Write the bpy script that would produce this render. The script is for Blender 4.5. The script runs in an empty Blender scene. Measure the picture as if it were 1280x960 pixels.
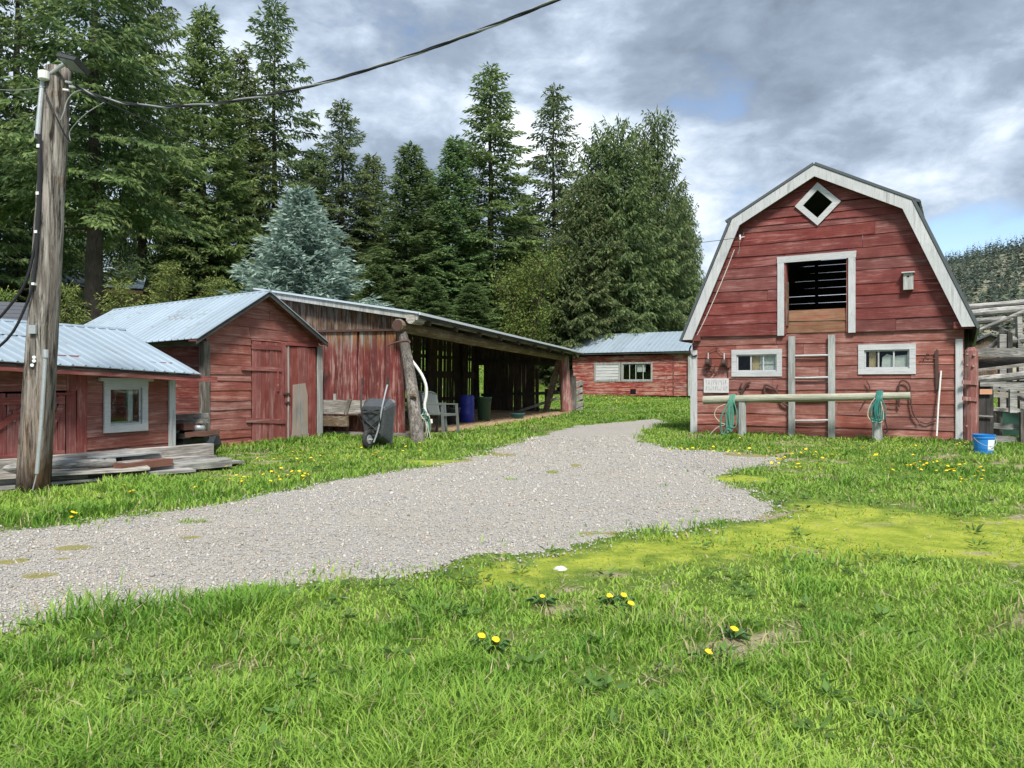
import bpy, math, random
import numpy as np
from mathutils import Vector, Matrix
SC = bpy.context.scene
COL = SC.collection
rng = np.random.default_rng(11)
random.seed(5)
R = math.radians

# ------------------------------------------------------------------ camera
F = 961.0                      # focal length in photo pixels (1280 wide)
EYE = 1.45
cam_d = bpy.data.cameras.new("camera")
cam = bpy.data.objects.new("camera", cam_d)
COL.objects.link(cam)
cam.location = (0, 0, EYE)
cam.rotation_euler = (R(90), 0, 0)
cam_d.sensor_width = 36.0
cam_d.lens = 36.0 * F / 1280.0
cam_d.clip_start = 0.05
cam_d.clip_end = 6000
SC.camera = cam
SC.view_settings.view_transform = 'Standard'
SC.view_settings.look = 'None'
SC.view_settings.exposure = 0.0
SC.view_settings.gamma = 1.0
SC.cycles.max_bounces = 7
SC.cycles.diffuse_bounces = 3
SC.cycles.glossy_bounces = 3
SC.cycles.transmission_bounces = 4
SC.cycles.transparent_max_bounces = 8

def ray(u, v):
    return Vector(((u - 640) / F, 1.0, (480 - v) / F))

# ------------------------------------------------------------------ node helper
class NT:
    def __init__(s, tree):
        s.t = tree
        s.t.nodes.clear()
    def n(s, typ, ins=None, **kw):
        nd = s.t.nodes.new(typ)
        for k, val in kw.items():
            setattr(nd, k, val)
        for k, val in (ins or {}).items():
            s.put(nd.inputs[k], val)
        return nd
    def put(s, sock, val):
        if isinstance(val, bpy.types.NodeSocket):
            s.t.links.new(val, sock)
        elif isinstance(val, bpy.types.Node):
            s.t.links.new(val.outputs[0], sock)
        else:
            if isinstance(val, (tuple, list)) and len(val) == 3 and sock.type == 'RGBA':
                val = (*val, 1)
            sock.default_value = val
    def m(s, op, a, b=0.0, c=None, clamp=False):
        ins = {0: a, 1: b}
        if c is not None: ins[2] = c
        return s.n('ShaderNodeMath', ins, operation=op, use_clamp=clamp).outputs[0]
    def mix(s, f, a, b, mode='MIX'):
        nd = s.n('ShaderNodeMix', data_type='RGBA', blend_type=mode, clamp_factor=True)
        s.put(nd.inputs[0], f); s.put(nd.inputs[6], a); s.put(nd.inputs[7], b)
        return nd.outputs[2]
    def sstep(s, x, lo, hi):
        nd = s.n('ShaderNodeMapRange', {0: x, 1: lo, 2: hi, 3: 0.0, 4: 1.0}, interpolation_type='SMOOTHSTEP')
        return nd.outputs[0]
    def noise(s, vec, scale, detail=4, rough=0.55, dist=0.0):
        return s.n('ShaderNodeTexNoise', {'Vector': vec, 'Scale': scale, 'Detail': detail, 'Roughness': rough, 'Distortion': dist}).outputs[0]
    def vscale(s, vec, sc):
        return s.n('ShaderNodeMapping', {'Vector': vec, 'Scale': sc}, vector_type='TEXTURE' if False else 'POINT').outputs[0]

# ------------------------------------------------------------------ world: Nishita sky behind a broken cloud deck
SUN_EL, SUN_DIR = 52.0, Vector((0.16, -0.95, 0))
SUN_DIR.normalize()
S = Vector((SUN_DIR.x * math.cos(R(SUN_EL)), SUN_DIR.y * math.cos(R(SUN_EL)), math.sin(R(SUN_EL))))
W = bpy.data.worlds.new("World")
SC.world = W
W.use_nodes = True
w = NT(W.node_tree)
sky = w.n('ShaderNodeTexSky', sky_type='NISHITA', sun_disc=False, sun_elevation=R(SUN_EL), sun_rotation=math.atan2(S.x, S.y), altitude=700.0, air_density=1.0, dust_density=0.6, ozone_density=1.5)
bg_sky = w.n('ShaderNodeBackground', {'Color': sky, 'Strength': 0.05})
tc = w.n('ShaderNodeTexCoord').outputs['Generated']
cvec = w.n('ShaderNodeVectorMath', {0: w.vscale(tc, (1.0, 1.0, 1.9)), 1: (5.3, 2.1, 0.7)}, operation='ADD').outputs[0]
n_big = w.noise(cvec, 2.2, 3, 0.5, 0.2)
n_mid = w.noise(cvec, 4.3, 9, 0.54, 0.2)
n_fine = w.noise(cvec, 13.0, 8, 0.6, 0.3)
def blob(u, v, rad):
    d = ray(u, v).normalized()
    dt = w.n('ShaderNodeVectorMath', {0: tc, 1: tuple(d)}, operation='DOT_PRODUCT').outputs['Value']
    return w.sstep(dt, math.cos(R(rad)), math.cos(R(rad * 0.15)))
bright = w.m('ADD', w.m('MULTIPLY', n_mid, 1.7), w.m('MULTIPLY', n_fine, 0.70))
bright = w.m('ADD', bright, w.m('MULTIPLY', n_big, 0.35))
bright = w.m('SUBTRACT', bright, 0.885)
for (u, v, rad, k) in ((1000, 55, 14, -0.23), (1180, 30, 11, -0.14), (1260, 110, 7, -0.10), (880, 50, 9, -0.08), (480, 60, 15, -0.12), (1020, 150, 6, -0.10),
                       (1000, 185, 8, 0.12), (1150, 190, 8, 0.22), (1250, 265, 6, -0.08), (720, 180, 9, 0.13), (900, 230, 9, 0.14), (560, 170, 8, 0.10), (640, 250, 8, 0.10)):
    bright = w.m('ADD', bright, w.m('MULTIPLY', blob(u, v, rad), k))
gap = w.m('ADD', w.m('MULTIPLY', n_mid, 0.55), w.m('MULTIPLY', n_fine, 0.35))
cover = w.m('ADD', gap, w.m('MULTIPLY', n_big, 0.45))
for (u, v, rad, k) in ((885, 118, 4.5, -0.13), (1235, 312, 5, -0.26), (1150, 335, 4, -0.14), (870, 300, 7, -0.10), (330, 20, 9, -0.10), (545, 15, 8, -0.06)):
    cover = w.m('ADD', cover, w.m('MULTIPLY', blob(u, v, rad), k))
cmask = w.sstep(cover, 0.40, 0.58)
ramp = w.n('ShaderNodeValToRGB', {0: bright})
cr = ramp.color_ramp
cr.elements[0].position = 0.02; cr.elements[0].color = (0.16, 0.20, 0.26, 1)
cr.elements[1].position = 0.95; cr.elements[1].color = (0.88, 0.92, 0.97, 1)
for p, c in ((0.34, (0.255, 0.315, 0.40, 1)), (0.52, (0.385, 0.46, 0.56, 1)), (0.72, (0.60, 0.67, 0.76, 1))):
    e = cr.elements.new(p); e.color = c
bg_cl = w.n('ShaderNodeBackground', {'Color': ramp, 'Strength': 0.375})
mx = w.n('ShaderNodeMixShader', {0: cmask, 1: bg_sky, 2: bg_cl})
w.n('ShaderNodeOutputWorld', {0: mx})

sun_d = bpy.data.lights.new("sun", 'SUN')
sun_d.energy = 1.5
sun_d.angle = R(12)
sun_d.color = (1.0, 0.95, 0.87)
sun = bpy.data.objects.new("sun", sun_d)
COL.objects.link(sun)
sun.rotation_euler = S.to_track_quat('Z', 'Y').to_euler()
sun.location = (0, -10, 30)
SC.view_settings.exposure = 2.05

# ------------------------------------------------------------------ ground height and pixel-to-place helpers
def gz(x, y):
    y = np.asarray(y, float); x = np.asarray(x, float)
    yy = np.minimum(y, 70.0)
    sp = 3.0 * np.log1p(np.exp(np.clip((yy - 28.0) / 3.0, -30, 30)))
    lf = 0.5 - 0.5 * np.tanh((x + 1.0 - 0.02 * yy) / 2.5)
    bank = 0.034 * 4.0 * np.log1p(np.exp(np.clip((yy - 33.0) / 4.0, -30, 30))) * lf * (x > -60)  # left ground raised out of view so the shed slits show lit grass
    # unseen grassy bank, added behind the long open shed to brighten its wall slits
    bx_ = 0.3693 * (x + 2.58) + 0.9293 * (y - 18.4); by_ = -0.9293 * (x + 2.58) + 0.3693 * (y - 18.4)
    st = lambda t_: np.clip(t_, 0, 1) ** 2 * (3 - 2 * np.clip(t_, 0, 1))
    bank = bank + 2.3 * st((by_ - 5.2) / 5.5) * st((bx_ - 1.0) / 3.0) * st((42 - bx_) / 10) * st((34 - by_) / 12)
    return 0.0085 * yy + 0.02 * sp + bank
def gzf(x, y): return float(gz(x, y))
def gpt(u, v):
    """point of the ground seen at photo pixel u, v"""
    k = (v - 480) / F
    y = 10.0
    lo, hi = 0.5, 400.0
    for _ in range(60):
        y = 0.5 * (lo + hi)
        if EYE - k * y > gzf(0, y): lo = y
        else: hi = y
    x = (u - 640) / F * y
    return Vector((x, y, gzf(x, y)))
def at(u, v, D):
    d = ray(u, v)
    return Vector((d.x * D, D, EYE + d.z * D))

class Frame:
    """a building's own axes: x along its front, y into it, z up"""
    def __init__(s, O, X):
        s.o = Vector((O[0], O[1], O[2]))
        x = Vector((X[0], X[1], 0)).normalized()
        s.x = x; s.y = Vector((-x.y, x.x, 0))
        s.ang = math.atan2(x.y, x.x)
    def px(s, u, v, y=0.0):
        d = ray(u, v)
        c = Vector((0, 0, EYE))
        t = (s.o + s.y * y - c).dot(s.y) / d.dot(s.y)
        p = c + d * t - s.o
        return p.dot(s.x), p.z
    def pxs(s, u, v, x=0.0):
        """on the side plane x = const: returns (y, z)"""
        d = ray(u, v); c = Vector((0, 0, EYE))
        t = (s.o + s.x * x - c).dot(s.x) / d.dot(s.x)
        p = c + d * t - s.o
        return p.dot(s.y), p.z
    def wpt(s, x, y, z):
        return s.o + s.x * x + s.y * y + Vector((0, 0, z))
    def loc(s, p):
        q = Vector(p) - s.o
        return Vector((q.dot(s.x), q.dot(s.y), q.z))

# ------------------------------------------------------------------ mesh building
class MB:
    def __init__(s):
        s.v = []; s.f = []; s.mi = []; s.cur = 0
    def add(s, vs, fs):
        b = len(s.v)
        s.v.extend([tuple(p) for p in vs])
        for f in fs:
            s.f.append(tuple(b + i for i in f)); s.mi.append(s.cur)
        return s
    def box(s, a, b):
        (x0, y0, z0), (x1, y1, z1) = a, b
        return s.add([(x0, y0, z0), (x1, y0, z0), (x1, y1, z0), (x0, y1, z0), (x0, y0, z1), (x1, y0, z1), (x1, y1, z1), (x0, y1, z1)],
                     [(0, 3, 2, 1), (4, 5, 6, 7), (0, 1, 5, 4), (1, 2, 6, 5), (2, 3, 7, 6), (3, 0, 4, 7)])
    def prism(s, poly, y0, y1):
        """polygon in x,z (counter-clockwise seen from -y) extruded from y0 (front) to y1"""
        n = len(poly)
        vs = [(x, y0, z) for x, z in poly] + [(x, y1, z) for x, z in poly]
        fs = [tuple(range(n)), tuple(range(2 * n - 1, n - 1, -1))]
        fs += [((i + 1) % n, i, n + i, n + (i + 1) % n) for i in range(n)]
        return s.add(vs, fs)
    def beam(s, p0, p1, wd, ht, up=(0, 0, 1), jit=0.0, seg=1, taper=1.0):
        p0 = Vector(p0); p1 = Vector(p1)
        d = (p1 - p0).normalized(); up = Vector(up)
        sx = d.cross(up)
        if sx.length < 1e-4: sx = d.cross(Vector((1, 0, 0)))
        sx.normalize(); uz = sx.cross(d).normalized()
        vs = []
        for i in range(seg + 1):
            t = i / seg; k = 1 + (taper - 1) * t
            c = p0.lerp(p1, t) + (sx * random.uniform(-jit, jit) + uz * random.uniform(-jit, jit) if jit else Vector())
            a, b = wd / 2 * k, ht / 2 * k
            vs += [c - sx * a - uz * b, c + sx * a - uz * b, c + sx * a + uz * b, c - sx * a + uz * b]
        fs = [(0, 1, 2, 3), tuple(4 * seg + j for j in (3, 2, 1, 0))]
        for i in range(seg):
            for j in range(4):
                fs.append((4 * i + j, 4 * i + 4 + j, 4 * i + 4 + (j + 1) % 4, 4 * i + (j + 1) % 4))
        return s.add(vs, fs)
    def tube(s, pts, r, n=8, cap=True, knob=0.0):
        pts = [Vector(p) for p in pts]
        m = len(pts)
        rs = r if isinstance(r, (list, tuple)) else [r] * m
        vs = []; prev = None
        for i, p in enumerate(pts):
            d = (pts[min(i + 1, m - 1)] - pts[max(i - 1, 0)])
            d = d.normalized() if d.length > 1e-9 else Vector((0, 0, 1))
            if prev is None:
                a = d.cross(Vector((0, 0, 1)))
                if a.length < 1e-3: a = d.cross(Vector((1, 0, 0)))
            else:
                a = prev - d * prev.dot(d)
            a.normalize(); prev = a
            b = d.cross(a)
            for j in range(n):
                th = 2 * math.pi * j / n
                rr = rs[i] * (1 + (random.uniform(-knob, knob) if knob else 0))
                vs.append(p + (a * math.cos(th) + b * math.sin(th)) * rr)
        fs = []
        for i in range(m - 1):
            for j in range(n):
                k = (j + 1) % n
                fs.append((i * n + j, i * n + k, (i + 1) * n + k, (i + 1) * n + j))
        if cap:
            fs.append(tuple(range(n - 1, -1, -1)))
            fs.append(tuple((m - 1) * n + j for j in range(n)))
        return s.add(vs, fs)
    def lathe(s, prof, n=20, c=(0, 0, 0)):
        vs = []; fs = []
        for r_, z in prof:
            for j in range(n):
                th = 2 * math.pi * j / n
                vs.append((c[0] + r_ * math.cos(th), c[1] + r_ * math.sin(th), c[2] + z))
        for i in range(len(prof) - 1):
            for j in range(n):
                k = (j + 1) % n
                fs.append((i * n + j, i * n + k, (i + 1) * n + k, (i + 1) * n + j))
        fs.append(tuple(range(n - 1, -1, -1)))
        fs.append(tuple((len(prof) - 1) * n + j for j in range(n)))
        return s.add(vs, fs)
    def build(s, name, mat, parent=None, world=False, origin=None, smooth=False):
        """link as ONE mesh object; world=True: the vertices are world points, made local to the parent"""
        vs = s.v
        if world and parent is not None:
            mi = Matrix.LocRotScale(parent.location, parent.rotation_euler, None).inverted()
            vs = [tuple(mi @ Vector(p)) for p in vs]
        if origin is not None:
            o = Vector(origin)
            vs = [tuple(Vector(p) - o) for p in vs]
        me = bpy.data.meshes.new(name)
        me.from_pydata(vs, [], s.f)
        mats = mat if isinstance(mat, (list, tuple)) else [mat]
        for m_ in mats: me.materials.append(m_)
        if len(mats) > 1: me.polygons.foreach_set('material_index', s.mi)
        if smooth: me.polygons.foreach_set('use_smooth', [True] * len(me.polygons))
        me.update()
        ob = bpy.data.objects.new(name, me)
        COL.objects.link(ob)
        if parent is not None: ob.parent = parent
        if origin is not None: ob.location = origin
        return ob

def smooth_path(pts, n=8):
    P = [Vector(p) for p in pts]
    out = []
    for i in range(len(P) - 1):
        p0 = P[max(i - 1, 0)]; p1 = P[i]; p2 = P[i + 1]; p3 = P[min(i + 2, len(P) - 1)]
        for k in range(n):
            t = k / n
            out.append(0.5 * ((2 * p1) + (p2 - p0) * t + (2 * p0 - 5 * p1 + 4 * p2 - p3) * t * t + (3 * p1 - p0 - 3 * p2 + p3) * t ** 3))
    out.append(P[-1])
    return out

def tag(o, label=None, cat=None, group=None, kind=None):
    if label: o['label'] = label
    if cat: o['category'] = cat
    if group: o['group'] = group
    if kind: o['kind'] = kind
    return o
def thing(name, label, cat, loc=(0, 0, 0), rot=0.0, group=None):
    o = bpy.data.objects.new(name, None)
    o.empty_display_size = 0.2
    COL.objects.link(o)
    o.location = loc; o.rotation_euler = (0, 0, rot)
    return tag(o, label, cat, group)
def fthing(name, label, cat, fr, group=None):
    return thing(name, label, cat, fr.o, fr.ang, group)

def np_mesh(name, verts, loops, nper, mat, cols=None, smooth=False, attrs=None):
    """fast mesh from arrays; every face has nper corners; cols = (n,4) point colours"""
    me = bpy.data.meshes.new(name)
    nv = len(verts); nf = len(loops) // nper
    me.vertices.add(nv); me.vertices.foreach_set('co', np.ascontiguousarray(verts, np.float32).ravel())
    me.loops.add(nf * nper); me.loops.foreach_set('vertex_index', np.ascontiguousarray(loops, np.int32))
    me.polygons.add(nf)
    me.polygons.foreach_set('loop_start', np.arange(0, nf * nper, nper, dtype=np.int32))
    me.polygons.foreach_set('loop_total', np.full(nf, nper, np.int32))
    if smooth: me.polygons.foreach_set('use_smooth', np.ones(nf, bool))
    if cols is not None:
        ca = me.color_attributes.new('col', 'FLOAT_COLOR', 'POINT')
        ca.data.foreach_set('color', np.ascontiguousarray(cols, np.float32).ravel())
    for k, arr in (attrs or {}).items():
        at_ = me.attributes.new(k, 'FLOAT', 'POINT')
        at_.data.foreach_set('value', np.ascontiguousarray(arr, np.float32))
    me.materials.append(mat)
    me.update(calc_edges=True)
    return me
def link(name, me, loc=(0, 0, 0), parent=None):
    o = bpy.data.objects.new(name, me)
    COL.objects.link(o); o.location = loc
    if parent is not None: o.parent = parent
    return o

# ------------------------------------------------------------------ materials
def mat(name):
    m_ = bpy.data.materials.new(name)
    m_.use_nodes = True
    return m_, NT(m_.node_tree)
def out(t, sh): t.n('ShaderNodeOutputMaterial', {0: sh})
def pbsdf(t, col, rough=0.7, bump=None, bstr=0.3, bdist=0.01, spec=0.3, metal=0.0, **kw):
    ins = {'Base Color': col, 'Roughness': rough, 'Specular IOR Level': spec, 'Metallic': metal}
    ins.update(kw)
    if bump is not None:
        ins['Normal'] = t.n('ShaderNodeBump', {'Height': bump, 'Strength': bstr, 'Distance': bdist})
    return t.n('ShaderNodeBsdfPrincipled', ins)

def wood(name, c1, c2, worn, wear=0.35, axis='x', dark=0.45, rough=0.8, raw=None, rawz=None, vary=0.22, streak=1.0, knots=False):
    """weathered board: grain runs along the axis; paint c1..c2 worn through to the wood underneath; every board gets its own shade"""
    m_, t = mat(name)
    tcn = t.n('ShaderNodeTexCoord').outputs['Object']
    rnd = t.n('ShaderNodeObjectInfo').outputs['Random']
    off = t.n('ShaderNodeCombineXYZ', {0: t.m('MULTIPLY', rnd, 53.0), 1: t.m('MULTIPLY', rnd, 17.0), 2: t.m('MULTIPLY', rnd, 31.0)}).outputs[0]
    vec = t.n('ShaderNodeVectorMath', {0: tcn, 1: off}, operation='ADD').outputs[0]
    sc = {'x': (1.1, 5.0, 15.0), 'z': (15.0, 9.0, 1.1), 'y': (15.0, 1.1, 11.0)}[axis]
    sc2 = {'x': (2.6, 9.0, 48.0), 'z': (48.0, 26.0, 2.6), 'y': (48.0, 2.6, 30.0)}[axis]
    gv = t.vscale(vec, sc); gv2 = t.vscale(vec, sc2)
    grain = t.noise(gv2, 1.0, 6, 0.65, 0.4)
    mid = t.noise(gv, 1.0, 6, 0.62, 0.5)
    big = t.noise(vec, 1.5, 7, 0.62)
    col = t.mix(t.sstep(big, 0.32, 0.68), c1, c2)
    dk = t.m('MULTIPLY', t.sstep(grain, 0.60, 0.34), dark)
    col = t.mix(dk, col, tuple(x * 0.32 for x in c1))
    if wear > 0:
        wm = t.m('ADD', t.m('MULTIPLY', mid, 0.75), t.m('MULTIPLY', grain, 0.35))
        wm = t.m('ADD', wm, t.m('MULTIPLY', big, 0.35)); wm = t.m('SUBTRACT', wm, 0.05)
        lo = 0.98 - wear * 0.62
        col = t.mix(t.m('MULTIPLY', t.sstep(wm, lo, lo + 0.12), 0.8), col, worn)
        pk = t.m('ADD', t.noise(t.vscale(vec, tuple(min(60.0, x * 2.2 + 6) for x in sc)), 1.0, 5, 0.7), t.m('MULTIPLY', big, 0.35))
        col = t.mix(t.m('MULTIPLY', t.sstep(pk, 0.86, 0.94), 0.55), col, tuple(0.5 * x + 0.5 * 0.34 for x in worn))
    if rawz is not None:
        sp = t.n('ShaderNodeSeparateXYZ', {0: tcn})
        zz = t.m('ADD', sp.outputs[2], t.m('MULTIPLY', t.m('SUBTRACT', mid, 0.5), 0.9))
        zz = t.m('ADD', zz, t.m('MULTIPLY', t.m('SUBTRACT', rnd, 0.5), 0.25))
        rawc = t.mix(t.sstep(grain, 0.35, 0.65), raw, tuple(x * 0.35 for x in raw))
        rawc = t.mix(t.sstep(mid, 0.45, 0.62), rawc, (0.21, 0.19, 0.17))
        col = t.mix(t.sstep(zz, rawz[0], rawz[1]), col, rawc)
    if knots:
        vo = t.n('ShaderNodeTexVoronoi', {'Vector': t.vscale(vec, {'x': (1.2, 2, 4.0), 'z': (4.0, 4.0, 1.2), 'y': (4.0, 1.2, 4.0)}[axis]), 'Scale': 1.0, 'Randomness': 1.0})
        col = t.mix(t.m('MULTIPLY', t.sstep(vo.outputs['Distance'], 0.17, 0.08), 0.8), col, (0.04, 0.03, 0.025))
    val = t.m('ADD', 1.0 - vary / 2, t.m('MULTIPLY', t.m('FRACT', t.m('MULTIPLY', rnd, 7.31)), vary))
    hsv = t.n('ShaderNodeHueSaturation', {'Color': col, 'Value': val, 'Saturation': t.m('ADD', 0.9, t.m('MULTIPLY', rnd, 0.18))})
    hgt = t.m('ADD', t.m('MULTIPLY', grain, 0.6), t.m('MULTIPLY', mid, 0.6))
    b = pbsdf(t, hsv.outputs[0], rough, hgt, 0.55, 0.012)
    out(t, b)
    return m_

RED1, RED2 = (0.218, 0.068, 0.053), (0.315, 0.130, 0.104)
RPALE = (0.38, 0.21, 0.185)
M = {}
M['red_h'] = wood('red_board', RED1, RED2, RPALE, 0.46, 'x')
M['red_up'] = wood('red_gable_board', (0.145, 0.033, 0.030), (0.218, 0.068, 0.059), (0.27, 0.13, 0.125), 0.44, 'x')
M['red_v'] = wood('red_upright_board', (0.20, 0.052, 0.046), (0.285, 0.098, 0.086), (0.33, 0.17, 0.15), 0.46, 'z')
M['red_side'] = wood('red_side_board', (0.15, 0.038, 0.032), (0.21, 0.068, 0.058), (0.26, 0.15, 0.125), 0.5, 'y')
M['red_raw'] = wood('red_board_raw_top', (0.135, 0.030, 0.027), (0.205, 0.058, 0.052), (0.30, 0.19, 0.17), 0.50, 'z', raw=(0.27, 0.125, 0.045), rawz=(2.0, 2.5), vary=0.4)
M['red_trim'] = wood('red_trim', (0.21, 0.054, 0.047), (0.29, 0.095, 0.082), (0.35, 0.20, 0.175), 0.45, 'x')
M['cabin_red'] = wood('cabin_board', (0.235, 0.04, 0.035), (0.32, 0.085, 0.07), (0.42, 0.26, 0.21), 0.55, 'x')
M['white_h'] = wood('white_board', (0.45, 0.46, 0.475), (0.55, 0.56, 0.575), (0.28, 0.285, 0.28), 0.42, 'x', dark=0.22, vary=0.08)
M['white_v'] = wood('white_upright', (0.45, 0.465, 0.48), (0.56, 0.57, 0.585), (0.28, 0.29, 0.285), 0.46, 'z', dark=0.22, vary=0.08)
M['pale_v'] = wood('pale_post', (0.36, 0.38, 0.375), (0.47, 0.48, 0.465), (0.22, 0.225, 0.21), 0.55, 'z', dark=0.4)
M['grey_x'] = wood('grey_timber_x', (0.27, 0.25, 0.225), (0.40, 0.375, 0.34), (0.48, 0.455, 0.42), 0.5, 'x', dark=0.7)
M['grey_y'] = wood('grey_timber_y', (0.22, 0.205, 0.185), (0.33, 0.31, 0.285), (0.42, 0.40, 0.37), 0.45, 'y', dark=0.7)
M['grey_z'] = wood('grey_timber_z', (0.095, 0.085, 0.073), (0.16, 0.145, 0.128), (0.24, 0.222, 0.20), 0.45, 'z', dark=0.85)
M['silver_x'] = wood('silver_rail', (0.20, 0.20, 0.19), (0.32, 0.315, 0.30), (0.42, 0.41, 0.39), 0.48, 'x', dark=0.75)
M['brown_z'] = wood('raw_slab', (0.085, 0.052, 0.034), (0.24, 0.11, 0.042), (0.17, 0.15, 0.135), 0.56, 'z', dark=0.95, vary=0.7)
M['brown_x'] = wood('raw_beam', (0.14, 0.10, 0.063), (0.21, 0.16, 0.105), (0.25, 0.22, 0.18), 0.5, 'x', dark=0.7)
M['rawdoor'] = wood('bare_hatch_board', (0.22, 0.115, 0.07), (0.31, 0.20, 0.13), (0.24, 0.065, 0.05), 0.5, 'x', dark=0.5)
M['dark_x'] = wood('dark_rail', (0.035, 0.034, 0.034), (0.075, 0.07, 0.066), (0.2, 0.19, 0.18), 0.3, 'x', dark=0.6)
M['dark_z'] = wood('dark_upright', (0.028, 0.027, 0.026), (0.055, 0.052, 0.05), (0.16, 0.15, 0.14), 0.35, 'z', dark=0.6)
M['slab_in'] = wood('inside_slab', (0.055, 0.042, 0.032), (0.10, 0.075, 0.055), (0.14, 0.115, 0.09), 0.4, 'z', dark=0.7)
M['ply'] = wood('grey_plywood', (0.24, 0.235, 0.23), (0.36, 0.36, 0.36), (0.30, 0.22, 0.16), 0.6, 'z', dark=0.5)
M['greenlog'] = wood('green_grey_rail', (0.33, 0.335, 0.25), (0.43, 0.425, 0.33), (0.5, 0.48, 0.42), 0.35, 'x', dark=0.4)
M['rust_x'] = wood('rusty_channel', (0.13, 0.062, 0.045), (0.18, 0.085, 0.06), (0.25, 0.16, 0.12), 0.3, 'x', dark=0.4)
M['pole_plain'] = wood('pole_wood', (0.185, 0.155, 0.125), (0.31, 0.275, 0.235), (0.42, 0.39, 0.35), 0.42, 'z', dark=0.95, raw=(0.05, 0.04, 0.034), knots=True)
def pole_mat():
    m_, t = mat('pole_wood')
    v_ = t.n('ShaderNodeTexCoord').outputs['Object']
    a = t.noise(t.vscale(v_, (26, 26, 1.6)), 1.0, 8, 0.7, 0.6)
    b = t.noise(t.vscale(v_, (9, 9, 0.9)), 1.0, 6, 0.65, 0.8)
    c_ = t.noise(t.vscale(v_, (60, 60, 9)), 1.0, 4, 0.65)
    d = t.noise(v_, 3.2, 6, 0.65, 0.5)
    col = t.mix(t.sstep(b, 0.32, 0.68), (0.155, 0.135, 0.118), (0.36, 0.335, 0.305))
    col = t.mix(t.m('MULTIPLY', t.sstep(d, 0.55, 0.72), 0.7), col, (0.17, 0.105, 0.065))
    col = t.mix(t.m('MULTIPLY', t.sstep(a, 0.48, 0.38), 0.9), col, (0.030, 0.025, 0.022))
    col = t.mix(t.m('MULTIPLY', t.sstep(c_, 0.60, 0.74), 0.55), col, (0.46, 0.435, 0.40))
    vo = t.n('ShaderNodeTexVoronoi', {'Vector': t.vscale(v_, (4.5, 4.5, 2.2)), 'Scale': 1.0})
    col = t.mix(t.m('MULTIPLY', t.sstep(vo.outputs['Distance'], 0.16, 0.07), 0.85), col, (0.028, 0.022, 0.018))
    h = t.m('ADD', t.m('MULTIPLY', t.sstep(a, 0.3, 0.55), 1.0), t.m('MULTIPLY', c_, 0.4))
    sp_ = t.n('ShaderNodeSeparateXYZ', {0: v_})
    zz = t.m('ADD', sp_.outputs[2], t.m('MULTIPLY', t.m('SUBTRACT', d, 0.5), 0.7)); zz = t.m('SUBTRACT', zz, t.m('MULTIPLY', sp_.outputs[0], 0.9))
    col = t.mix(t.m('MULTIPLY', t.sstep(zz, 0.42, 0.16), 0.9), col, (0.022, 0.019, 0.017))
    br_ = t.m('MULTIPLY', t.sstep(zz, 1.7, 0.6), t.m('MULTIPLY', t.sstep(b, 0.40, 0.6), 0.6))
    col = t.mix(br_, col, (0.19, 0.105, 0.055))
    out(t, pbsdf(t, col, 0.88, h, 1.0, 0.02, 0.15))
    return m_
M['pole'] = pole_mat()
M['bark'] = wood('bark', (0.055, 0.042, 0.034), (0.095, 0.075, 0.06), (0.16, 0.14, 0.12), 0.3, 'z', dark=0.8)
M['redlog'] = wood('red_log', (0.22, 0.085, 0.075), (0.32, 0.15, 0.135), (0.38, 0.28, 0.26), 0.5, 'z', dark=0.4)

def plain(name, col, rough=0.6, spec=0.3, metal=0.0, var=0.25, scale=6.0, bump=0.15, dirt=(0.1, 0.085, 0.07), dirt_k=0.25, **kw):
    m_, t = mat(name)
    v_ = t.n('ShaderNodeTexCoord').outputs['Object']
    n1 = t.noise(v_, scale, 5, 0.6); n2 = t.noise(v_, scale * 4.3, 4, 0.6)
    c = t.mix(n1, tuple(x * (1 - var) for x in col), tuple(min(1, x * (1 + var)) for x in col))
    c = t.mix(t.m('MULTIPLY', t.sstep(n2, 0.5, 0.72), dirt_k), c, dirt)
    out(t, pbsdf(t, c, t.m('ADD', rough - 0.08, t.m('MULTIPLY', n2, 0.16)), n2, bump, 0.004, spec, metal, **kw))
    return m_
M['iron'] = plain('rusty_iron', (0.075, 0.042, 0.036), 0.75, dirt=(0.19, 0.08, 0.04))
M['black_iron'] = plain('black_iron', (0.025, 0.024, 0.025), 0.55, dirt=(0.09, 0.06, 0.045))
M['galv'] = plain('galvanised', (0.45, 0.48, 0.50), 0.5, 0.5, 0.55, 0.15, 9)
M['white_plastic'] = plain('white_plastic', (0.72, 0.73, 0.72), 0.45, 0.4, var=0.06)
M['chair_plastic'] = plain('grey_green_plastic', (0.13, 0.15, 0.145), 0.5, 0.4, var=0.12)
M['blue_plastic'] = plain('blue_drum', (0.02, 0.035, 0.30), 0.4, 0.4, var=0.12)
M['green_plastic'] = plain('green_bin', (0.03, 0.09, 0.065), 0.5, 0.4, var=0.12)
M['teal_plastic'] = plain('teal_tub', (0.03, 0.16, 0.18), 0.5, 0.4, var=0.12)
M['bucket'] = plain('bucket_blue', (0.025, 0.22, 0.62), 0.35, 0.45, var=0.08, dirt_k=0.1)
M['label'] = plain('label_white', (0.72, 0.76, 0.78), 0.5, var=0.05, dirt_k=0.12)
M['black_poly'] = plain('black_tray', (0.048, 0.056, 0.064), 0.5, 0.45, var=0.2, dirt=(0.16, 0.15, 0.13), dirt_k=0.4)
M['rubber'] = plain('tyre_rubber', (0.03, 0.03, 0.032), 0.85, dirt=(0.15, 0.13, 0.11), dirt_k=0.4)
M['cable'] = plain('black_cable', (0.02, 0.021, 0.024), 0.55, var=0.1, dirt_k=0.1)
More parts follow.
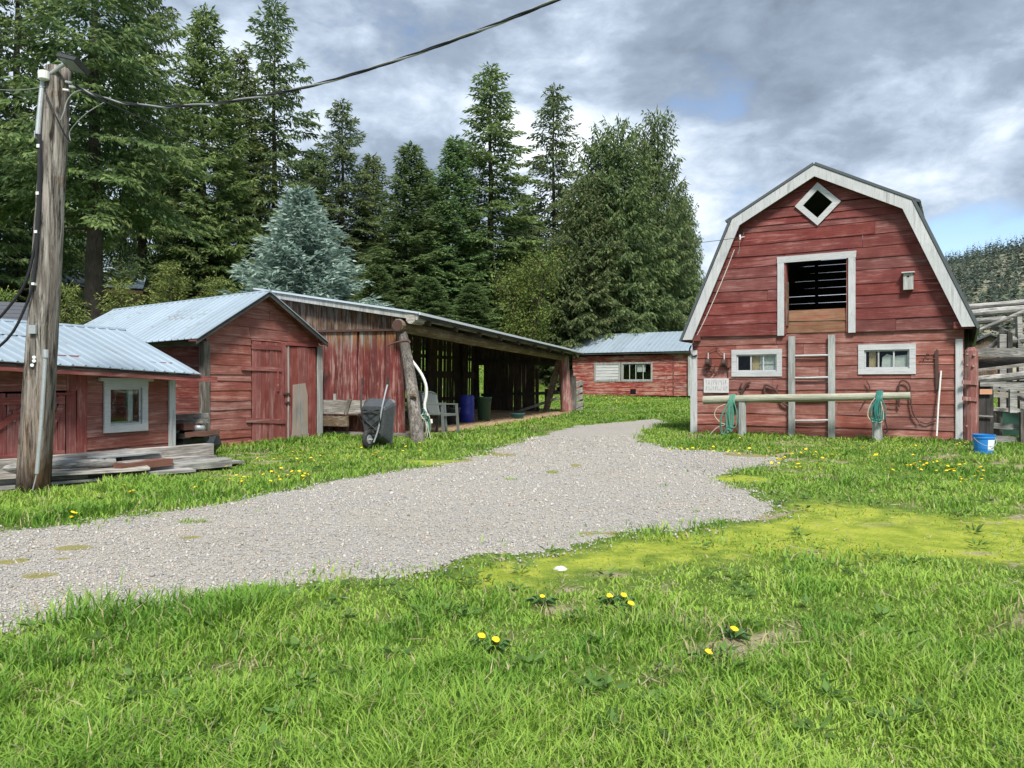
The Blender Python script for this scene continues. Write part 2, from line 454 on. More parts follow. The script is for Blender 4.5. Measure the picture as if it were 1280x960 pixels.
M['alu'] = plain('bare_wire', (0.33, 0.34, 0.35), 0.5, 0.5, 0.3, var=0.15)
M['hose_green'] = plain('hose_green', (0.075, 0.235, 0.17), 0.5, 0.4, var=0.25)
M['hose_teal'] = plain('hose_teal', (0.03, 0.165, 0.14), 0.5, 0.4, var=0.3)
M['rope'] = plain('pale_rope', (0.45, 0.44, 0.33), 0.8, var=0.2)
M['orange'] = plain('orange_tag', (0.50, 0.26, 0.16), 0.55, var=0.25, scale=14, dirt=(0.55, 0.45, 0.36), dirt_k=0.5)
M['sign'] = plain('faded_sign', (0.56, 0.55, 0.555), 0.7, var=0.16, scale=9, dirt=(0.36, 0.35, 0.37), dirt_k=0.75)
M['sign_ink'] = plain('faded_ink', (0.30, 0.33, 0.345), 0.8, var=0.2)
M['lamp_black'] = plain('lamp_housing', (0.04, 0.042, 0.045), 0.5, var=0.1)
M['lens'] = plain('lamp_lens', (0.20, 0.22, 0.20), 0.25, 0.5, var=0.1, dirt_k=0.1)
M['cloth'] = plain('pale_cloth', (0.68, 0.69, 0.66), 0.9, var=0.22, scale=9)
M['tan_board'] = plain('tan_board', (0.60, 0.44, 0.26), 0.8, var=0.15)
M['stone'] = plain('pale_stone', (0.55, 0.54, 0.52), 0.85, var=0.15)
M['tarp'] = plain('dark_tarp', (0.02, 0.024, 0.03), 0.4, 0.5, var=0.3)
M['tan_wall'] = plain('tan_wall', (0.26, 0.165, 0.095), 0.8, var=0.15)
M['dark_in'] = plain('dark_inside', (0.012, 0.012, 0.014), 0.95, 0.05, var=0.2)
M['pipe'] = plain('stove_pipe', (0.30, 0.29, 0.28), 0.6, 0.4, 0.3)

def roof_metal(name, col, rust=0.12):
    m_, t = mat(name)
    v_ = t.n('ShaderNodeTexCoord').outputs['Object']
    rnd = t.n('ShaderNodeObjectInfo').outputs['Random']
    off = t.n('ShaderNodeVectorMath', {0: v_, 1: t.n('ShaderNodeCombineXYZ', {0: t.m('MULTIPLY', rnd, 40.0), 1: t.m('MULTIPLY', rnd, 23.0), 2: 0.0}).outputs[0]}, operation='ADD').outputs[0]
    n1 = t.noise(off, 1.3, 5, 0.6); n2 = t.noise(t.vscale(off, (7, 0.9, 0.9)), 1.0, 5, 0.6); n3 = t.noise(off, 22, 3, 0.6)
    c = t.mix(n1, tuple(x * 0.85 for x in col), tuple(min(1, x * 1.12) for x in col))
    c = t.mix(t.m('MULTIPLY', t.sstep(n2, 0.5, 0.75), 0.4), c, tuple(x * 0.6 for x in col))
    c = t.mix(t.m('MULTIPLY', t.sstep(t.m('ADD', n2, t.m('MULTIPLY', n3, 0.3)), 0.75, 0.92), rust * 3), c, (0.2, 0.12, 0.08))
    val = t.m('ADD', 0.93, t.m('MULTIPLY', rnd, 0.14))
    c = t.n('ShaderNodeHueSaturation', {'Color': c, 'Value': val}).outputs[0]
    out(t, pbsdf(t, c, t.m('ADD', 0.42, t.m('MULTIPLY', n2, 0.2)), n3, 0.08, 0.003, 0.45, 0.35))
    return m_
M['roof'] = roof_metal('pale_blue_roof', (0.315, 0.39, 0.455), 0.2)
M['roof_old'] = roof_metal('barn_roof_metal', (0.10, 0.115, 0.125))
M['flash'] = roof_metal('roof_flashing', (0.58, 0.63, 0.68))
M['shingle'] = plain('dark_shingle', (0.075, 0.08, 0.095), 0.9, var=0.3, scale=14)

def glass(name, tint=(0.93, 0.96, 0.95)):
    m_, t = mat(name)
    fr = t.n('ShaderNodeFresnel', {'IOR': 1.5}).outputs[0]
    fr = t.m('MULTIPLY', fr, 0.5)
    a = t.n('ShaderNodeBsdfTransparent', {0: (*tint, 1)})
    n_ = t.noise(t.n('ShaderNodeTexCoord').outputs['Object'], 3.0, 2)
    g = t.n('ShaderNodeBsdfGlossy', {'Roughness': 0.03, 'Normal': t.n('ShaderNodeBump', {'Height': n_, 'Strength': 0.06, 'Distance': 0.02})})
    out(t, t.n('ShaderNodeMixShader', {0: fr, 1: a, 2: g}))
    return m_
M['glass'] = glass('window_glass')

def foliage(name, trans=0.25, sat=1.0, val=1.0, rough=0.7, ovar=0.25):
    m_, t = mat(name)
    c = t.n('ShaderNodeAttribute', attribute_name='col').outputs['Color']
    rnd = t.n('ShaderNodeObjectInfo').outputs['Random']
    c = t.n('ShaderNodeHueSaturation', {'Color': c, 'Hue': t.m('ADD', 0.494, t.m('MULTIPLY', rnd, 0.026)), 'Saturation': sat, 'Value': t.m('ADD', val * (1 - ovar / 2), t.m('MULTIPLY', rnd, ovar * val))}).outputs[0]
    d = pbsdf(t, c, rough, spec=0.25)
    tr = t.n('ShaderNodeBsdfTranslucent', {0: c})
    out(t, t.n('ShaderNodeMixShader', {0: trans, 1: d, 2: tr}))
    return m_
M['needles'] = foliage('needles', 0.42, val=1.85, sat=1.0)
M['grass'] = foliage('grass_blade', 0.40, ovar=0.0, rough=0.55)
M['leaf'] = foliage('leaf', 0.35)
M['petal'] = plain('dandelion_yellow', (0.80, 0.56, 0.015), 0.7, var=0.12, dirt_k=0.0)
M['stem'] = plain('dandelion_stem', (0.12, 0.20, 0.05), 0.7, var=0.2, dirt_k=0.0)
M['weed'] = plain('dandelion_leaf', (0.05, 0.12, 0.03), 0.6, var=0.3, dirt_k=0.0)

# ground, driveway
def ground_mat():
    m_, t = mat('ground')
    v_ = t.n('ShaderNodeTexCoord').outputs['Object']
    moss = t.n('ShaderNodeAttribute', attribute_name='moss').outputs['Fac']
    bare = t.n('ShaderNodeAttribute', attribute_name='bare').outputs['Fac']
    n1 = t.noise(v_, 0.55, 5, 0.6); n2 = t.noise(v_, 4.5, 6, 0.65); n3 = t.noise(v_, 32, 4, 0.7); n4 = t.noise(v_, 130, 3, 0.7)
    g = t.mix(t.sstep(n1, 0.35, 0.65), (0.075, 0.135, 0.022), (0.125, 0.19, 0.035))
    g = t.mix(t.m('MULTIPLY', t.sstep(n3, 0.5, 0.7), 0.75), g, (0.20, 0.26, 0.055))
    g = t.mix(t.m('MULTIPLY', t.sstep(n4, 0.5, 0.68), 0.6), g, (0.045, 0.075, 0.015))
    mo = t.mix(t.sstep(n2, 0.35, 0.65), (0.225, 0.295, 0.028), (0.365, 0.405, 0.055))
    mo = t.mix(t.m('MULTIPLY', t.sstep(n3, 0.45, 0.7), 0.65), mo, (0.15, 0.21, 0.025)); mo = t.mix(t.m('MULTIPLY', t.sstep(n4, 0.52, 0.68), 0.6), mo, (0.26, 0.235, 0.11))
    mm = t.m('ADD', moss, t.m('MULTIPLY', t.m('SUBTRACT', n2, 0.5), 1.1))
    g = t.mix(t.sstep(mm, 0.25, 0.85), g, mo)
    b = t.mix(t.sstep(n3, 0.38, 0.62), (0.27, 0.225, 0.145), (0.36, 0.31, 0.22))
    b = t.mix(t.m('MULTIPLY', t.sstep(n4, 0.55, 0.65), 0.7), b, (0.15, 0.12, 0.085))
    bm = t.m('ADD', bare, t.m('MULTIPLY', t.m('SUBTRACT', n2, 0.5), 1.3))
    bm = t.m('ADD', bm, t.m('MULTIPLY', t.m('SUBTRACT', n3, 0.5), 0.5))
    g = t.mix(t.m('MULTIPLY', t.sstep(bm, 0.40, 0.85), 0.9), g, b)
    out(t, pbsdf(t, g, 0.95, t.m('ADD', n3, t.m('MULTIPLY', n4, 0.7)), 0.8, 0.02, 0.1))
    return m_
def gravel_mat():
    m_, t = mat('gravel_bed')
    v_ = t.n('ShaderNodeTexCoord').outputs['Object']
    moss = t.n('ShaderNodeAttribute', attribute_name='moss').outputs['Fac']
    vo = t.n('ShaderNodeTexVoronoi', {'Vector': v_, 'Scale': 55.0})
    vo2 = t.n('ShaderNodeTexVoronoi', {'Vector': v_, 'Scale': 95.0})
    sp = t.n('ShaderNodeSeparateColor', {0: vo.outputs['Color']})
    sp2 = t.n('ShaderNodeSeparateColor', {0: vo2.outputs['Color']})
    n1 = t.noise(v_, 0.5, 4, 0.6); n2 = t.noise(v_, 5, 5, 0.6); n3 = t.noise(v_, 40, 3, 0.6)
    k = t.m('ADD', t.m('MULTIPLY', sp.outputs[0], 0.55), t.m('MULTIPLY', sp2.outputs[0], 0.45))
    c = t.mix(t.sstep(k, 0.15, 0.85), (0.30, 0.29, 0.27), (0.52, 0.505, 0.47))
    c = t.mix(t.m('MULTIPLY', t.sstep(sp.outputs[1], 0.7, 0.95), 0.5), c, (0.36, 0.29, 0.22))
    edge = t.sstep(vo.outputs['Distance'], 0.35, 0.62)
    c = t.mix(t.m('MULTIPLY', edge, 0.35), c, (0.15, 0.135, 0.12))
    c = t.mix(t.m('MULTIPLY', t.sstep(t.m('ADD', t.m('MULTIPLY', n1, .7), t.m('MULTIPLY', n2, .3)), 0.42, 0.66), 0.55), c, (0.40, 0.36, 0.30))
    mm = t.m('ADD', moss, t.m('MULTIPLY', t.m('SUBTRACT', n2, 0.5), 1.0))
    c = t.mix(t.m('MULTIPLY', t.sstep(mm, 0.42, 0.62), 0.85), c, t.mix(n3, (0.20, 0.19, 0.03), (0.28, 0.25, 0.07)))
    h = t.m('SUBTRACT', t.m('MULTIPLY', sp.outputs[0], 0.3), vo.outputs['Distance'])
    out(t, pbsdf(t, c, 0.9, h, 0.9, 0.02, 0.2))
    return m_
M['ground'] = ground_mat()
M['gravel'] = gravel_mat()
def stones_mat():
    m_, t = mat('gravel_stone')
    c = t.n('ShaderNodeAttribute', attribute_name='col').outputs['Color']
    n_ = t.noise(t.n('ShaderNodeTexCoord').outputs['Object'], 160, 3)
    c = t.mix(t.m('MULTIPLY', n_, 0.4), c, (0.2, 0.19, 0.18))
    out(t, pbsdf(t, c, 0.85, spec=0.25))
    return m_
M['stones'] = stones_mat()
M['dirt'] = plain('straw_dirt', (0.36, 0.25, 0.165), 0.95, var=0.3, scale=5, dirt=(0.5, 0.40, 0.27), dirt_k=0.6, bump=0.6)

# ------------------------------------------------------------------ ground
def inpoly(x, y, poly):
    x = np.asarray(x); y = np.asarray(y)
    ins = np.zeros(x.shape, bool)
    n = len(poly); j = n - 1
    for i in range(n):
        xi, yi = poly[i]; xj, yj = poly[j]
        c = ((yi > y) != (yj > y)) & (x < (xj - xi) * (y - yi) / (yj - yi + 1e-12) + xi)
        ins ^= c; j = i
    return ins
def wpoly(pts): return [(gpt(u, v).x, gpt(u, v).y) for u, v in pts]
def hnoise(x, y, s, seed=0):
    """cheap smooth noise in -1..1"""
    r_ = np.random.default_rng(seed)
    o = np.zeros(np.shape(x))
    for k in range(6):
        a = r_.uniform(0, 6.28); f = s * r_.uniform(0.6, 1.9); p = r_.uniform(0, 6.28)
        o = o + np.sin(np.asarray(x) * f * math.cos(a) + np.asarray(y) * f * math.sin(a) + p + 1.3 * np.sin(f * 0.7 * (np.asarray(y) - np.asarray(x)) + p * 2))
    return o / 3.2
DRIVE = wpoly([(-160, 838), (0, 796), (100, 774), (200, 760), (300, 744), (400, 731), (480, 721), (560, 711), (600, 700), (700, 690), (780, 669), (860, 662),
               (930, 652), (978, 638), (962, 624), (915, 604), (898, 596), (935, 588), (985, 580), (975, 570), (925, 566), (885, 563), (840, 561), (806, 554), (800, 545), (815, 535), (838, 527), (822, 523),
               (790, 526), (755, 529), (715, 533), (690, 540), (655, 549), (600, 568), (540, 582), (440, 597), (330, 617), (250, 633), (170, 645), (100, 655), (0, 663), (-200, 682)])
MOSS = wpoly([(545, 716), (600, 702), (700, 692), (780, 671), (860, 664), (930, 654), (980, 640), (965, 626), (1050, 628), (1150, 640), (1290, 648), (1500, 660), (1500, 722), (1290, 708),
              (1150, 700), (1050, 706), (960, 706), (900, 708), (850, 718), (760, 726), (640, 744), (540, 736)])
def ell(u, v, ru, rv):
    c = gpt(u, v); a = gpt(u, v - rv); b = gpt(u, v + rv)
    return (c.x, c.y, ru / F * c.y, abs(a.y - b.y) / 2)
BARE = [ell(e[0], e[1], e[2], e[3] * 1.25) for e in ((292, 840, 36, 8), (840, 777, 62, 8), (700, 762, 40, 10), (770, 719, 70, 4), (1130, 631, 34, 4), (1250, 730, 24, 4), (1000, 556, 60, 2.5), (1050, 598, 35, 3), (990, 588, 45, 3.5),
                          (860, 788, 26, 6), (1060, 806, 30, 7), (1100, 655, 60, 4), (1240, 655, 40, 3), (960, 830, 36, 7), (650, 705, 18, 4), (700, 540, 40, 4), (760, 535, 26, 3), (870, 545, 30, 3), (1225, 690, 40, 3), (480, 775, 20, 6), (1010, 690, 30, 4), (640, 800, 26, 6))]
DMOSS = [ell(*e) for e in ((92, 686, 26, 4.5), (16, 703, 22, 5), (50, 721, 28, 4.5), (236, 673, 16, 2.6), (78, 700, 14, 2.5), (560, 575, 36, 4.5), (632, 569, 16, 2), (615, 568, 14, 2), (925, 598, 34, 5), (690, 590, 9, 2), (720, 582, 9, 2), (850, 551, 40, 3), (900, 560, 45, 3), (940, 569, 40, 3), (735, 668, 12, 3), (765, 668, 14, 3))]
def esum(x, y, es, soft=0.45):
    o = np.zeros(np.shape(x))
    for cx, cy, rx, ry in es:
        d = np.sqrt(((x - cx) / rx) ** 2 + ((y - cy) / ry) ** 2)
        o = np.maximum(o, np.clip((1.25 - d) / soft, 0, 1))
    return o
def soft_poly(x, y, poly, s=0.25):
    o = np.zeros(np.shape(x))
    for k in range(9):
        a = k * 0.698
        rr = 0 if k == 0 else s * (1 + 0.25 * np.sin(x * 3 + k))
        o += inpoly(x + rr * math.cos(a), y + rr * math.sin(a) * 1.6, poly)
    return o / 9.0
def moss_f(x, y): return np.maximum(soft_poly(x, y, MOSS, 0.2) * (0.80 + 0.20 * hnoise(x, y, 1.6, 3) + 0.10 * hnoise(x, y, 5, 4)), 0.9 * esum(x, y, [ell(925, 598, 34, 5), ell(560, 578, 60, 4)]))
def bare_f(x, y):
    b = esum(x, y, BARE, 1.0) * np.where(y > 7.5, 0.62, 0.85)
    n_ = hnoise(x, y, 2.2, 8)
    return np.clip(np.maximum(b, np.clip(n_ + 0.5 * hnoise(x, y, 7.0, 9) - 0.78, 0, 1) * 1.7), 0, 1)

def axis(*segs):
    o = []
    for a, b, st in segs: o += list(np.arange(a, b, st))
    return np.array(o)
gx = np.concatenate([[-1500, -900, -600, -400, -250, -160, -110, -80, -60, -48, -38, -30, -25, -21, -18], axis((-16, 16, 0.14)), [16, 18, 21, 25, 30, 38, 48, 60, 80, 110, 160, 250, 400, 600, 900, 1500]])
gy = np.concatenate([[-60, -30, -15, -8, -4, -2, -1, 0, 1], axis((1.6, 26, 0.14), (26, 50, 0.6)), [50, 53, 57, 62, 68, 75, 90, 120, 180, 300, 500, 900, 1600, 2600]])
GX, GY = np.meshgrid(gx, gy)
def bump(x, y): return 0.012 * hnoise(x, y, 1.9, 21) * np.clip((30 - y) / 10, 0, 1)
_gz0 = gz
def gz(x, y): return _gz0(x, y) + bump(np.asarray(x, float), np.asarray(y, float))
GZ = gz(GX, GY)
nx, ny = len(gx), len(gy)
idx = np.arange(nx * ny).reshape(ny, nx)
q = np.stack([idx[:-1, :-1], idx[:-1, 1:], idx[1:, 1:], idx[1:, :-1]], -1).reshape(-1)
near = (np.abs(GX) < 40) & (GY < 60)
me = np_mesh('ground', np.stack([GX, GY, GZ], -1).reshape(-1, 3), q, 4, M['ground'], smooth=True,
             attrs={'moss': np.where(near, moss_f(GX, GY), 0).ravel(), 'bare': np.where(near, bare_f(GX, GY), 0).ravel()})
tag(link('ground', me), kind='structure')

# gravel driveway: its own sheet, a ragged edge, just above the ground
dx = np.arange(-9.5, 7.5, 0.075); dy = np.arange(3.2, 34, 0.075)
DX, DY = np.meshgrid(dx, dy)
cx = (DX[:-1, :-1] + 0.0375); cy = (DY[:-1, :-1] + 0.0375)
jx = cx + 0.10 * hnoise(cx, cy, 5.5, 31) + 0.05 * hnoise(cx, cy, 17, 32)
jy = cy + 0.16 * hnoise(cx, cy, 5.0, 33) + 0.08 * hnoise(cx, cy, 16, 34)
keep = inpoly(jx, jy, DRIVE) & ~((esum(jx, jy, [ell(850, 551, 40, 3), ell(900, 560, 45, 3), ell(925, 598, 30, 4)]) > 0.8))
idx = np.arange(DX.size).reshape(DX.shape)
q = np.stack([idx[:-1, :-1], idx[:-1, 1:], idx[1:, 1:], idx[1:, :-1]], -1)[keep]
used, inv = np.unique(q.ravel(), return_inverse=True)
cnt = np.bincount(inv, minlength=len(used))
DV = np.stack([DX.ravel()[used], DY.ravel()[used], (gz(DX, DY) + 0.010).ravel()[used] - np.where(cnt < 4, 0.030, 0.0)], -1)
me = np_mesh('gravel_driveway', DV, inv, 4, M['gravel'], smooth=True, attrs={'moss': esum(DV[:, 0], DV[:, 1], DMOSS, 0.7)})
tag(link('gravel_driveway', me), kind='structure')

# ------------------------------------------------------------------ board work shared by the buildings
def hpiece(par, xl0, xl1, xr0, xr1, z0, z1, m_, y=0.0, th=0.042, name='plank'):
    if min(xr0 - xl0, xr1 - xl1) < -0.02 or max(xr0 - xl0, xr1 - xl1) < 0.03 or z1 - z0 < 0.015: return
    n = max(1, int((xr0 - xl0) / 0.45))
    vs = []; lean = th * random.uniform(0.30, 0.62); z0 += 0.006
    ph = random.uniform(0, 6); am = random.uniform(0.003, 0.013)
    for i in range(n + 1):
        t = i / n
        a = xl0 + (xr0 - xl0) * t; b = xl1 + (xr1 - xl1) * t
        wb = am * math.sin(ph + a * 2.3) + random.uniform(-0.004, 0.004) * (0 < i < n)
        bow = random.uniform(-0.004, 0.004)
        vs += [(a, y - th + bow, z0 + wb), (b, y - th + lean + bow, z1 + 0.012), (b, y + 0.004, z1 + 0.012), (a, y + 0.004, z0 + wb)]
    fs = [(0, 1, 2, 3), (4 * n + 3, 4 * n + 2, 4 * n + 1, 4 * n)]
    for i in range(n):
        for j in range(4):
            fs.append((4 * i + j, 4 * i + 4 + j, 4 * i + 4 + (j + 1) % 4, 4 * i + (j + 1) % 4))
    return MB().add(vs, fs).build(name, m_, par)
def rows(par, zs, left, right, m_, y=0.0, holes=(), th=0.042, joints=(2.0, 4.5)):
    """horizontal boards; left(z), right(z) bound the wall; holes are (x0, x1, z0, z1)"""
    for z0, z1 in zip(zs[:-1], zs[1:]):
        hs = [h for h in holes if h[2] < z1 - 0.01 and h[3] > z0 + 0.01]
        xb = sorted({x for h in hs for x in (h[0], h[1])})
        L0, L1, R0, R1 = left(z0), left(z1), right(z0), right(z1)
        cuts = xb[:]
        x = L0 + random.uniform(*joints)
        while x < R0 - 0.8:
            if all(abs(x - c) > 0.4 for c in xb) and not any(h[0] < x < h[1] for h in hs): cuts.append(x)
            x += random.uniform(*joints)
        cuts = [c for c in sorted(cuts) if L0 + 0.02 < c < R0 - 0.02]
        ed = [None] + cuts + [None]
        for a, b in zip(ed[:-1], ed[1:]):
            a0, a1 = (L0, L1) if a is None else (a + 0.003, a + 0.003)
            b0, b1 = (R0, R1) if b is None else (b - 0.003, b - 0.003)
            mid_ = 0.5 * (max(a0, a1) + min(b0, b1))
            hit = [h for h in hs if h[0] - 1e-4 <= mid_ <= h[1] + 1e-4]
            if not hit:
                hpiece(par, a0, a1, b0, b1, z0, z1, m_, y, th)
            else:
                h = hit[0]
                if h[2] > z0 + 0.03: hpiece(par, a0, a1, b0, b1, z0, h[2] - 0.012, m_, y, th)
                if h[3] < z1 - 0.03: hpiece(par, a0, a1, b0, b1, h[3], z1, m_, y, th)
def zrows(z0, z1, h, jit=0.12):
    n = max(1, round((z1 - z0) / h))
    e = [z0 + (z1 - z0) * i / n for i in range(n + 1)]
    return [e[0]] + [x + random.uniform(-jit, jit) * h for x in e[1:-1]] + [e[-1]]
def vplank(par, p0, p1, wd, th, m_, out_dir, name='plank', taper=None):
    """upright board from foot p0 to top p1 (in the parent's axes); out_dir is the face direction"""
    b = MB()
    p0 = Vector(p0); p1 = Vector(p1); n_ = Vector(out_dir).normalized()
    d = (p1 - p0).normalized(); s_ = d.cross(n_).normalized()
    k = taper or random.uniform(0.86, 1.1)
    seg = 3; vs = []
    for i in range(seg + 1):
        t = i / seg; c = p0.lerp(p1, t) + s_ * random.uniform(-.006, .006) + n_ * random.uniform(-.006, .006)
        a = wd / 2 * (1 + (k - 1) * t) * random.uniform(0.97, 1.03)
        vs += [c - s_ * a, c + s_ * a, c + s_ * a + n_ * th, c - s_ * a + n_ * th]
    fs = [(0, 1, 2, 3), tuple(4 * seg + j for j in (3, 2, 1, 0))]
    for i in range(seg):
        for j in range(4):
            fs.append((4 * i + j, 4 * i + 4 + j, 4 * i + 4 + (j + 1) % 4, 4 * i + (j + 1) % 4))
    return b.add(vs, fs).build(name, m_, par)
def part_box(par, name, a, b, m_, **k): return MB().box(a, b).build(name, m_, par, **k)

def roof_sheets(par, e0, e1, r0, r1, m_, width=0.8, rib=0.2, th=0.012, jit=0.01, name='roof_sheet', ribh=0.02):
    """ribbed metal sheets between an eave line e0-e1 and a ridge line r0-r1"""
    e0, e1, r0, r1 = map(Vector, (e0, e1, r0, r1))
    L = (e1 - e0).length; n = max(1, round(L / width))
    for k in range(n):
        t0, t1 = k / n, (k + 1) / n
        nr = max(2, round(L / n / rib))
        ts = []; hs = []
        for i in range(nr):
            a = t0 + (t1 - t0) * i / nr; w_ = (t1 - t0) / nr
            ts += [a, a + w_ * 0.10, a + w_ * 0.16, a + w_ * 0.26]; hs += [0, ribh, ribh, 0]
        ts.append(t1); hs.append(0)
        nrm = (e1 - e0).cross(r0 - e0).normalized()
        if nrm.z < 0: nrm = -nrm
        dj = random.uniform(-jit, jit); lift = random.uniform(0, 0.004)
        vs = []; m = len(ts)
        for t, h in zip(ts, hs):
            pe = e0.lerp(e1, t); pr = r0.lerp(r1, t); dd = (pe - pr).normalized()
            vs += [pe + dd * dj + nrm * (h + th + lift), pr + nrm * (h + th + lift)]
        for t in ts:
            pe = e0.lerp(e1, t); pr = r0.lerp(r1, t); dd = (pe - pr).normalized()
            vs += [pe + dd * dj + nrm * (0.001 + lift), pr + nrm * (0.001 + lift)]
        fs = []
        for i in range(m - 1):
            fs.append((2 * i, 2 * i + 2, 2 * i + 3, 2 * i + 1))
            fs.append((2 * m + 2 * i, 2 * m + 2 * i + 1, 2 * m + 2 * i + 3, 2 * m + 2 * i + 2))
            fs.append((2 * i, 2 * m + 2 * i, 2 * m + 2 * i + 2, 2 * i + 2))
            fs.append((2 * i + 1, 2 * i + 3, 2 * m + 2 * i + 3, 2 * m + 2 * i + 1))
        fs.append((0, 1, 2 * m + 1, 2 * m)); fs.append((2 * m - 2, 4 * m - 2, 4 * m - 1, 2 * m - 1))
        MB().add(vs, fs).build(name, m_, par)

# ------------------------------------------------------------------ the barn
PL = (226 / F * 20.1, 20.1); PR = (565 / F * 17.0, 17.0)
FB = Frame((PL[0], PL[1], gzf(7, 18.5)), (PR[0] - PL[0], PR[1] - PL[1]))
WB = (Vector(PR) - Vector(PL)).length
DB = 9.0
barn = fthing('barn', 'tall red gambrel barn with white trim and an open loft door', 'barn', FB)
yb = -0.26
EL, KL, AP, KR, ER = [FB.px(u, v, yb) for u, v in ((853, 425), (915, 274), (1018, 206), (1140, 250), (1220, 408))]
prof = [EL, KL, AP, KR, ER]
def lerp_x(z, p, q):
    t = (z - p[1]) / (q[1] - p[1]); return p[0] + (q[0] - p[0]) * t
zs_ = 0.5 * (FB.px(868, 420)[1] + FB.px(1208, 410)[1])
def bl(z): return (lerp_x(z, EL, KL) if z < KL[1] else lerp_x(z, KL, AP)) + 0.10
def br(z): return (lerp_x(z, ER, KR) if z < KR[1] else lerp_x(z, KR, AP)) - 0.10
def rect(u0, v0, u1, v1, y=0.0):
    a = FB.px(u0, v0, y); b = FB.px(u1, v1, y); return (a[0], b[0], b[1], a[1])
w1 = rect(915, 437.5, 978, 470.5); w2 = rect(1073, 431, 1145, 467.5)
ld = rect(973, 322, 1070, 417)
ldi = (ld[0] + 0.17, ld[1] - 0.17, zs_ - 0.05, ld[3] - 0.15)
hole1 = (w1[0] + 0.10, w1[1] - 0.10, w1[2] + 0.10, w1[3] - 0.10)
hole2 = (w2[0] + 0.10, w2[1] - 0.10, w2[2] + 0.10, w2[3] - 0.10)
rows(barn, zrows(-0.05, zs_ + 0.03, 0.30), lambda z: 0.0, lambda z: WB, M['red_h'], 0.0, [hole1, hole2])
dcx, dcz = FB.px(1022.5, 255.5, -0.05)
dh = 0.40
def upper_rows():
    zz = zrows(zs_ - 0.03, AP[1] - 0.30, 0.285, 0.10)
    for z0, z1 in zip(zz[:-1], zz[1:]):
        # rows beside the diamond window are cut along its slanting edges
        if z1 > dcz - dh and z0 < dcz + dh:
            c0, c1 = max(z0, dcz - dh), min(z1, dcz + dh)
            bands = sorted({z0, z1, c0, c1} | ({dcz} if z0 < dcz < z1 else set()))
            for b0, b1 in zip(bands[:-1], bands[1:]):
                if b1 - b0 < 0.01: continue
                g0 = max(0.0, dh - abs(b0 - dcz)); g1 = max(0.0, dh - abs(b1 - dcz))
                if g0 < 1e-6 and g1 < 1e-6:
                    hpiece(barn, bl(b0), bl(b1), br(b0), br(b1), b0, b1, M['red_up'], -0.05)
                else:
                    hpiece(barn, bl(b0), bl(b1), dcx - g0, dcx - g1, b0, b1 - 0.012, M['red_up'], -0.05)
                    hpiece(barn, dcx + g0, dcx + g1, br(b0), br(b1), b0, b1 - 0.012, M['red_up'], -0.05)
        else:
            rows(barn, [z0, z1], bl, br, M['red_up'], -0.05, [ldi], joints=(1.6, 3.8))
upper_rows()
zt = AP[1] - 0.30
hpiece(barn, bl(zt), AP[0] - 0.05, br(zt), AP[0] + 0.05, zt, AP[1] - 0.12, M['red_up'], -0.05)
# side walls, loft floor, back wall with gaps between the boards
for x0, x1 in ((0.03, 0.09), (WB - 0.09, WB - 0.03)):
    for k in range(8):
        z0 = -0.05 + k * 0.30
        part_box(barn, 'plank', (x0, 0.02, z0), (x1 - 0.012 * (k % 2), DB, z0 + 0.296), M['red_side'])
part_box(barn, 'loft_floor', (0.1, 0.05, zs_ - 0.22), (WB - 0.1, DB - 0.1, zs_ - 0.12), M['grey_x'])
bh0 = FB.px(1026, 331, DB); bh1 = FB.px(1061, 322, DB)
zz = list(np.arange(-0.05, AP[1] - 0.2, 0.262))
for z0, z1 in zip(zz[:-1], zz[1:]):
    gp = random.choice((0.024, 0.032, 0.045)) if z0 > zs_ else 0.0
    L_ = (lambda z: bl(z) - 0.12) if z0 > EL[1] else (lambda z: 0.03)
    R_ = (lambda z: br(z) + 0.12) if z0 > EL[1] else (lambda z: WB - 0.03)
    hole = bh0[1] < (z0 + z1) / 2 < bh1[1] + 0.1
    cuts = [(L_, bh0[0]), (bh1[0], R_)] if hole else [(L_, R_)]
    if hole: MB().box((bh0[0] - .05, DB + 0.002, z0), (bh1[0] + .05, DB + 0.028, z0 + (0.17 if z0 + .131 > bh0[1] + .05 else 0.25))).build('plank', M['slab_in'], barn)
    for a_, b_ in cuts:
        fa_ = a_ if callable(a_) else (lambda z, q=a_: q); fb_ = b_ if callable(b_) else (lambda z, q=b_: q)
        # the gap between two boards opens along part of their length
        MB().prism([(fa_(z0), z0), (fb_(z0), z0), (fb_(z1), z1 - gp * random.uniform(.6, 1)), (fa_(z1), z1 - gp * random.uniform(.0, .5))], DB, DB + 0.03).build('plank', M['slab_in'], barn)
for xx in (1.6, 3.05, 4.5):
    part_box(barn, 'stud', (xx, DB - 0.1, zs_), (xx + 0.1, DB - 0.005, KL[1] + .2), M['slab_in'])
# roof: four slopes, the upper ones run past the kink
def slope(p, q, ext, m_):
    p = Vector((p[0], p[1])); q = Vector((q[0], q[1])); d = (q - p).normalized()
    q2 = q + d * ext
    n_ = Vector((-d.y, d.x))
    if n_.y < 0: n_ = -n_
    pts = [p, q2, q2 + n_ * 0.06, p + n_ * 0.06]
    if (pts[1] - pts[0]).cross(pts[2] - pts[1]) < 0: pts.reverse()
    rf = MB().prism([(v_.x, v_.y) for v_ in pts], yb - 0.05, DB + 0.25).build('roof', m_, barn)
    # standing seams every 0.6 m
    for k in range(15):
        yy = yb + 0.25 + k * 0.6
        a, b = p + n_ * 0.06, q2 + n_ * 0.06
        MB().beam((a.x, yy, a.y), (b.x, yy, b.y), 0.035, 0.03, up=(n_.x, 0, n_.y)).build('seam', m_, rf)
slope(AP, KL, 0.16, M['roof_old']); slope(AP, KR, 0.16, M['roof_old'])
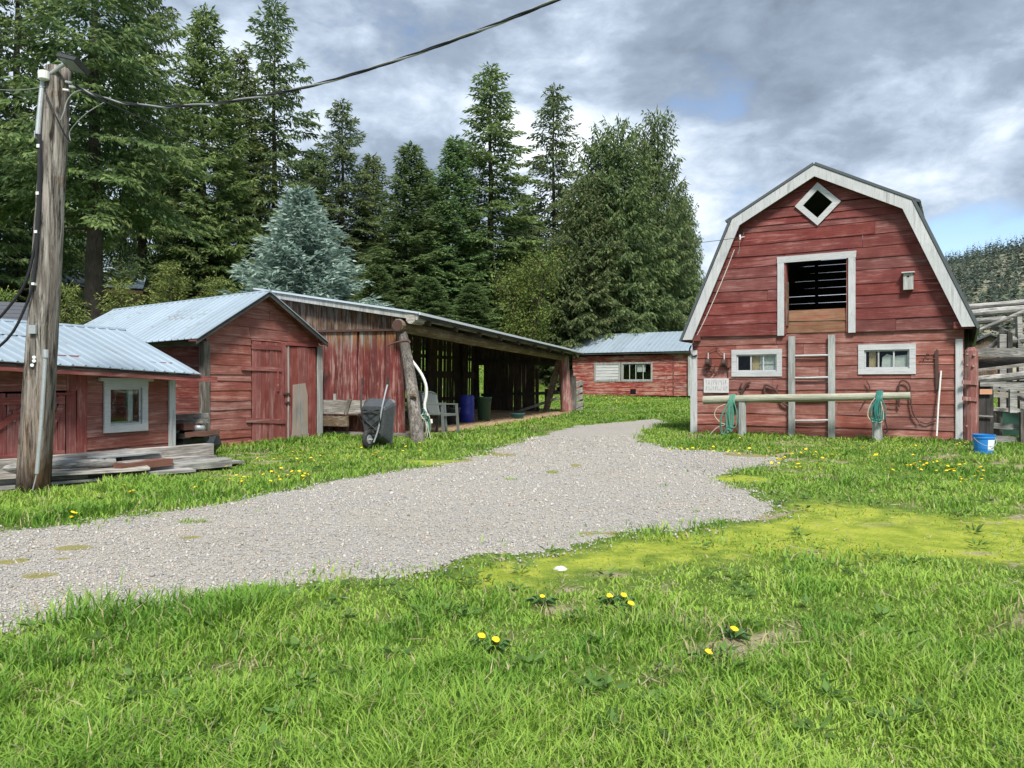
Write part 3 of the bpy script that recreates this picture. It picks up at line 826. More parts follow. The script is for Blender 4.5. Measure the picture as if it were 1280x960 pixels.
slope(KL, EL, 0.05, M['roof_old']); slope(KR, ER, 0.05, M['roof_old'])
# white barge boards
def offs(pts, d):
    """inner line of the barge boards: each edge moved inwards by d, mitred"""
    P = [Vector((a, b)) for a, b in pts]; L_ = []
    for a, b in zip(P[:-1], P[1:]):
        t = (b - a).normalized(); n_ = Vector((t.y, -t.x))
        L_.append((a + n_ * d, t))
    o = []
    for i in range(len(P)):
        if i == 0:
            a, t = L_[0]; k = (P[0].y - a.y) / t.y; o.append(a + t * k)
        elif i == len(P) - 1:
            a, t = L_[-1]; k = (P[-1].y - a.y) / t.y; o.append(a + t * k)
        else:
            (a, t), (b, s_) = L_[i - 1], L_[i]
            den_ = t.x * s_.y - t.y * s_.x
            k = ((b - a).x * s_.y - (b - a).y * s_.x) / den_; o.append(a + t * k)
    return o
o1 = offs(prof, 0.012); o2 = offs(prof, 0.245)
for i in range(4):
    a, b, c, d = o1[i], o1[i + 1], o2[i + 1], o2[i]
    MB().prism([(d.x, d.y), (c.x, c.y), (b.x, b.y), (a.x, a.y)], yb - 0.035, yb).build('barge_board', M['white_v'], barn)
    a, b, c, d = offs(prof, 0.0)[i], offs(prof, 0.0)[i + 1], offs(prof, 0.05)[i + 1], offs(prof, 0.05)[i]
    MB().prism([(d.x, d.y), (c.x, c.y), (b.x, b.y), (a.x, a.y)], yb + 0.002, -0.02).build('soffit', M['red_side'], barn)
# eave ends below the barge boards
for (p, sgn) in ((EL, 1), (ER, -1)):
    MB().prism([(p[0] + sgn * 0.06, p[1] - 0.03), (p[0] + sgn * 0.42, p[1] - 0.03), (p[0] + sgn * 0.42, p[1] + 0.12), (p[0] + sgn * 0.10, p[1] + 0.12)][::1 if sgn > 0 else -1], yb + 0.03, 0.02).build('eave_end', M['red_up'], barn)
# corner trim
a = FB.px(866, 438); b = FB.px(874.5, 438)
part_box(barn, 'corner_board', (-0.04, -0.075, -0.02), (0.13, -0.032, a[1]), M['white_v'])
a = FB.px(1194.5, 424); b = FB.px(1203.5, 424)
part_box(barn, 'corner_board', (a[0], -0.075, -0.05), (b[0], -0.032, a[1]), M['white_v'])
# loft door: white surround, two bare boards across the foot
tw = 0.155
fr_ = MB().box((ld[0], -0.115, ld[2]), (ld[0] + tw, -0.082, ld[3] - tw - 0.002)).build('door_jamb', M['white_v'], barn)
MB().box((ld[1] - tw, -0.115, ld[2] + 0.02), (ld[1], -0.082, ld[3] - tw - 0.002)).build('door_jamb', M['white_v'], barn)
MB().prism([(ld[0] - 0.01, ld[3] - tw), (ld[1] + 0.01, ld[3] - tw), (ld[1] + 0.02, ld[3]), (ld[0] - 0.01, ld[3])], -0.117, -0.082).build('door_head', M['white_h'], barn)
for s0 in (ldi[0], ldi[1] - 0.03):
    part_box(barn, 'door_lining', (s0, -0.08, ldi[2] + 0.03), (s0 + 0.03, 0.16, ldi[3]), M['red_v'])
za = FB.px(1022, 388)[1]
hb = za - (zs_ - 0.02)
z0 = zs_ + 0.0
for k in range(2):
    hpiece(barn, ldi[0] + 0.035, ldi[0] + 0.035, ldi[1] - 0.035, ldi[1] - 0.035, z0 + hb * 0.5 * k, z0 + hb * 0.5 * (k + 1) - 0.01, M['rawdoor'], -0.01, name='hatch_board')
part_box(barn, 'hatch_post', (ldi[0] + 0.02, -0.09, za - 0.35), (ldi[0] + 0.085, -0.05, za + 0.72), M['brown_z'])
# diamond window
ho, hi_ = 0.52, 0.335
for k in range(4):
    a0 = math.pi / 2 * k; a1 = a0 + math.pi / 2
    P_ = lambda r_, a_: (dcx + r_ * math.cos(a_), dcz + r_ * math.sin(a_))
    MB().prism([P_(hi_, a0), P_(ho, a0), P_(ho, a1), P_(hi_, a1)], -0.125, -0.082).build('diamond_frame', M['white_h'], barn)

def window(par, x0, x1, z0, z1, tw, m_h, m_v, yf, sash=0.05, mull=(), name='window', label=None, rail=None):
    """surround with sash bars and panes; x0..z1 is the outside of the surround"""
    b = MB()
    b.box((x0, yf - 0.03, z0), (x1, yf, z0 + tw)).box((x0, yf - 0.031, z1 - tw), (x1, yf, z1))
    b.box((x0 + 0.002, yf - 0.028, z0 + tw), (x0 + tw, yf, z1 - tw)).box((x1 - tw, yf - 0.028, z0 + tw), (x1 - 0.002, yf, z1 - tw))
    o = b.build(name, m_h, par)
    if label: o['label'] = label
    i0, i1, k0, k1 = x0 + tw, x1 - tw, z0 + tw, z1 - tw
    s_ = MB()
    s_.box((i0, yf + 0.008, k0), (i1, yf + 0.035, k0 + sash)).box((i0, yf + 0.008, k1 - sash), (i1, yf + 0.035, k1))
    s_.box((i0, yf + 0.01, k0 + sash), (i0 + sash, yf + 0.035, k1 - sash)).box((i1 - sash, yf + 0.01, k0 + sash), (i1, yf + 0.035, k1 - sash))
    s_.build('sash', m_h, o)
    xs_ = [i0 + sash] + [i0 + (i1 - i0) * t for t in mull] + [i1 - sash]
    for t in mull:
        xm = i0 + (i1 - i0) * t
        MB().box((xm - 0.016, yf + 0.012, k0 + sash), (xm + 0.016, yf + 0.034, k1 - sash)).build('mullion', m_v, o)
    for a, b_ in zip(xs_[:-1], xs_[1:]):
        MB().box((a, yf + 0.022, k0 + sash * 0.8), (b_, yf + 0.027, k1 - sash * 0.8)).build('pane', M['glass'], o)
    return o, (i0, i1, k0, k1)
wo, (i0, i1, k0, k1) = window(barn, *w1, 0.125, M['white_h'], M['white_v'], -0.034, 0.035, (0.36, 0.67), label='low window with a dark left pane and boarded right panes')
part_box(wo, 'board', (i0 + (i1 - i0) * 0.37, 0.06, k0), (i0 + (i1 - i0) * 0.56, 0.08, k1), M['tan_board'])
part_box(wo, 'curtain', (i0 + (i1 - i0) * 0.57, 0.05, k0), (i1, 0.058, k1), M['cloth'])
part_box(wo, 'cross_bar', (i0 + (i1 - i0) * 0.57, 0.03, k0 + (k1 - k0) * .42), (i1, 0.045, k0 + (k1 - k0) * .47), M['white_h'])
wo, (i0, i1, k0, k1) = window(barn, *w2, 0.13, M['white_h'], M['white_v'], -0.034, 0.035, (0.32, 0.66), label='low window with cloth heaped behind the right panes')
part_box(wo, 'board', (i0 + (i1 - i0) * 0.1, 0.06, k0), (i0 + (i1 - i0) * 0.26, 0.08, k1 - 0.04), M['tan_board'])
MB().prism([(i0 + (i1 - i0) * .38, k0), (i1, k0), (i1, k0 + (k1 - k0) * .74), (i0 + (i1 - i0) * .66, k0 + (k1 - k0) * .66), (i0 + (i1 - i0) * .5, k0 + (k1 - k0) * .78), (i0 + (i1 - i0) * .4, k0 + (k1 - k0) * .6)], 0.05, 0.12).build('cloth', M['cloth'], wo)

# things on the barn's face -------------------------------------------------
def bx(u, v, y=-0.05):
    x, z = FB.px(u, v, y); return Vector((x, y, z))
def on_barn(name, label, cat, u, v, group=None):
    return thing(name, label, cat, FB.wpt(*bx(u, v)), FB.ang, group)
def lrel(t, u, v, y):      # a point of the barn's face in the axes of thing t
    return bx(u, v, y) - FB.loc(t.location)
# ladder
t = on_barn('ladder', 'old white wooden ladder fixed upright to the barn between the two windows', 'ladder', 1015, 543)
for ua, ub, va in ((985.8, 994, 420.5), (1035.5, 1044, 418.5)):
    a = lrel(t, ua, va, -0.09); b = lrel(t, ub, va, -0.09); c = lrel(t, ub + 0.5, 546, -0.09)
    MB().box((a.x, -0.075, c.z - 0.1), (b.x, -0.035, a.z)).build('rail', M['pale_v'], t)
for v in (444.8, 472.3, 498.5, 525.8):
    a = lrel(t, 994, v, -0.08); b = lrel(t, 1035.5, v - 0.8, -0.08)
    MB().tube(smooth_path([(a.x - 0.03, -0.05, a.z), ((a.x + b.x) / 2, -0.052, (a.z + b.z) / 2 + random.uniform(-.012, .012)), (b.x + 0.03, -0.05, b.z)], 4), 0.024, 8).build('rung', M['white_h'], t)
# sign board
t = on_barn('notice_board', 'weathered white board with two lines of faded writing beside the corner trim', 'sign', 896, 491)
a = lrel(t, 880, 473, -0.06); b = lrel(t, 911, 491, -0.06)
MB().box((a.x, -0.03, b.z), (b.x, 0.0, a.z)).build('board', M['sign'], t)
ink = MB()
for row in range(2):
    zt_ = a.z - 0.045 - row * 0.155; hh = 0.115
    x = a.x + 0.05
    while x < b.x - 0.05:
        wd = random.uniform(0.022, 0.034)
        for _ in range(random.choice((2, 2, 3))):
            xa = x + random.uniform(0, wd); xb = x + random.uniform(0, wd)
            za_, zb_ = random.choice(((0, 1), (0, 1), (0.5, 1), (0, .5))), None
            ink.beam((xa, -0.031, zt_ - hh * za_[0]), (xb, -0.031, zt_ - hh * za_[1]), 0.008, 0.002, up=(0, 1, 0))
        x += wd + random.uniform(0.012, 0.03)
ink.build('lettering', M['sign_ink'], t)
# pulley blocks with a wire
def hang_block(u0, v0, label):
    t = on_barn('pulley_block', label, 'pulley', u0, v0)
    p = lrel(t, u0, v0, -0.12)
    MB().box((p.x - 0.012, -0.09, p.z + 0.09), (p.x + 0.012, -0.075, p.z + 0.25)).build('strap', M['white_h'], t)
    b = MB()
    b.tube([(p.x - 0.055, -0.07, p.z), (p.x + 0.055, -0.07, p.z)], 0.085, 12)
    b.box((p.x - 0.068, -0.16, p.z - 0.085), (p.x - 0.056, -0.01, p.z + 0.09)).box((p.x + 0.056, -0.16, p.z - 0.085), (p.x + 0.068, -0.01, p.z + 0.09))
    b.build('wheel', M['iron'], t)
    return t
hang_block(885.5, 453, 'rusty pulley block hanging nearest the white corner trim above the notice board')
hang_block(905.5, 453.5, 'rusty pulley block hanging beside the left low window')
t = on_barn('wire_hanger', 'thin dark wire looped over the two hanging pulley blocks', 'wire', 896, 432)
MB().tube(smooth_path([lrel(t, u, v, -0.08) for u, v in ((882, 444), (887, 439), (896.5, 435.5), (900, 440), (905, 443))], 4), 0.008, 5).tube([lrel(t, 896.5, 432, -0.08), lrel(t, 896.5, 437, -0.08)], 0.009, 5).build('wire', M['iron'], t)
t = on_barn('trap_chain', 'rusty trap with coiled chain hanging under the left pulley', 'trap', 886, 462)
pts = [lrel(t, 886 + 5.2 * math.cos(k * .7), 464 + 4 * math.sin(k * .7), -0.075 - 0.004 * (k % 3)) for k in range(12)]
MB().tube(smooth_path(pts, 3), 0.018, 5).tube(smooth_path([lrel(t, u, v, -0.07) for u, v in ((894, 456), (893, 462), (896, 466), (892, 470))], 3), 0.012, 5).build('chain', M['iron'], t)
t = on_barn('skimmer', 'dark long handled ladle hanging left of the low window', 'ladle', 910, 460)
p = lrel(t, 910, 459, -0.07); q_ = lrel(t, 910, 473, -0.07)
MB().tube([p, q_], 0.012, 6).build('handle', M['iron'], t)
MB().lathe([(0.01, -0.035), (0.045, -0.02), (0.05, 0.0), (0.04, 0.02), (0.01, 0.03)], 10, (p.x, p.y, p.z)).build('bowl', M['iron'], t)
# bent tools
def tool(name, label, cat, path, r_, m_='iron', extra=()):
    t = on_barn(name, label, cat, *path[0])
    MB().tube(smooth_path([lrel(t, u, v, -0.10) for u, v in path], 5), r_, 7, knob=0.08).build('shaft', M[m_], t)
    for nm, pth, rr in extra:
        MB().tube(smooth_path([lrel(t, u, v, -0.09) for u, v in pth], 4), rr, 6).build(nm, M[m_], t)
    return t
tool('harness_hame', 'dark curved harness hame with a hook hung above the left rail post', 'harness part', ((938, 478), (934, 479.5), (930, 486), (926, 496), (922, 506)), 0.028, extra=(('hook', ((927, 479), (926, 484), (929, 488)), 0.02), ('ring', ((921, 487), (924, 490), (927, 489)), 0.014)))
tool('harness_hame', 'dark curved harness hame bending down to the right behind the rail', 'harness part', ((955.5, 493), (956, 482), (962, 482.5), (969, 487), (974, 495), (979, 504), (986, 508)), 0.026, extra=(('hook', ((966, 483), (970, 487), (972, 481)), 0.014),))
tool('wire_hook', 'thin dark hook behind the right end of the rail', 'hook', ((1083, 476), (1086.5, 482), (1087, 488), (1084, 496), (1077, 508)), 0.012)
tool('scythe_handle', 'bent dark iron bow hanging right of the hitching rail, its tail curling down', 'tool', ((1124, 509), (1124, 480), (1131, 476), (1137, 482), (1138, 495), (1141, 515), (1149, 528)), 0.018, extra=(('bar', ((1111, 506), (1118, 507), (1126, 507)), 0.012),))
t = on_barn('hay_knife', 'dark upright blade with a crossbar hung between right window and corner', 'tool', 1171, 487)
a = lrel(t, 1168.5, 438, -0.08); b = lrel(t, 1173, 438, -0.08); c = lrel(t, 1172, 487, -0.08)
MB().prism([(a.x + 0.02, c.z), (b.x + 0.01, c.z), (b.x, a.z), (a.x + 0.03, a.z + 0.03), (a.x, a.z - 0.05)], -0.03, 0.0).build('blade', M['iron'], t)
a = lrel(t, 1151, 448, -0.08); b = lrel(t, 1169, 448.5, -0.08)
MB().tube([a, b], 0.014, 6).tube(smooth_path([lrel(t, u, v, -0.08) for u, v in ((1156, 447), (1159, 442), (1163, 445))], 3), 0.012, 5).build('crossbar', M['iron'], t)
t = on_barn('iron_link', 'small rusty hinge link nailed to the boards at knee height', 'hinge', 1160, 528)
MB().tube(smooth_path([lrel(t, u, v, -0.08) for u, v in ((1150, 527), (1158, 529.5), (1164, 527.5), (1170, 526))], 3), 0.016, 6).build('link', M['iron'], t)
# white stick
t = on_barn('stick', 'thin white stick leaning against the barn by the right corner', 'stick', 1171, 545)
MB().tube([lrel(t, 1176.3, 463.5, -0.08), lrel(t, 1173, 505, -0.14), lrel(t, 1170.8, 545, -0.2)], 0.019, 8).build('shaft', M['white_plastic'], t)
# bird box
t = on_barn('bird_box', 'small weathered grey bird box on the barn wall right of the loft door', 'bird box', 1135, 361)
a = lrel(t, 1129, 341.5, -0.2); b = lrel(t, 1141.5, 361.5, -0.2)
MB().box((a.x, -0.15, b.z), (b.x, -0.0, a.z)).build('box', M['pale_v'], t)
cxb = (a.x + b.x) / 2
MB().prism([(a.x - 0.03, a.z), (b.x + 0.03, a.z), (b.x + 0.03, a.z + 0.025), (a.x - 0.03, a.z + 0.025)], -0.2, 0.0).build('lid', M['white_h'], t)
MB().box((cxb - 0.09, -0.02, a.z + 0.026), (cxb + 0.09, 0.0, a.z + 0.11)).build('back_board', M['white_h'], t)
MB().tube([(cxb, -0.1505, a.z - 0.08), (cxb, -0.152, a.z - 0.08)], 0.024, 10).build('entrance_hole', M['dark_in'], t)
# insulators and the drop wire down the left rake
t = on_barn('service_bracket', 'small white bracket with insulators where the wire meets the barn', 'bracket', 921, 297)
p0 = lrel(t, 925, 297, -0.33)
MB().tube([lrel(t, 931, 296, -0.05), p0], 0.012, 6).tube([p0 + Vector((0, 0, -0.05)), p0 + Vector((0, 0, 0.07))], 0.022, 8).build('insulator', M['white_plastic'], t)
MB().tube(smooth_path([lrel(t, u, v, -0.09) for u, v in ((930, 290), (928, 296), (925, 300), (924, 312), (922, 318))], 3), 0.007, 5).build('wire', M['alu'], t)
t = on_barn('drop_wire', 'pale wire running down the barn face beside the left barge board', 'wire', 890, 360)
MB().tube(smooth_path([lrel(t, u, v, -0.10) for u, v in ((918, 312), (905, 345), (890, 380), (876, 410), (864, 432))], 4), 0.010, 5).build('wire', M['white_plastic'], t)
MB().tube(smooth_path([lrel(t, u, v, -0.10) for u, v in ((864, 432), (862, 438), (866, 445), (871, 444))], 4), 0.02, 6).build('loop', M['cable'], t)

# hitching rail in front of the barn
FH = Frame(FB.wpt(0, -0.62, 0), FB.x)
p1 = gpt(921, 547); p2 = gpt(1096.5, 554)
t = thing('hitching_rail', 'long green grey log rail on two short posts in front of the barn', 'hitching rail', FH.wpt(1, 0, 0), FB.ang)
def hx(u, v):
    x, z = FH.px(u, v); return Vector((x - 1, 0, z))
a = hx(879.5, 500.3); b = hx(1138, 494.6)
MB().tube(smooth_path([a, a.lerp(b, .3) + Vector((0, 0, 0.012)), a.lerp(b, .65), b], 5), [0.105 - 0.0015 * i for i in range(16)], 14, knob=0.02).build('rail', M['greenlog'], t, smooth=False)
for u, v0, v1, m_ in ((927.5, 503, 549, 'pale_v'), (1096.8, 500, 556, 'pale_v')):
    A = hx(u, v0); Bb = hx(u, v1)
    MB().tube([(A.x, 0.02, Bb.z - 0.1), (A.x - 0.01, 0.01, (A.z + Bb.z) / 2), (A.x, 0.0, A.z)], [0.115, 0.105, 0.10], 10, knob=0.06).build('post', M[m_], t)
def hank(name, label, m_, u, v0, v1, n, spread, extra=None):
    """loops of hose thrown over the rail"""
    A = hx(u, v0)
    t = thing(name, label, 'hose', FH.wpt(A.x + 1, -0.12, A.z), FB.ang)
    hgt = A.z - hx(u, v1).z
    b = MB()
    for k in range(n):
        x0 = random.uniform(-spread, spread) * 0.55; x1 = x0 + random.uniform(-spread, spread) * 0.8 - 0.04
        dp = hgt * random.uniform(0.72, 1.0); wd = random.uniform(0.03, 0.09)
        off = 0.005 + 0.012 * random.random()
        pts = [(x0 - .01, 0.26, -dp * 0.55), (x0, 0.245, 0.02), (x0 + .005, 0.12, 0.118 + off), (x0 + 0.01, -0.012 - off, 0.0), (x1 - wd, -0.05 - 0.05 * random.random(), -dp * 0.55), (x1 - wd * .6, -0.07, -dp * 0.95), (x1, -0.08, -dp),
               (x1 + wd * .8, -0.06, -dp * 0.92), (x1 + wd, -0.04, -dp * 0.5), (x0 + 0.035, -0.014 - off, -0.01), (x0 + 0.04, 0.12, 0.121 + off)]
        b.tube(smooth_path(pts, 5), 0.0125, 6)
    b.build('coils', M[m_], t)
    return t
t = hank('garden_hose', 'pale green hose looped over the rail at its left post', 'hose_green', 914, 500, 543, 9, 0.14)
MB().tube(smooth_path([(-.1, -.03, -.1), (-.3, -.05, -.2), (-.36, -.06, -.38), (-.22, -.07, -.55), (-.1, -.07, -.6), (-.3, -.06, -.68), (-.47, -.08, -.88), (-.4, -.1, -1.05), (-.2, -.1, -1.0)], 5), 0.011, 6).build('loose_loop', M['rope'], t)
t = hank('garden_hose', 'dark teal hose hanked over the rail at its right post', 'hose_teal', 1098, 496, 528, 9, 0.10)
MB().tube(smooth_path([(-.05, -.03, -.02), (-.16, -.05, -.2), (-.2, -.06, -.42), (-.1, -.07, -.55), (.08, -.07, -.56), (.12, -.06, -.4), (.06, -.05, -.1)], 5), 0.011, 6).build('loose_loop', M['rope'], t)
MB().tube(smooth_path([(.12, -.05, -.3), (.17, -.07, -.6), (.2, -.08, -.72), (.16, -.08, -.8), (.12, -.08, -.76)], 5), 0.013, 6).build('nozzle_end', M['cable'], t)

# ------------------------------------------------------------------ low shed at the left (white window)
FA = Frame((-5.97 - 7 * 0.392, 13.5 - 7 * 0.92, 0.10), (0.392, 0.92))
LA = 7.0
shedA = fthing('low_shed', 'low red shed with a white framed window and pale blue roof behind the utility pole', 'shed', FA)
zb = FA.px(215, 563)[1]
e1 = FA.px(249, 468.5, -0.42); e0 = FA.px(0, 452.5, -0.42)
sl = (e1[1] - e0[1]) / (e1[0] - e0[0])
ez = lambda x: e1[1] + sl * (x - e1[0])
r1 = FA.px(155, 413.5, 1.75); r0 = FA.px(0, 402, 1.75)
rz = lambda x: r1[1] + (r1[1] - r0[1]) / (r1[0] - r0[0]) * (x - r1[0])
top = lambda x: ez(x) + (rz(x) - ez(x)) * 0.42 / 2.17 - 0.05
wA = tuple(FA.px(127, 541.5)[i] for i in (0, 1)) + tuple(FA.px(182, 476)[i] for i in (0, 1))
wA = (wA[0], wA[2], wA[1], wA[3])
dr = FA.px(80, 500)[0]; dr2 = FA.px(101, 500)[0]
holeA = (wA[0] + 0.1, wA[1] - 0.1, wA[2] + 0.1, wA[3] - 0.1)
rows(shedA, zrows(zb - 0.02, top(5) + 0.02, 0.165), lambda z: dr2 - 0.02, lambda z: LA - 0.01, M['red_h'], 0.0, [holeA], th=0.03, joints=(1.5, 3))
# upright panel and the pair of doors
k = 0
x = dr
while x < dr2 - 0.03:
    vplank(shedA, (x + 0.09, -0.032, zb - 0.05), (x + 0.09, -0.032, top(x) - 0.01), 0.17, 0.012, M['red_v'], (0, -1, 0), name='upright_board'); x += 0.18
dl = FA.px(-70, 500)[0]
def board_door(par, x0, x1, z0, z1, y, n, m_, brace=True, name='door', label=None, flip=False):
    d = MB().box((x0, y - 0.012, z0), (x1, y, z1)).build(name, M['dark_in'], par)
    if label: d['label'] = label
    for i in range(n):
        a = x0 + (x1 - x0) * (i + 0.5) / n
        vplank(d, (a, y - 0.014, z0 + random.uniform(0, .02)), (a, y - 0.014, z1 - random.uniform(0, .015)), (x1 - x0) / n - 0.007, 0.018, m_, (0, -1, 0))
    if brace:
        MB().box((x0 + .02, y - 0.06, z1 - 0.16), (x1 - .02, y - 0.034, z1 - 0.06)).build('ledge', M['red_trim'], d)
        MB().box((x0 + .02, y - 0.06, z0 + 0.05), (x1 - .02, y - 0.034, z0 + 0.15)).build('ledge', M['red_trim'], d)
        a, b = ((x0 + .06, z0 + .16), (x1 - .06, z1 - .17))
        if flip: a, b = ((x1 - .06, z0 + .16), (x0 + .06, z1 - .17))
        MB().beam((a[0], y - 0.046, a[1]), (b[0], y - 0.046, b[1]), 0.024, 0.09, up=(0, 0, 1)).build('brace', M['red_trim'], d)
    return d
zt_ = FA.px(60, 491)[1]
dm = FA.px(38, 500)[0]
d1 = board_door(shedA, dm + 0.02, dr - 0.03, zb + 0.02, zt_, -0.03, 4, M['red_v'], label='shed door with a diagonal brace right of the pole')
d2 = board_door(shedA, dl, dm, zb + 0.02, zt_, -0.03, 6, M['red_v'], label='shed door with a bolt left of the pole')
for k in range(2):
    z_ = FA.px(15, 513 + 11 * k)[1]; xa = FA.px(8, 500)[0]; xb = FA.px(20, 500)[0]
    MB().box((xa, -0.075, z_ - 0.015), (xb, -0.05, z_ + 0.015)).build('bolt', M['red_trim'], d2)
xa = FA.px(13, 500)[0]
MB().box((xa - 0.02, -0.085, FA.px(13, 527)[1]), (xa + 0.02, -0.076, FA.px(13, 513)[1])).build('bolt_plate', M['red_trim'], d2)
rows(shedA, [zt_ + 0.02, top(3) + 0.02], lambda z: 0.0, lambda z: dr2 - 0.02, M['red_h'], 0.0)
rows(shedA, [zb - 0.02, zt_ + 0.02], lambda z: 0.0, lambda z: dl - 0.02, M['red_h'], 0.0)
x = FA.px(76, 491)[0]
part_box(shedA, 'hinge', (x - 0.25, -0.075, zt_ - 0.04), (x + 0.16, -0.055, zt_ + 0.0), M['red_trim'])
# window with an inner board standing behind the glass
wo, (i0, i1, k0, k1) = window(shedA, *wA, 0.115, M['white_h'], M['white_v'], -0.034, 0.03, (), rail=None)
MB().box((wA[0] - 0.08, -0.075, wA[3] - 0.01), (wA[1] + 0.10, -0.02, wA[3] + 0.045)).build('head_board', M['white_h'], wo)
part_box(wo, 'inner_board', (i1 - 0.20, 0.04, k0), (i1 - 0.11, 0.07, k1), M['white_v'])
part_box(wo, 'inner_sill', (i0, 0.04, k0 - 0.02), (i1, 0.14, k0 + 0.05), M['white_h'])
# corner board, fascia, end walls, roof
a = FA.px(208.5, 478)
part_box(shedA, 'corner_board', (LA - 0.11, -0.066, zb - 0.06), (LA + 0.02, -0.032, top(LA) - 0.02), M['white_v'])
part_box(shedA, 'end_wall', (LA - 0.06, 0.0, zb), (LA, 3.2, ez(LA) + 0.1), M['red_side'])
part_box(shedA, 'end_wall', (0, 0.0, zb), (0.06, 3.2, ez(0) + 0.1), M['red_side'])
for gx_ in (0.0, LA - 0.06):
    MB().add([(gx_, 0.0, ez(gx_) + .1), (gx_, 3.2, ez(gx_) + .1), (gx_, 1.75, rz(gx_) - .03), (gx_ + .06, 0.0, ez(gx_) + .1), (gx_ + .06, 3.2, ez(gx_) + .1), (gx_ + .06, 1.75, rz(gx_) - .03)], [(0, 2, 1), (3, 4, 5), (0, 1, 4, 3), (1, 2, 5, 4), (2, 0, 3, 5)]).build('gable', M['red_side'], shedA)
part_box(shedA, 'shade_sheet', (0.1, 2.4, zb + .07), (LA - .1, 2.43, ez(3) + .2), M['dark_in'])  # near-black sheet paints in the dark interior seen through the window
part_box(shedA, 'back_wall', (0, 3.2, zb), (LA, 3.26, ez(3) + 0.1), M['red_h'])
part_box(shedA, 'shed_floor', (0.06, 0.02, zb + 0.02), (LA - 0.07, 3.19, zb + 0.06), M['grey_x'])
MB().add([(-0.2, -0.44, ez(-.2) - 0.115), (LA + 0.62, -0.44, ez(LA + .6) - 0.115), (LA + .62, -0.415, ez(LA + .6) - 0.115), (-0.2, -0.415, ez(-.2) - 0.115),
          (-0.2, -0.44, ez(-.2) - 0.02), (LA + 0.62, -0.44, ez(LA + .6) - 0.02), (LA + .62, -0.415, ez(LA + .6) - 0.02), (-0.2, -0.415, ez(-.2) - 0.02)],
         [(0, 3, 2, 1), (4, 5, 6, 7), (0, 1, 5, 4), (1, 2, 6, 5), (2, 3, 7, 6), (3, 0, 4, 7)]).build('fascia', M['red_trim'], shedA)
xr = r1[0]
xe = e1[0]
roof_sheets(shedA, (-0.25, -0.47, ez(-.25) - 0.0), (xe, -0.47, ez(xe)), (-0.25, 1.75, rz(-.25)), (xr, 1.75, rz(xr)), M['roof'], 0.8, 0.2)
roof_sheets(shedA, (xr, 3.6, ez(xr)), (-0.25, 3.6, ez(0)), (xr, 1.75, rz(xr) - 0.004), (-0.25, 1.75, rz(-.25) - 0.004), M['roof'], 0.8, 0.2)
for (xa, xb, fy) in ((3.2, 5.3, 0.62), (0.0, 1.4, 0.45)):
    P2 = lambda x_: Vector((x_, -0.47 + 2.22 * fy, ez(x_) + (rz(x_) - ez(x_)) * fy + 0.036))
    MB().beam(P2(xa), P2(xb), 0.05, 0.006).build('lap_seam', M['flash'], shedA)
MB().tube([(-0.25, 1.75, rz(-.25) + 0.015), (xr + 0.02, 1.75, rz(xr) + 0.015)], 0.04, 6).build('ridge_cap', M['roof'], shedA)
MB().beam((-0.2, -0.40, ez(-.2) - 0.03), (xe, -0.40, ez(xe) - 0.03), 0.10, 0.03).build('roof_batten', M['dark_x'], shedA)
for gy0, gy1, z0, z1 in ((-0.40, 1.75, ez(LA), rz(LA)),):
    MB().beam((LA + 0.1, gy0 + .1, z0 - 0.05), (LA + 0.1, gy1, z1 - 0.06), 0.04, 0.08).build('end_rafter', M['red_side'], shedA)
# things inside seen through the glass
t = thing('sack', 'tan sack standing inside the low shed behind the window', 'sack', FA.wpt(wA[1] - 0.5, 0.7, zb + 0.06), FA.ang)
MB().lathe([(0.16, 0), (0.2, 0.1), (0.19, 0.3), (0.13, 0.5), (0.08, 0.56)], 12).build('sack_body', M['tan_board'], t, smooth=True)

# ------------------------------------------------------------------ gabled shed (two doors)
FG = Frame((-6.16, 15.45, 0.13), (1.49, 3.25))
WG = math.hypot(1.49, 3.25); DG_ = 4.5
shedB = fthing('gabled_shed', 'red gabled shed with two plank doors and a pale blue roof', 'shed', FG)
gy_ = -0.28
eL = FG.px(247, 423.5, gy_); aP = FG.px(338, 364.5, gy_); eR = FG.px(411, 428.5, gy_)
zbB = 0.5 * (FG.px(262, 563)[1] + FG.px(398, 548)[1])
gl = lambda z: max(0.0, lerp_x(z, eL, aP) + 0.12)
gr = lambda z: min(WG, lerp_x(z, eR, aP) - 0.10)
dA = [FG.px(313, 520)[0], FG.px(350, 520)[0]]
dB = [FG.px(358, 520)[0], FG.px(395, 520)[0]]
zd1 = FG.px(340, 428)[1]; zd1b = FG.px(340, 533)[1]
zd2 = FG.px(376, 433)[1]
rows(shedB, zrows(zbB - 0.0, aP[1] - 0.22, 0.20, 0.2), gl, gr, M['red_h'], 0.0,
     [(dA[0], dA[1], -1, zd1), (dA[1], dB[0] + .001, -1, zd2), (dB[0], dB[1] + 0.05, -1, zd2)], th=0.03, joints=(1.1, 2.4))
hpiece(shedB, gl(aP[1] - .22), aP[0] - .02, gr(aP[1] - .22), aP[0] + .02, aP[1] - 0.22, aP[1] - 0.10, M['red_h'])
d = board_door(shedB, dA[0] + 0.01, dA[1] - 0.01, zbB + 0.02, zd1, -0.012, 7, M['red_v'], False, label='plank door with three strap battens, left of the two')
for v0, ua, ub, hh in ((433, 313, 349, .11), (460, 300, 349, .09), (525, 306, 354, .10)):
    a = FG.px(ua, v0); b = FG.px(ub, v0 + 2)
    MB().prism([(a[0], a[1] - hh / 2), (b[0], b[1] - hh / 2), (b[0], b[1] + hh / 2), (a[0], a[1] + hh / 2)], -0.066, -0.034).build('batten', M['red_trim'], d)
a = FG.px(345, 464); b = FG.px(346.5, 489)
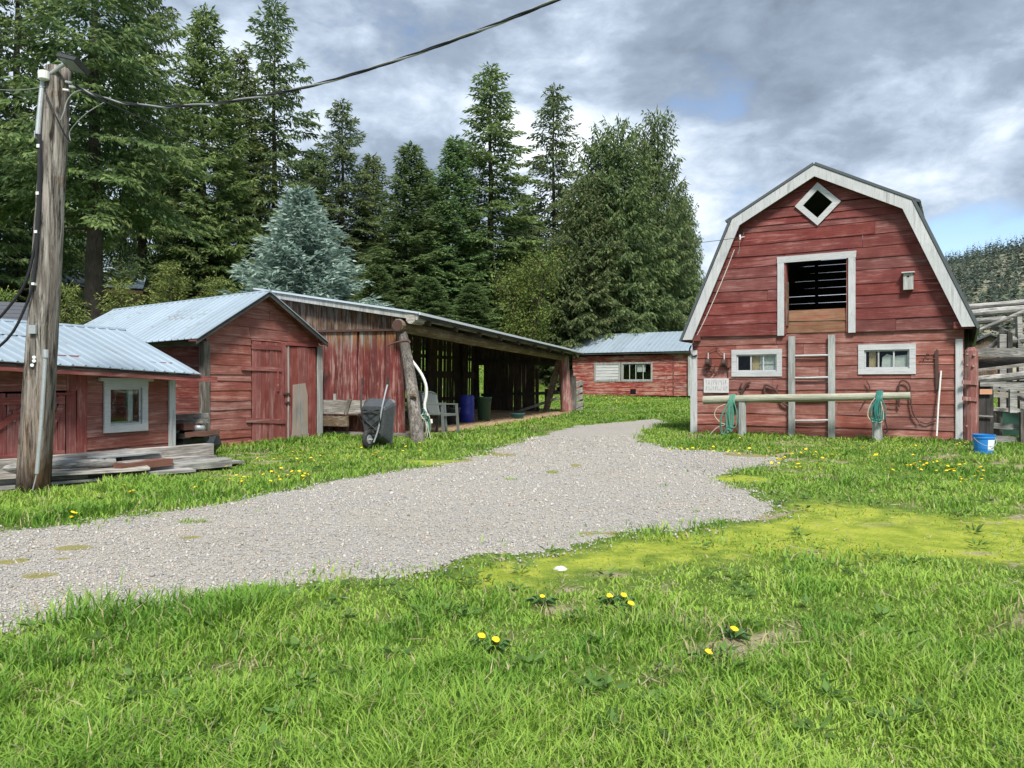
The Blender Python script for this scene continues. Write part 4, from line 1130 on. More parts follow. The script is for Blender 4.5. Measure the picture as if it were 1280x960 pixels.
MB().box((a[0] - .03, -0.064, b[1]), (a[0] + .03, -0.033, a[1])).build('batten', M['red_trim'], d)
MB().box((a[0] - 0.9, -0.036, zbB + 0.0), (a[0] + .1, -0.03, zbB + 0.13)).build('kick_board', M['cabin_red'], d)
for i in range(2):
    vplank(shedB, (dA[1] + 0.06 + i * 0.11, -0.022, zbB - 0.02), (dA[1] + 0.06 + i * 0.11, -0.022, zd2 + 0.05), 0.105, 0.016, M['red_v'], (0, -1, 0), name='upright_board')
d = board_door(shedB, dB[0] + 0.04, dB[1] - 0.05, zbB + 0.05, zd2 - 0.02, -0.012, 3, M['red_v'], False, label='plank door patched with grey plywood, right of the two')
a = FG.px(363, 481); b = FG.px(383, 547)
MB().prism([(a[0], b[1]), (b[0], b[1] + 0.04), (b[0] - 0.02, a[1] - 0.25), (b[0] - 0.1, a[1] + 0.04), (a[0] + 0.03, a[1])], -0.052, -0.034).build('plywood_patch', M['ply'], d)
MB().box((a[0] - 0.02, -0.060, zbB + 0.05), (b[0] + .02, -0.048, zbB + 0.16)).build('kick_board', M['ply'], d)
for v0, dx_ in ((492, 0), (503, 0.1)):
    a = FG.px(356, v0)
    MB().box((a[0] - .1 + dx_ * .5, -0.075, a[1] - 0.02), (a[0] + 0.1, -0.035, a[1] + 0.02)).build('latch', M['iron'], d)
part_box(shedB, 'door_jamb', (dB[0] - 0.005, -0.05, zbB + 0.0), (dB[0] + 0.035, -0.006, zd2 + 0.0), M['pale_v'])
part_box(shedB, 'door_head', (dB[0] - 0.08, -0.066, zd2 + 0.002), (dB[1] + 0.03, -0.034, zd2 + 0.07), M['red_trim'])
a0 = FG.px(394.5, 435)
part_box(shedB, 'corner_board', (WG - 0.16, -0.07, zbB - 0.02), (WG + 0.02, -0.033, a0[1] + 0.05), M['pale_v'])
part_box(shedB, 'corner_post', (-0.10, -0.06, zbB + 0.05), (0.06, 0.07, eL[1] - 0.02), M['grey_z'])
part_box(shedB, 'sill', (0.0, -0.02, zbB - 0.14), (WG, 0.14, zbB - 0.01), M['grey_x'])
for i, z0 in enumerate(np.arange(zbB, eL[1] - 0.1, 0.21)):
    MB().box((-0.035 + random.uniform(0, .01), 0.03, z0), (0.0, DG_, z0 + 0.203)).build('plank', M['red_side'], shedB)
MB().box((-0.08, 0.02, eL[1] - 0.12), (0.0, DG_, eL[1] - 0.01)).build('wall_plate', M['grey_y'], shedB)
part_box(shedB, 'end_wall', (WG - 0.05, 0.02, zbB), (WG, DG_, eR[1] - 0.05), M['red_side'])
part_box(shedB, 'back_wall', (0, DG_, zbB), (WG, DG_ + 0.05, eR[1] - 0.05), M['red_h'])
bk = DG_ + 0.15
roof_sheets(shedB, (eL[0], bk, eL[1] - 0.18), (eL[0], gy_, eL[1]), (aP[0], bk, aP[1] - 0.22), (aP[0], gy_, aP[1]), M['roof'], 0.75, 0.17)
roof_sheets(shedB, (eR[0], gy_, eR[1]), (eR[0], bk, eR[1] - 0.18), (aP[0], gy_, aP[1] - .004), (aP[0], bk, aP[1] - 0.224), M['roof'], 0.75, 0.17)
for p, q_, nm in ((eL, aP, 'rake_board'), (eR, aP, 'rake_board')):
    s_ = 1 if p is eL else -1
    poly = [(p[0], p[1] - 0.10), (q_[0], q_[1] - 0.10), (q_[0], q_[1] - 0.005), (p[0], p[1] - 0.005)]
    if s_ < 0: poly.reverse()
    MB().prism(poly, gy_ + 0.02, gy_ + 0.045).build(nm, M['dark_x'], shedB)
    poly = [(p[0], p[1] - 0.045), (q_[0], q_[1] - 0.045), (q_[0], q_[1] - 0.012), (p[0], p[1] - 0.012)]
    if s_ < 0: poly.reverse()
    MB().prism(poly, gy_ + 0.05, -0.04).build('soffit', M['red_side'], shedB)
MB().tube([(aP[0], gy_ - .01, aP[1] + .01), (aP[0], bk, aP[1] - 0.21)], 0.035, 6).build('ridge_cap', M['roof'], shedB)

# ------------------------------------------------------------------ long open-fronted shed
FO = Frame((-2.58, 18.4, 0.16), (4.61, 11.6))
LC = math.hypot(4.61, 11.6); DC = 3.87
shedC = fthing('open_shed', 'long open fronted shed with a red plank end and gaps in its back wall', 'shed', FO)
zf = lambda x: 3.02 - 0.030 * x
zr = lambda x, y: zf(x) + 0.165 * y
gC = lambda x, y: float(gz(*FO.wpt(x, y, 0)[:2])) - FO.o.z
# end wall: two tiers of upright boards
zm = lambda y: FO.pxs(498, 411)[1] + (y / DC) * 0.04
y = -0.02; i = 0
while y < DC:
    wd = random.uniform(0.15, 0.24)
    ym = y + wd / 2
    ln = random.uniform(-.02, .03) + 0.012 * i / 4
    vplank(shedC, (0.0, ym + ln * 0.5, 0.10 + random.uniform(-.03, .05)), (0.0, ym - ln, zm(ym)), wd - 0.012, 0.025, M['red_raw'], (-1, 0, 0))
    y += wd; i += 1
y = -0.02
while y < DC + 0.1:
    wd = random.uniform(0.13, 0.22); ym = y + wd / 2
    vplank(shedC, (-0.03, ym, zm(ym) - 0.05), (-0.03, ym, zr(0, ym) - 0.06), wd - 0.010, 0.025, M['brown_z'], (-1, 0, 0), name='slab')
    y += wd
MB().beam((-0.06, -0.15, zm(0) - 0.03), (-0.06, DC, zm(DC) - 0.03), 0.05, 0.05).build('ledger', M['iron'], shedC)
MB().beam((-0.03, -0.25, 0.06), (-0.03, DC, 0.06), 0.16, 0.12).build('sill', M['grey_y'], shedC)
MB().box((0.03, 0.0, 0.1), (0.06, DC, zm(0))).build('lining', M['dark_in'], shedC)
# roof, rake and eave trim
ov = -0.55
n = 12
roof_sheets(shedC, (-0.28, ov, zr(-.28, ov)), (LC + 0.7, ov, zr(LC + .7, ov)), (-0.28, DC + 0.35, zr(-.28, DC + .35)), (LC + 0.7, DC + 0.35, zr(LC + .7, DC + .35)), M['roof'], 0.85, 0.21)
MB().beam((-0.27, ov + 0.02, zr(0, ov) - 0.075), (-0.27, DC + 0.35, zr(0, DC + .35) - 0.075), 0.03, 0.14).build('rake_board', M['pale_v'], shedC)
MB().beam((-0.30, ov - 0.01, zr(-.3, ov) + 0.005), (-0.30, DC + 0.35, zr(-.3, DC + .35) + 0.005), 0.06, 0.035).build('flashing', M['flash'], shedC)
MB().beam((-0.28, ov - 0.02, zr(-.28, ov) - 0.005), (LC + 0.7, ov - 0.02, zr(LC + .7, ov) - 0.005), 0.05, 0.06).build('flashing', M['flash'], shedC)
MB().beam((-0.25, ov + 0.02, zr(-.25, ov) - 0.075), (LC + 0.7, ov + 0.02, zr(LC + .7, ov) - 0.075), 0.04, 0.06).build('eave_batten', M['dark_x'], shedC)
MB().beam((-0.25, ov + 0.16, zr(-.25, ov + .16) - 0.12), (LC + 0.6, ov + 0.16, zr(LC + .6, ov + .16) - 0.12), 0.04, 0.07).build('eave_batten', M['grey_x'], shedC)
for k in range(9):
    xx = 0.4 + k * 1.5
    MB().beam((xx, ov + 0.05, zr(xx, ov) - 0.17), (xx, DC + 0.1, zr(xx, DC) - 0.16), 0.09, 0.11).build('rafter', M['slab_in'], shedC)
beam_z = lambda x: zr(x, 0) - 0.35
MB().tube(smooth_path([(-0.34, -0.02, beam_z(0)), (LC * .35, -.02, beam_z(LC * .35) - .02), (LC * .7, 0, beam_z(LC * .7)), (LC + 0.1, 0, beam_z(LC))], 5), [0.155 - 0.003 * i for i in range(16)], 10, knob=0.03).build('front_beam', M['brown_x'], shedC)
MB().tube([(-0.36, -0.02, beam_z(0)), (-0.345, -0.02, beam_z(0))], 0.135, 12).build('beam_end', M['iron'], shedC)
MB().tube([(-0.30, -0.34, zr(0, -.34) - .14), (0.15, -0.36, zr(0, -.34) - .14)], 0.13, 9, knob=0.05).build('plate_end', M['grey_x'], shedC)
# leaning corner post and the far post with its brace
pb = FO.loc(gpt(523, 555)); pt = (-0.10, 0.0, beam_z(0) - 0.1)
MB().tube(smooth_path([(pb.x, pb.y, pb.z - 0.15), ((pb.x + pt[0]) / 2 + .02, (pb.y + pt[1]) / 2 - .03, (pb.z + pt[2]) / 2), pt], 5), [0.16 - 0.005 * i for i in range(11)], 11, knob=0.05).build('corner_post', M['grey_z'], shedC)
kx = ((pb.x * .6 + pt[0] * .4), (pb.y * .6 + pt[1] * .4), (pb.z * .6 + pt[2] * .4))
MB().tube([(kx[0] - 0.12, kx[1] - 0.1, kx[2]), (kx[0] - 0.22, kx[1] - 0.22, kx[2] + 0.02)], [0.08, 0.03], 8).build('knot', M['brown_x'], shedC)
f0 = FO.loc(at(706, 522, 30)); f1 = FO.loc(at(700, 441, 30.0))
MB().tube([(LC + 0.1, -0.1, gC(LC, 0) - 0.1), (LC - 0.02, -0.05, 1.3), (LC - 0.1, 0.0, beam_z(LC) + 0.05)], [0.24, 0.21, 0.2], 10, knob=0.05).build('end_post', M['redlog'], shedC)
MB().beam((LC - 0.05, 0.75, gC(LC, 0)), (LC - 0.1, 0.15, beam_z(LC) - 0.05), 0.2, 0.18).build('end_brace', M['brown_x'], shedC)
MB().beam((LC - 0.05, 3.5, 0.85), (LC - 0.05, 0.1, 0.95), 0.08, 0.12).build('end_rail', M['dark_x'], shedC)
MB().beam((LC - 0.1, 2.0, 0.15), (LC - 0.1, 0.2, 0.75), 0.06, 0.1).build('end_rail', M['grey_x'], shedC)
MB().beam((LC - 0.05, 3.87, 2.25), (LC - 0.05, 0.1, 2.1), 0.08, 0.12).build('end_rail', M['dark_x'], shedC)
y = 0.45; i = 0
while y < DC:
    wd = random.uniform(0.10, 0.2)
    ht = 2.2 + random.uniform(-.15, .2) if y > 1.1 else random.choice((1.1, 1.9, 2.2))
    if random.random() < (0.97 if y > 1.0 else 0.5):
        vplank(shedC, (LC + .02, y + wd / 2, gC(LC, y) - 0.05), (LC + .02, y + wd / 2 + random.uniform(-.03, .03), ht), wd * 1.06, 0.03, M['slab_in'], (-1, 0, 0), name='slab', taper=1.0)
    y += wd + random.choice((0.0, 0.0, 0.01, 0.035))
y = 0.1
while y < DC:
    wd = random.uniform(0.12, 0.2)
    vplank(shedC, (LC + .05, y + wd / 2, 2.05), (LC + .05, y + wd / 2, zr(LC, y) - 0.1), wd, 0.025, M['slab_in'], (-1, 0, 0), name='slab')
    y += wd + 0.004
# back wall: leaning slabs with daylight between some of them
x = 0.0
while x < LC:
    wd = random.uniform(0.13, 0.24)
    lean = random.uniform(-0.02, 0.07)
    xm = x + wd / 2
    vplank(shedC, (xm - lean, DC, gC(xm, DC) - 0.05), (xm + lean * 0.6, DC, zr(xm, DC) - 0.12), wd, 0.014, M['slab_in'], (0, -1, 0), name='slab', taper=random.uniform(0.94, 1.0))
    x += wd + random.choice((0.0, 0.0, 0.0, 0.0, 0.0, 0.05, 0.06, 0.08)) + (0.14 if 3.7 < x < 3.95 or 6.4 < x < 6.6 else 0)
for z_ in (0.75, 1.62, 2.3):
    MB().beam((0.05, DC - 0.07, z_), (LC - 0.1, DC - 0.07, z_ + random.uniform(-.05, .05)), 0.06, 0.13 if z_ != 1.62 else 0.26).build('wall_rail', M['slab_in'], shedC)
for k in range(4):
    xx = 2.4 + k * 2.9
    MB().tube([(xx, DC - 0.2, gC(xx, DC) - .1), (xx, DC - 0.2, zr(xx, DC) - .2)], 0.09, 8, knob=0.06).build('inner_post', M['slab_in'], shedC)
# straw and dirt floor
fx = np.arange(-0.2, LC + 0.6, 0.15); fy = np.arange(-0.75, DC + 0.1, 0.12)
FX, FY = np.meshgrid(fx, fy)
cx, cy = FX[:-1, :-1] + .07, FY[:-1, :-1] + .06
keep = (cy > -0.42 + 0.22 * hnoise(cx, cy, 3.0, 51) + 0.16 * hnoise(cx, cy, 9.0, 52)) & (cx > 0.08)
wx = FO.o.x + FO.x.x * FX + FO.y.x * FY; wy = FO.o.y + FO.x.y * FX + FO.y.y * FY
idx = np.arange(FX.size).reshape(FX.shape)
q = np.stack([idx[:-1, :-1], idx[:-1, 1:], idx[1:, 1:], idx[1:, :-1]], -1)[keep]
used, inv = np.unique(q.ravel(), return_inverse=True)
V_ = np.stack([wx.ravel()[used], wy.ravel()[used], (gz(wx, wy) + 0.02).ravel()[used]], -1)
tag(link('dirt_floor', np_mesh('dirt_floor', V_, inv, 4, M['dirt'], smooth=True)), kind='structure')

# ------------------------------------------------------------------ things in and by the open shed
def chair(pos, rot, label):
    t = thing('plastic_armchair', label, 'chair', pos, rot, 'plastic armchairs in the open shed')
    m_ = M['chair_plastic']; s = 1.12
    def P(*a): return tuple(x * s for x in a)
    MB().box(P(-.24, -.24, .42), P(.24, .24, .45)).box(P(-.25, -.26, .40), P(.25, -.23, .452)).build('seat', m_, t)
    bk_ = MB()
    for k in range(7):
        x = -0.2 + k * 0.0667
        zt = .92 - 0.9 * x * x
        bk_.beam(P(x, .23, .45), P(x * 1.05, .33, zt), 0.05 * s, 0.02, up=(0, 1, 0))
    bk_.tube([P(-.26 * 1.0 + .52 * k / 10, .335 - .0, .935 - .9 * (-.26 + .52 * k / 10) ** 2) for k in range(11)], 0.03, 6)
    bk_.tube([P(-.25, .23, .44), P(-.265, .33, .87)], 0.028, 6).tube([P(.25, .23, .44), P(.265, .33, .87)], 0.028, 6)
    bk_.build('backrest', m_, t)
    for sx in (-1, 1):
        MB().beam(P(sx * .28, .30, .66), P(sx * .29, -.26, .66), .07, .03).build('armrest', m_, t)
        MB().beam(P(sx * .30, -.28, 0), P(sx * .285, -.235, .655), .055, .045, up=(1, 0, 0)).build('leg', m_, t)
        MB().beam(P(sx * .29, .33, 0), P(sx * .255, .24, .45), .055, .045, up=(1, 0, 0)).build('leg', m_, t)
    return t
p = at(551, 541, 19.7); p.z = gzf(p.x, p.y) + 0.02
chair(p, FO.ang - 0.15, 'grey green plastic armchair in the open shed, nearest the hanging white pipe')
p = at(536, 541, 20.2); p.z = gzf(p.x, p.y) + 0.02
chair(p, FO.ang - 0.25, 'grey green plastic armchair half hidden behind the leaning grey post')
p = at(583.5, 530, 24.0); p.z = gzf(p.x, p.y) + 0.02
t = thing('drum', 'blue plastic drum standing in the open shed behind the chairs', 'drum', p)
MB().lathe([(0.2, 0), (0.23, 0.03), (0.235, 0.25), (0.25, 0.28), (0.235, 0.31), (0.235, 0.56), (0.25, 0.59), (0.235, 0.62), (0.23, 0.80), (0.2, 0.84)], 24).build('drum_body', M['blue_plastic'], t, smooth=True)
MB().lathe([(0.215, 0.825), (0.215, 0.85), (0.19, 0.855), (0.19, 0.84)], 24).build('rim', M['blue_plastic'], t)
def bin_(u, v, D, w0, w1, h, m_, name, label):
    p = at(u, v, D); p.z = gzf(p.x, p.y) + 0.02
    t = thing(name, label, 'bin', p, FO.ang + 0.2)
    MB().lathe([(w0, 0), (w1, h * .93), (w1 + .02, h * .93), (w1 + .02, h), (w1 - .015, h), (w0 - .01, h * .1)], 20).build('bin_body', M[m_], t, smooth=True)
    MB().tube([(w1 * math.cos(a), w1 * math.sin(a), h * .8 + (0.05 if k == 1 else 0)) for k, a in enumerate((-2.0, -1.57, -1.1))], 0.012, 6).build('handle', M[m_], t)
bin_(565, 532, 23.2, 0.19, 0.24, 0.50, 'black_poly', 'dark_tub', 'dark tub left of the blue drum in the open shed')
bin_(605, 531, 24.6, 0.19, 0.235, 0.78, 'green_plastic', 'green_bin', 'dark green bin right of the blue drum in the open shed')
bin_(647, 529, 26.2, 0.20, 0.23, 0.17, 'teal_plastic', 'teal_tub', 'low teal tub on the straw at the far end of the open shed')
# white pipe hanging from the beam
P_ = [at(u, v, 18.1) for u, v in ((509, 428), (509.5, 437), (513, 448), (521, 459), (528, 470), (532.5, 482), (533, 494), (531, 505), (531.5, 513), (534.5, 520))]
t = thing('hanging_pipe', 'curved white plastic pipe hanging from the open shed beam', 'pipe', P_[-1])
MB().tube(smooth_path(P_, 4), 0.036, 8).build('pipe', M['white_plastic'], t, world=True, smooth=True)
P_ = [at(u, v, 17.5) for u, v in ((484, 432.5), (492, 429), (500, 427), (510, 426), (512, 428.5))]
t = thing('iron_bar', 'bent rusty iron bar hooked across the leaning grey post', 'bar', P_[2])
MB().tube(smooth_path(P_, 4), [0.016 + 0.0012 * i for i in range(17)], 7).build('bar', M['iron'], t, world=True)
# hose coil on the ground by the post
p = at(529, 534, 17.9); p.z = gzf(p.x, p.y)
t = thing('hose_coil', 'tangled coil of green and pale hose hanging beside the leaning post', 'hose', p)
def coil(nl, ru, rv, m_, nm, seed):
    rr = random.Random(seed); b = MB()
    for k in range(nl):
        c = at(529 + rr.uniform(-2, 3), 533 + rr.uniform(-4, 4), 17.85 + rr.uniform(-.1, .1))
        ph = rr.uniform(0, 6); a_, b_ = ru * rr.uniform(.7, 1.1), rv * rr.uniform(.7, 1.05)
        b.tube([c + Vector((a_ * math.cos(th + ph), 0.07 * math.sin(2 * th + ph), b_ * math.sin(th + ph))) for th in np.linspace(0, 6.1, 20)], 0.011, 5)
    b.build(nm, M[m_], t, world=True)
coil(6, 0.12, 0.34, 'hose_teal', 'hose', 3); coil(4, 0.14, 0.33, 'rope', 'pale_hose', 8)
MB().tube(smooth_path([at(u, v, 17.75) for u, v in ((519, 508), (526, 519), (533, 530), (537, 543), (539, 551))], 4), 0.01, 5).build('pale_hose', M['rope'], t, world=True)
MB().tube([at(538, 524, 18.4), at(538.5, 529, 18.4)], 0.05, 10).build('reel_hub', M['white_plastic'], t, world=True)
# manger: planks along the end wall
a = Vector((-0.34, *FO.pxs(404, 509, -.34))); b = Vector((-0.34, *FO.pxs(481, 509, -.34)))
t = thing('manger', 'weathered grey plank manger along the red end of the open shed', 'manger', FO.wpt(-0.2, 1.5, 0.1), FO.ang)
def O_(p): return Vector(p) - Vector((-0.2, 1.5, 0.1))
ys_ = sorted((a.y, b.y)); zc = 0.5 * (a.z + b.z)
MB().box(O_((-0.37, ys_[0], zc - 0.17)), O_((-0.33, ys_[1] + .3, zc + 0.17))).build('front_board', M['grey_y'], t)
yq = FO.pxs(436, 525, -.34)[0]
z2 = FO.pxs(420, 526, -.34)[1]
MB().box(O_((-0.39, yq, z2 - 0.13)), O_((-0.335, ys_[1] + .3, z2 + 0.12))).build('lower_board', M['brown_x'], t)
MB().box(O_((-0.325, ys_[0], zc - 0.19)), O_((-0.06, ys_[1] + .3, zc - 0.16))).build('base_board', M['grey_y'], t)
yk = FO.pxs(435, 509, -.38)[0]
MB().beam(O_((-0.385, yk + .07, zc - 0.18)), O_((-0.385, yk - 0.07, zc + 0.20)), 0.03, 0.09, up=(0, 1, 0)).build('batten', M['grey_z'], t)
yk = FO.pxs(418, 495, -.3)[0]
MB().box(O_((-0.30, yk - .03, zc + .1)), O_((-0.26, yk + .03, zc + 0.32))).build('peg', M['pale_v'], t)
# wheelbarrow stood on its nose
p = gpt(466, 561)
t = thing('wheelbarrow', 'black wheelbarrow stood up on its wheel against the red shed end', 'wheelbarrow', p, -0.32)
def tray_ring(cy, hx, z0, z1, r_=0.08):
    o = []
    for cx_, cz_, a0 in ((hx - r_, z1 - r_, 0), (-hx + r_, z1 - r_, math.pi / 2), (-hx * .8 + r_, z0 + r_, math.pi), (hx * .8 - r_, z0 + r_, 1.5 * math.pi)):
        for k in range(4):
            a = a0 + k * math.pi / 6
            o.append((cx_ + r_ * math.cos(a), cy, cz_ + r_ * math.sin(a)))
    return o
rings = [tray_ring(0.0, 0.245, 0.26, 0.86), tray_ring(0.03, 0.27, 0.21, 0.89, .1), tray_ring(0.28, 0.345, 0.06, 0.99, .12), tray_ring(0.30, 0.37, 0.03, 1.01, .12), tray_ring(0.28, 0.335, 0.07, 0.98, .12), tray_ring(0.045, 0.26, 0.22, 0.88, .1)]
vs = [v_ for r_ in rings for v_ in r_]; nn = 16
fs = [tuple(range(nn))] + [tuple(range(5 * nn + nn - 1, 5 * nn - 1, -1))]
for i in range(5):
    for j in range(nn):
        fs.append((i * nn + j, (i + 1) * nn + j, (i + 1) * nn + (j + 1) % nn, i * nn + (j + 1) % nn))
MB().add(vs, fs).build('tray', M['black_poly'], t, smooth=False)
for sx in (-1, 1):
    MB().tube(smooth_path([(sx * 0.07, -0.09, 0.14), (sx * 0.16, -0.06, 0.42), (sx * 0.24, -0.05, 0.86), (sx * 0.29, 0.10, 1.35)], 4), 0.017, 7).build('handle', M['galv'] if sx > 0 else M['black_iron'], t)
    MB().tube([(sx * 0.285, 0.085, 1.30), (sx * 0.292, 0.105, 1.44)], 0.022, 8).build('grip', M['rubber'], t)
    MB().tube([(sx * 0.20, -0.05, 0.50), (sx * 0.24, -0.18, 0.70), (-sx * 0.16, -0.06, 0.80)], 0.013, 6).build('leg', M['black_iron'], t)
    MB().tube([(sx * 0.19, -0.04, 0.32), (-sx * 0.21, -0.035, 0.62)], 0.013, 6).build('brace', M['black_iron'], t)
MB().tube([(-.23, -.05, .78), (.23, -.05, .78)], 0.013, 6).tube([(-.16, -.05, .38), (.16, -.05, .38)], 0.013, 6).build('cross_strut', M['black_iron'], t)
wh = MB()
c = Vector((-0.05, -0.11, 0.20))
n1_, n2_ = 20, 8
vs = []; fs = []
for i in range(n1_):
    a = 2 * math.pi * i / n1_
    for j in range(n2_):
        b_ = 2 * math.pi * j / n2_
        rr = 0.145 + 0.055 * math.cos(b_)
        vs.append((c.x + 0.045 * math.sin(b_), c.y + rr * math.cos(a), c.z + rr * math.sin(a)))
for i in range(n1_):
    for j in range(n2_):
        fs.append((i * n2_ + j, ((i + 1) % n1_) * n2_ + j, ((i + 1) % n1_) * n2_ + (j + 1) % n2_, i * n2_ + (j + 1) % n2_))
wh = MB().add(vs, fs).build('wheel', M['rubber'], t, smooth=True)
MB().tube([c + Vector((-.04, 0, 0)), c + Vector((.04, 0, 0))], 0.095, 14).tube([c + Vector((-.11, 0, 0)), c + Vector((.11, 0, 0))], 0.014, 6).build('rim', M['galv'], wh)

# short rail fence behind the open shed's far end
t = thing('rail_fence', 'short stack of grey rails nailed to a post past the open shed', 'fence', gpt(722, 517))
Dn = 30.6
for k, v in enumerate((482, 491, 499.5, 508, 515)):
    MB().beam(at(711, v + 3, Dn), at(727.5, v - 4, Dn + 1.6), 0.07, 0.19, jit=0.01, seg=2).build('rail', M['grey_x'], t, world=True)
for u, D_, v0, v1, w_ in ((713, Dn - .1, 462, 520, .22), (718, Dn + .2, 470, 519, .14), (727, Dn + 1.7, 476, 516, .12)):
    MB().beam(at(u, v1, D_), at(u, v0, D_), w_, w_, jit=.01, seg=2).build('post', M['grey_z'], t, world=True)

# ------------------------------------------------------------------ far cabin
PLc = (76 / F * 47, 47.0)
FK = Frame((PLc[0], PLc[1], gzf(4, 46.5)), (0.862, -0.507))
LK = 9.2
cab = fthing('cabin', 'faded red cabin with a pale metal roof and a boarded window across the yard', 'cabin', FK)
zeK = FK.px(790, 446)[1]
c1 = FK.px(743, 476)[0]; c2 = FK.px(776, 476)[0]; c3 = FK.px(777, 476)[0]; c4 = FK.px(816, 476)[0]
zw0 = FK.px(780, 477)[1]; zw1 = FK.px(780, 453)[1]
vx0, vz0 = FK.px(788, 493); vx1, vz1 = FK.px(795, 486.5)
rows(cab, zrows(0.0, zeK + 0.05, 0.24), lambda z: 0, lambda z: LK, M['cabin_red'], 0.0, [(c1 + .05, c4 - .05, zw0 + .05, zw1 - .05), (vx0, vx1, vz0, vz1)])
part_box(cab, 'vent', (vx0 - .03, -0.02, vz0 - .03), (vx1 + .03, 0.0, vz1 + .03), M['dark_in'])
ob, (i0, i1, k0, k1) = window(cab, c1, c2, zw0, zw1, 0.12, M['pale_v'], M['pale_v'], -0.034, 0.02, label='window closed with pale horizontal slats')
for k in range(5):
    hpiece(ob, i0, i0, i1, i1, k0 + (k1 - k0) * k / 5, k0 + (k1 - k0) * (k + 1) / 5 - 0.02, M['white_h'], -0.03, 0.02, name='slat')
window(cab, c3, c4, zw0, zw1, 0.09, M['pale_v'], M['white_v'], -0.034, 0.04, (0.24, 0.46, 0.72), label='window with four dark panes')
part_box(cab, 'curtain', (c3 + .95, 0.06, (zw0 + zw1) / 2), (c3 + 1.45, 0.07, zw1 - .1), M['cloth'])
x = FK.px(833, 480)[0]
part_box(cab, 'upright_board', (x - .06, -0.06, 0.0), (x + .06, -0.032, FK.px(833, 470)[1]), M['cabin_red'])
x = FK.px(842, 480)[0]
part_box(cab, 'joint_board', (x - .03, -0.06, 0.0), (x + .03, -0.032, zeK), M['red_side'])
x = FK.px(864, 480)[0]
part_box(cab, 'pale_post', (x - .12, -0.2, 0.0), (x + .12, -0.04, zeK), M['pale_v'])
part_box(cab, 'end_wall', (-0.02, 0.0, 0), (0.03, 5.4, zeK), M['red_side'])
part_box(cab, 'back_wall', (0, 5.4, 0), (LK, 5.45, zeK), M['cabin_red'])
ey = -0.35
e0 = FK.px(709, 442, ey); e1 = FK.px(866, 444.5, ey)
rdg = FK.px(738, 418.5, 2.7)
ez0 = e0[1]; rzK = rdg[1]
roof_sheets(cab, (-0.25, ey, ez0), (LK + .3, ey, ez0), (-0.25, 2.7, rzK), (LK + .3, 2.7, rzK), M['roof'], 0.9, 0.3)
roof_sheets(cab, (LK + .3, 5.8, ez0), (-0.25, 5.8, ez0), (LK + .3, 2.7, rzK - .004), (-0.25, 2.7, rzK - .004), M['roof'], 0.9, 0.3)
MB().box((-0.25, ey + 0.02, ez0 - 0.11), (LK + .3, ey + 0.06, ez0 - 0.01)).build('fascia', M['dark_x'], cab)
MB().prism([(-0.0, zeK), (0, zeK), (0, zeK)], 0, .01) if False else None
MB().add([(0.0, 0.0, zeK), (0.0, 5.4, zeK), (0.0, 2.7, rzK - .05), (0.05, 0.0, zeK), (0.05, 5.4, zeK), (0.05, 2.7, rzK - .05)], [(0, 2, 1), (3, 4, 5), (0, 1, 4, 3), (1, 2, 5, 4), (2, 0, 3, 5)]).build('gable', M['red_side'], cab)
p = FK.px(746.5, 420, 2.9)
MB().tube([(p[0], 2.9, p[1] - 0.5), (p[0], 2.9, FK.px(746, 406.5, 2.9)[1])], 0.12, 10).build('stove_pipe', M['pipe'], cab)

# ------------------------------------------------------------------ corral at the right
t = thing('log_post', 'thick peeling red log post standing beside the right corner of the barn', 'post', FB.wpt(WB + 0.25, -0.05, 0))
Dp = 16.95
a = at(1213.5, 556, Dp); b = at(1213.8, 434, Dp)
MB().tube([a, a.lerp(b, .3), a.lerp(b, .62), b - Vector((0, 0, .08)), b], [0.148, 0.145, 0.14, 0.132, 0.07], 12, knob=0.04).build('log', M['redlog'], t, world=True)
for k, (u, v) in enumerate(((1209, 443), (1217, 444), (1209, 457), (1216, 458), (1208, 533))):
    q_ = at(u, v, Dp - 0.12)
    MB().tube([q_, q_ + Vector((-.02, -0.05, 0))], [0.035, 0.02], 7).build('knot', M['redlog'], t, world=True)
for v in (477.5, 498):
    MB().beam(at(1203, v, Dp - .1), at(1222, v + 1.5, Dp - .16), 0.04, 0.085).build('red_rail', M['redlog'], t, world=True)
t = thing('gate_post', 'black board post with a grey cap and small orange tag behind the blue bucket', 'post', at(1231.5, 548, 17.3))
for u0, u1 in ((1222.2, 1231), (1231.6, 1240.8)):
    MB().beam(at((u0 + u1) / 2, 551, 17.3), at((u0 + u1) / 2, 480, 17.3), (u1 - u0) / F * 17.3, 0.07, up=(0, 1, 0)).build('plank', M['dark_z'], t, world=True)
MB().beam(at(1223.5, 480, 17.22), at(1240.5, 480, 17.22), 0.09, 0.10).build('cap', M['silver_x'], t, world=True)
MB().beam(at(1224.4, 489.6, 17.2), at(1240, 489.6, 17.2), 0.02, 0.115).build('tag', M['orange'], t, world=True)
MB().beam(at(1223, 519.5, 17.2), at(1241, 520.5, 17.2), 0.03, 0.03).build('wire_band', M['grey_x'], t, world=True)

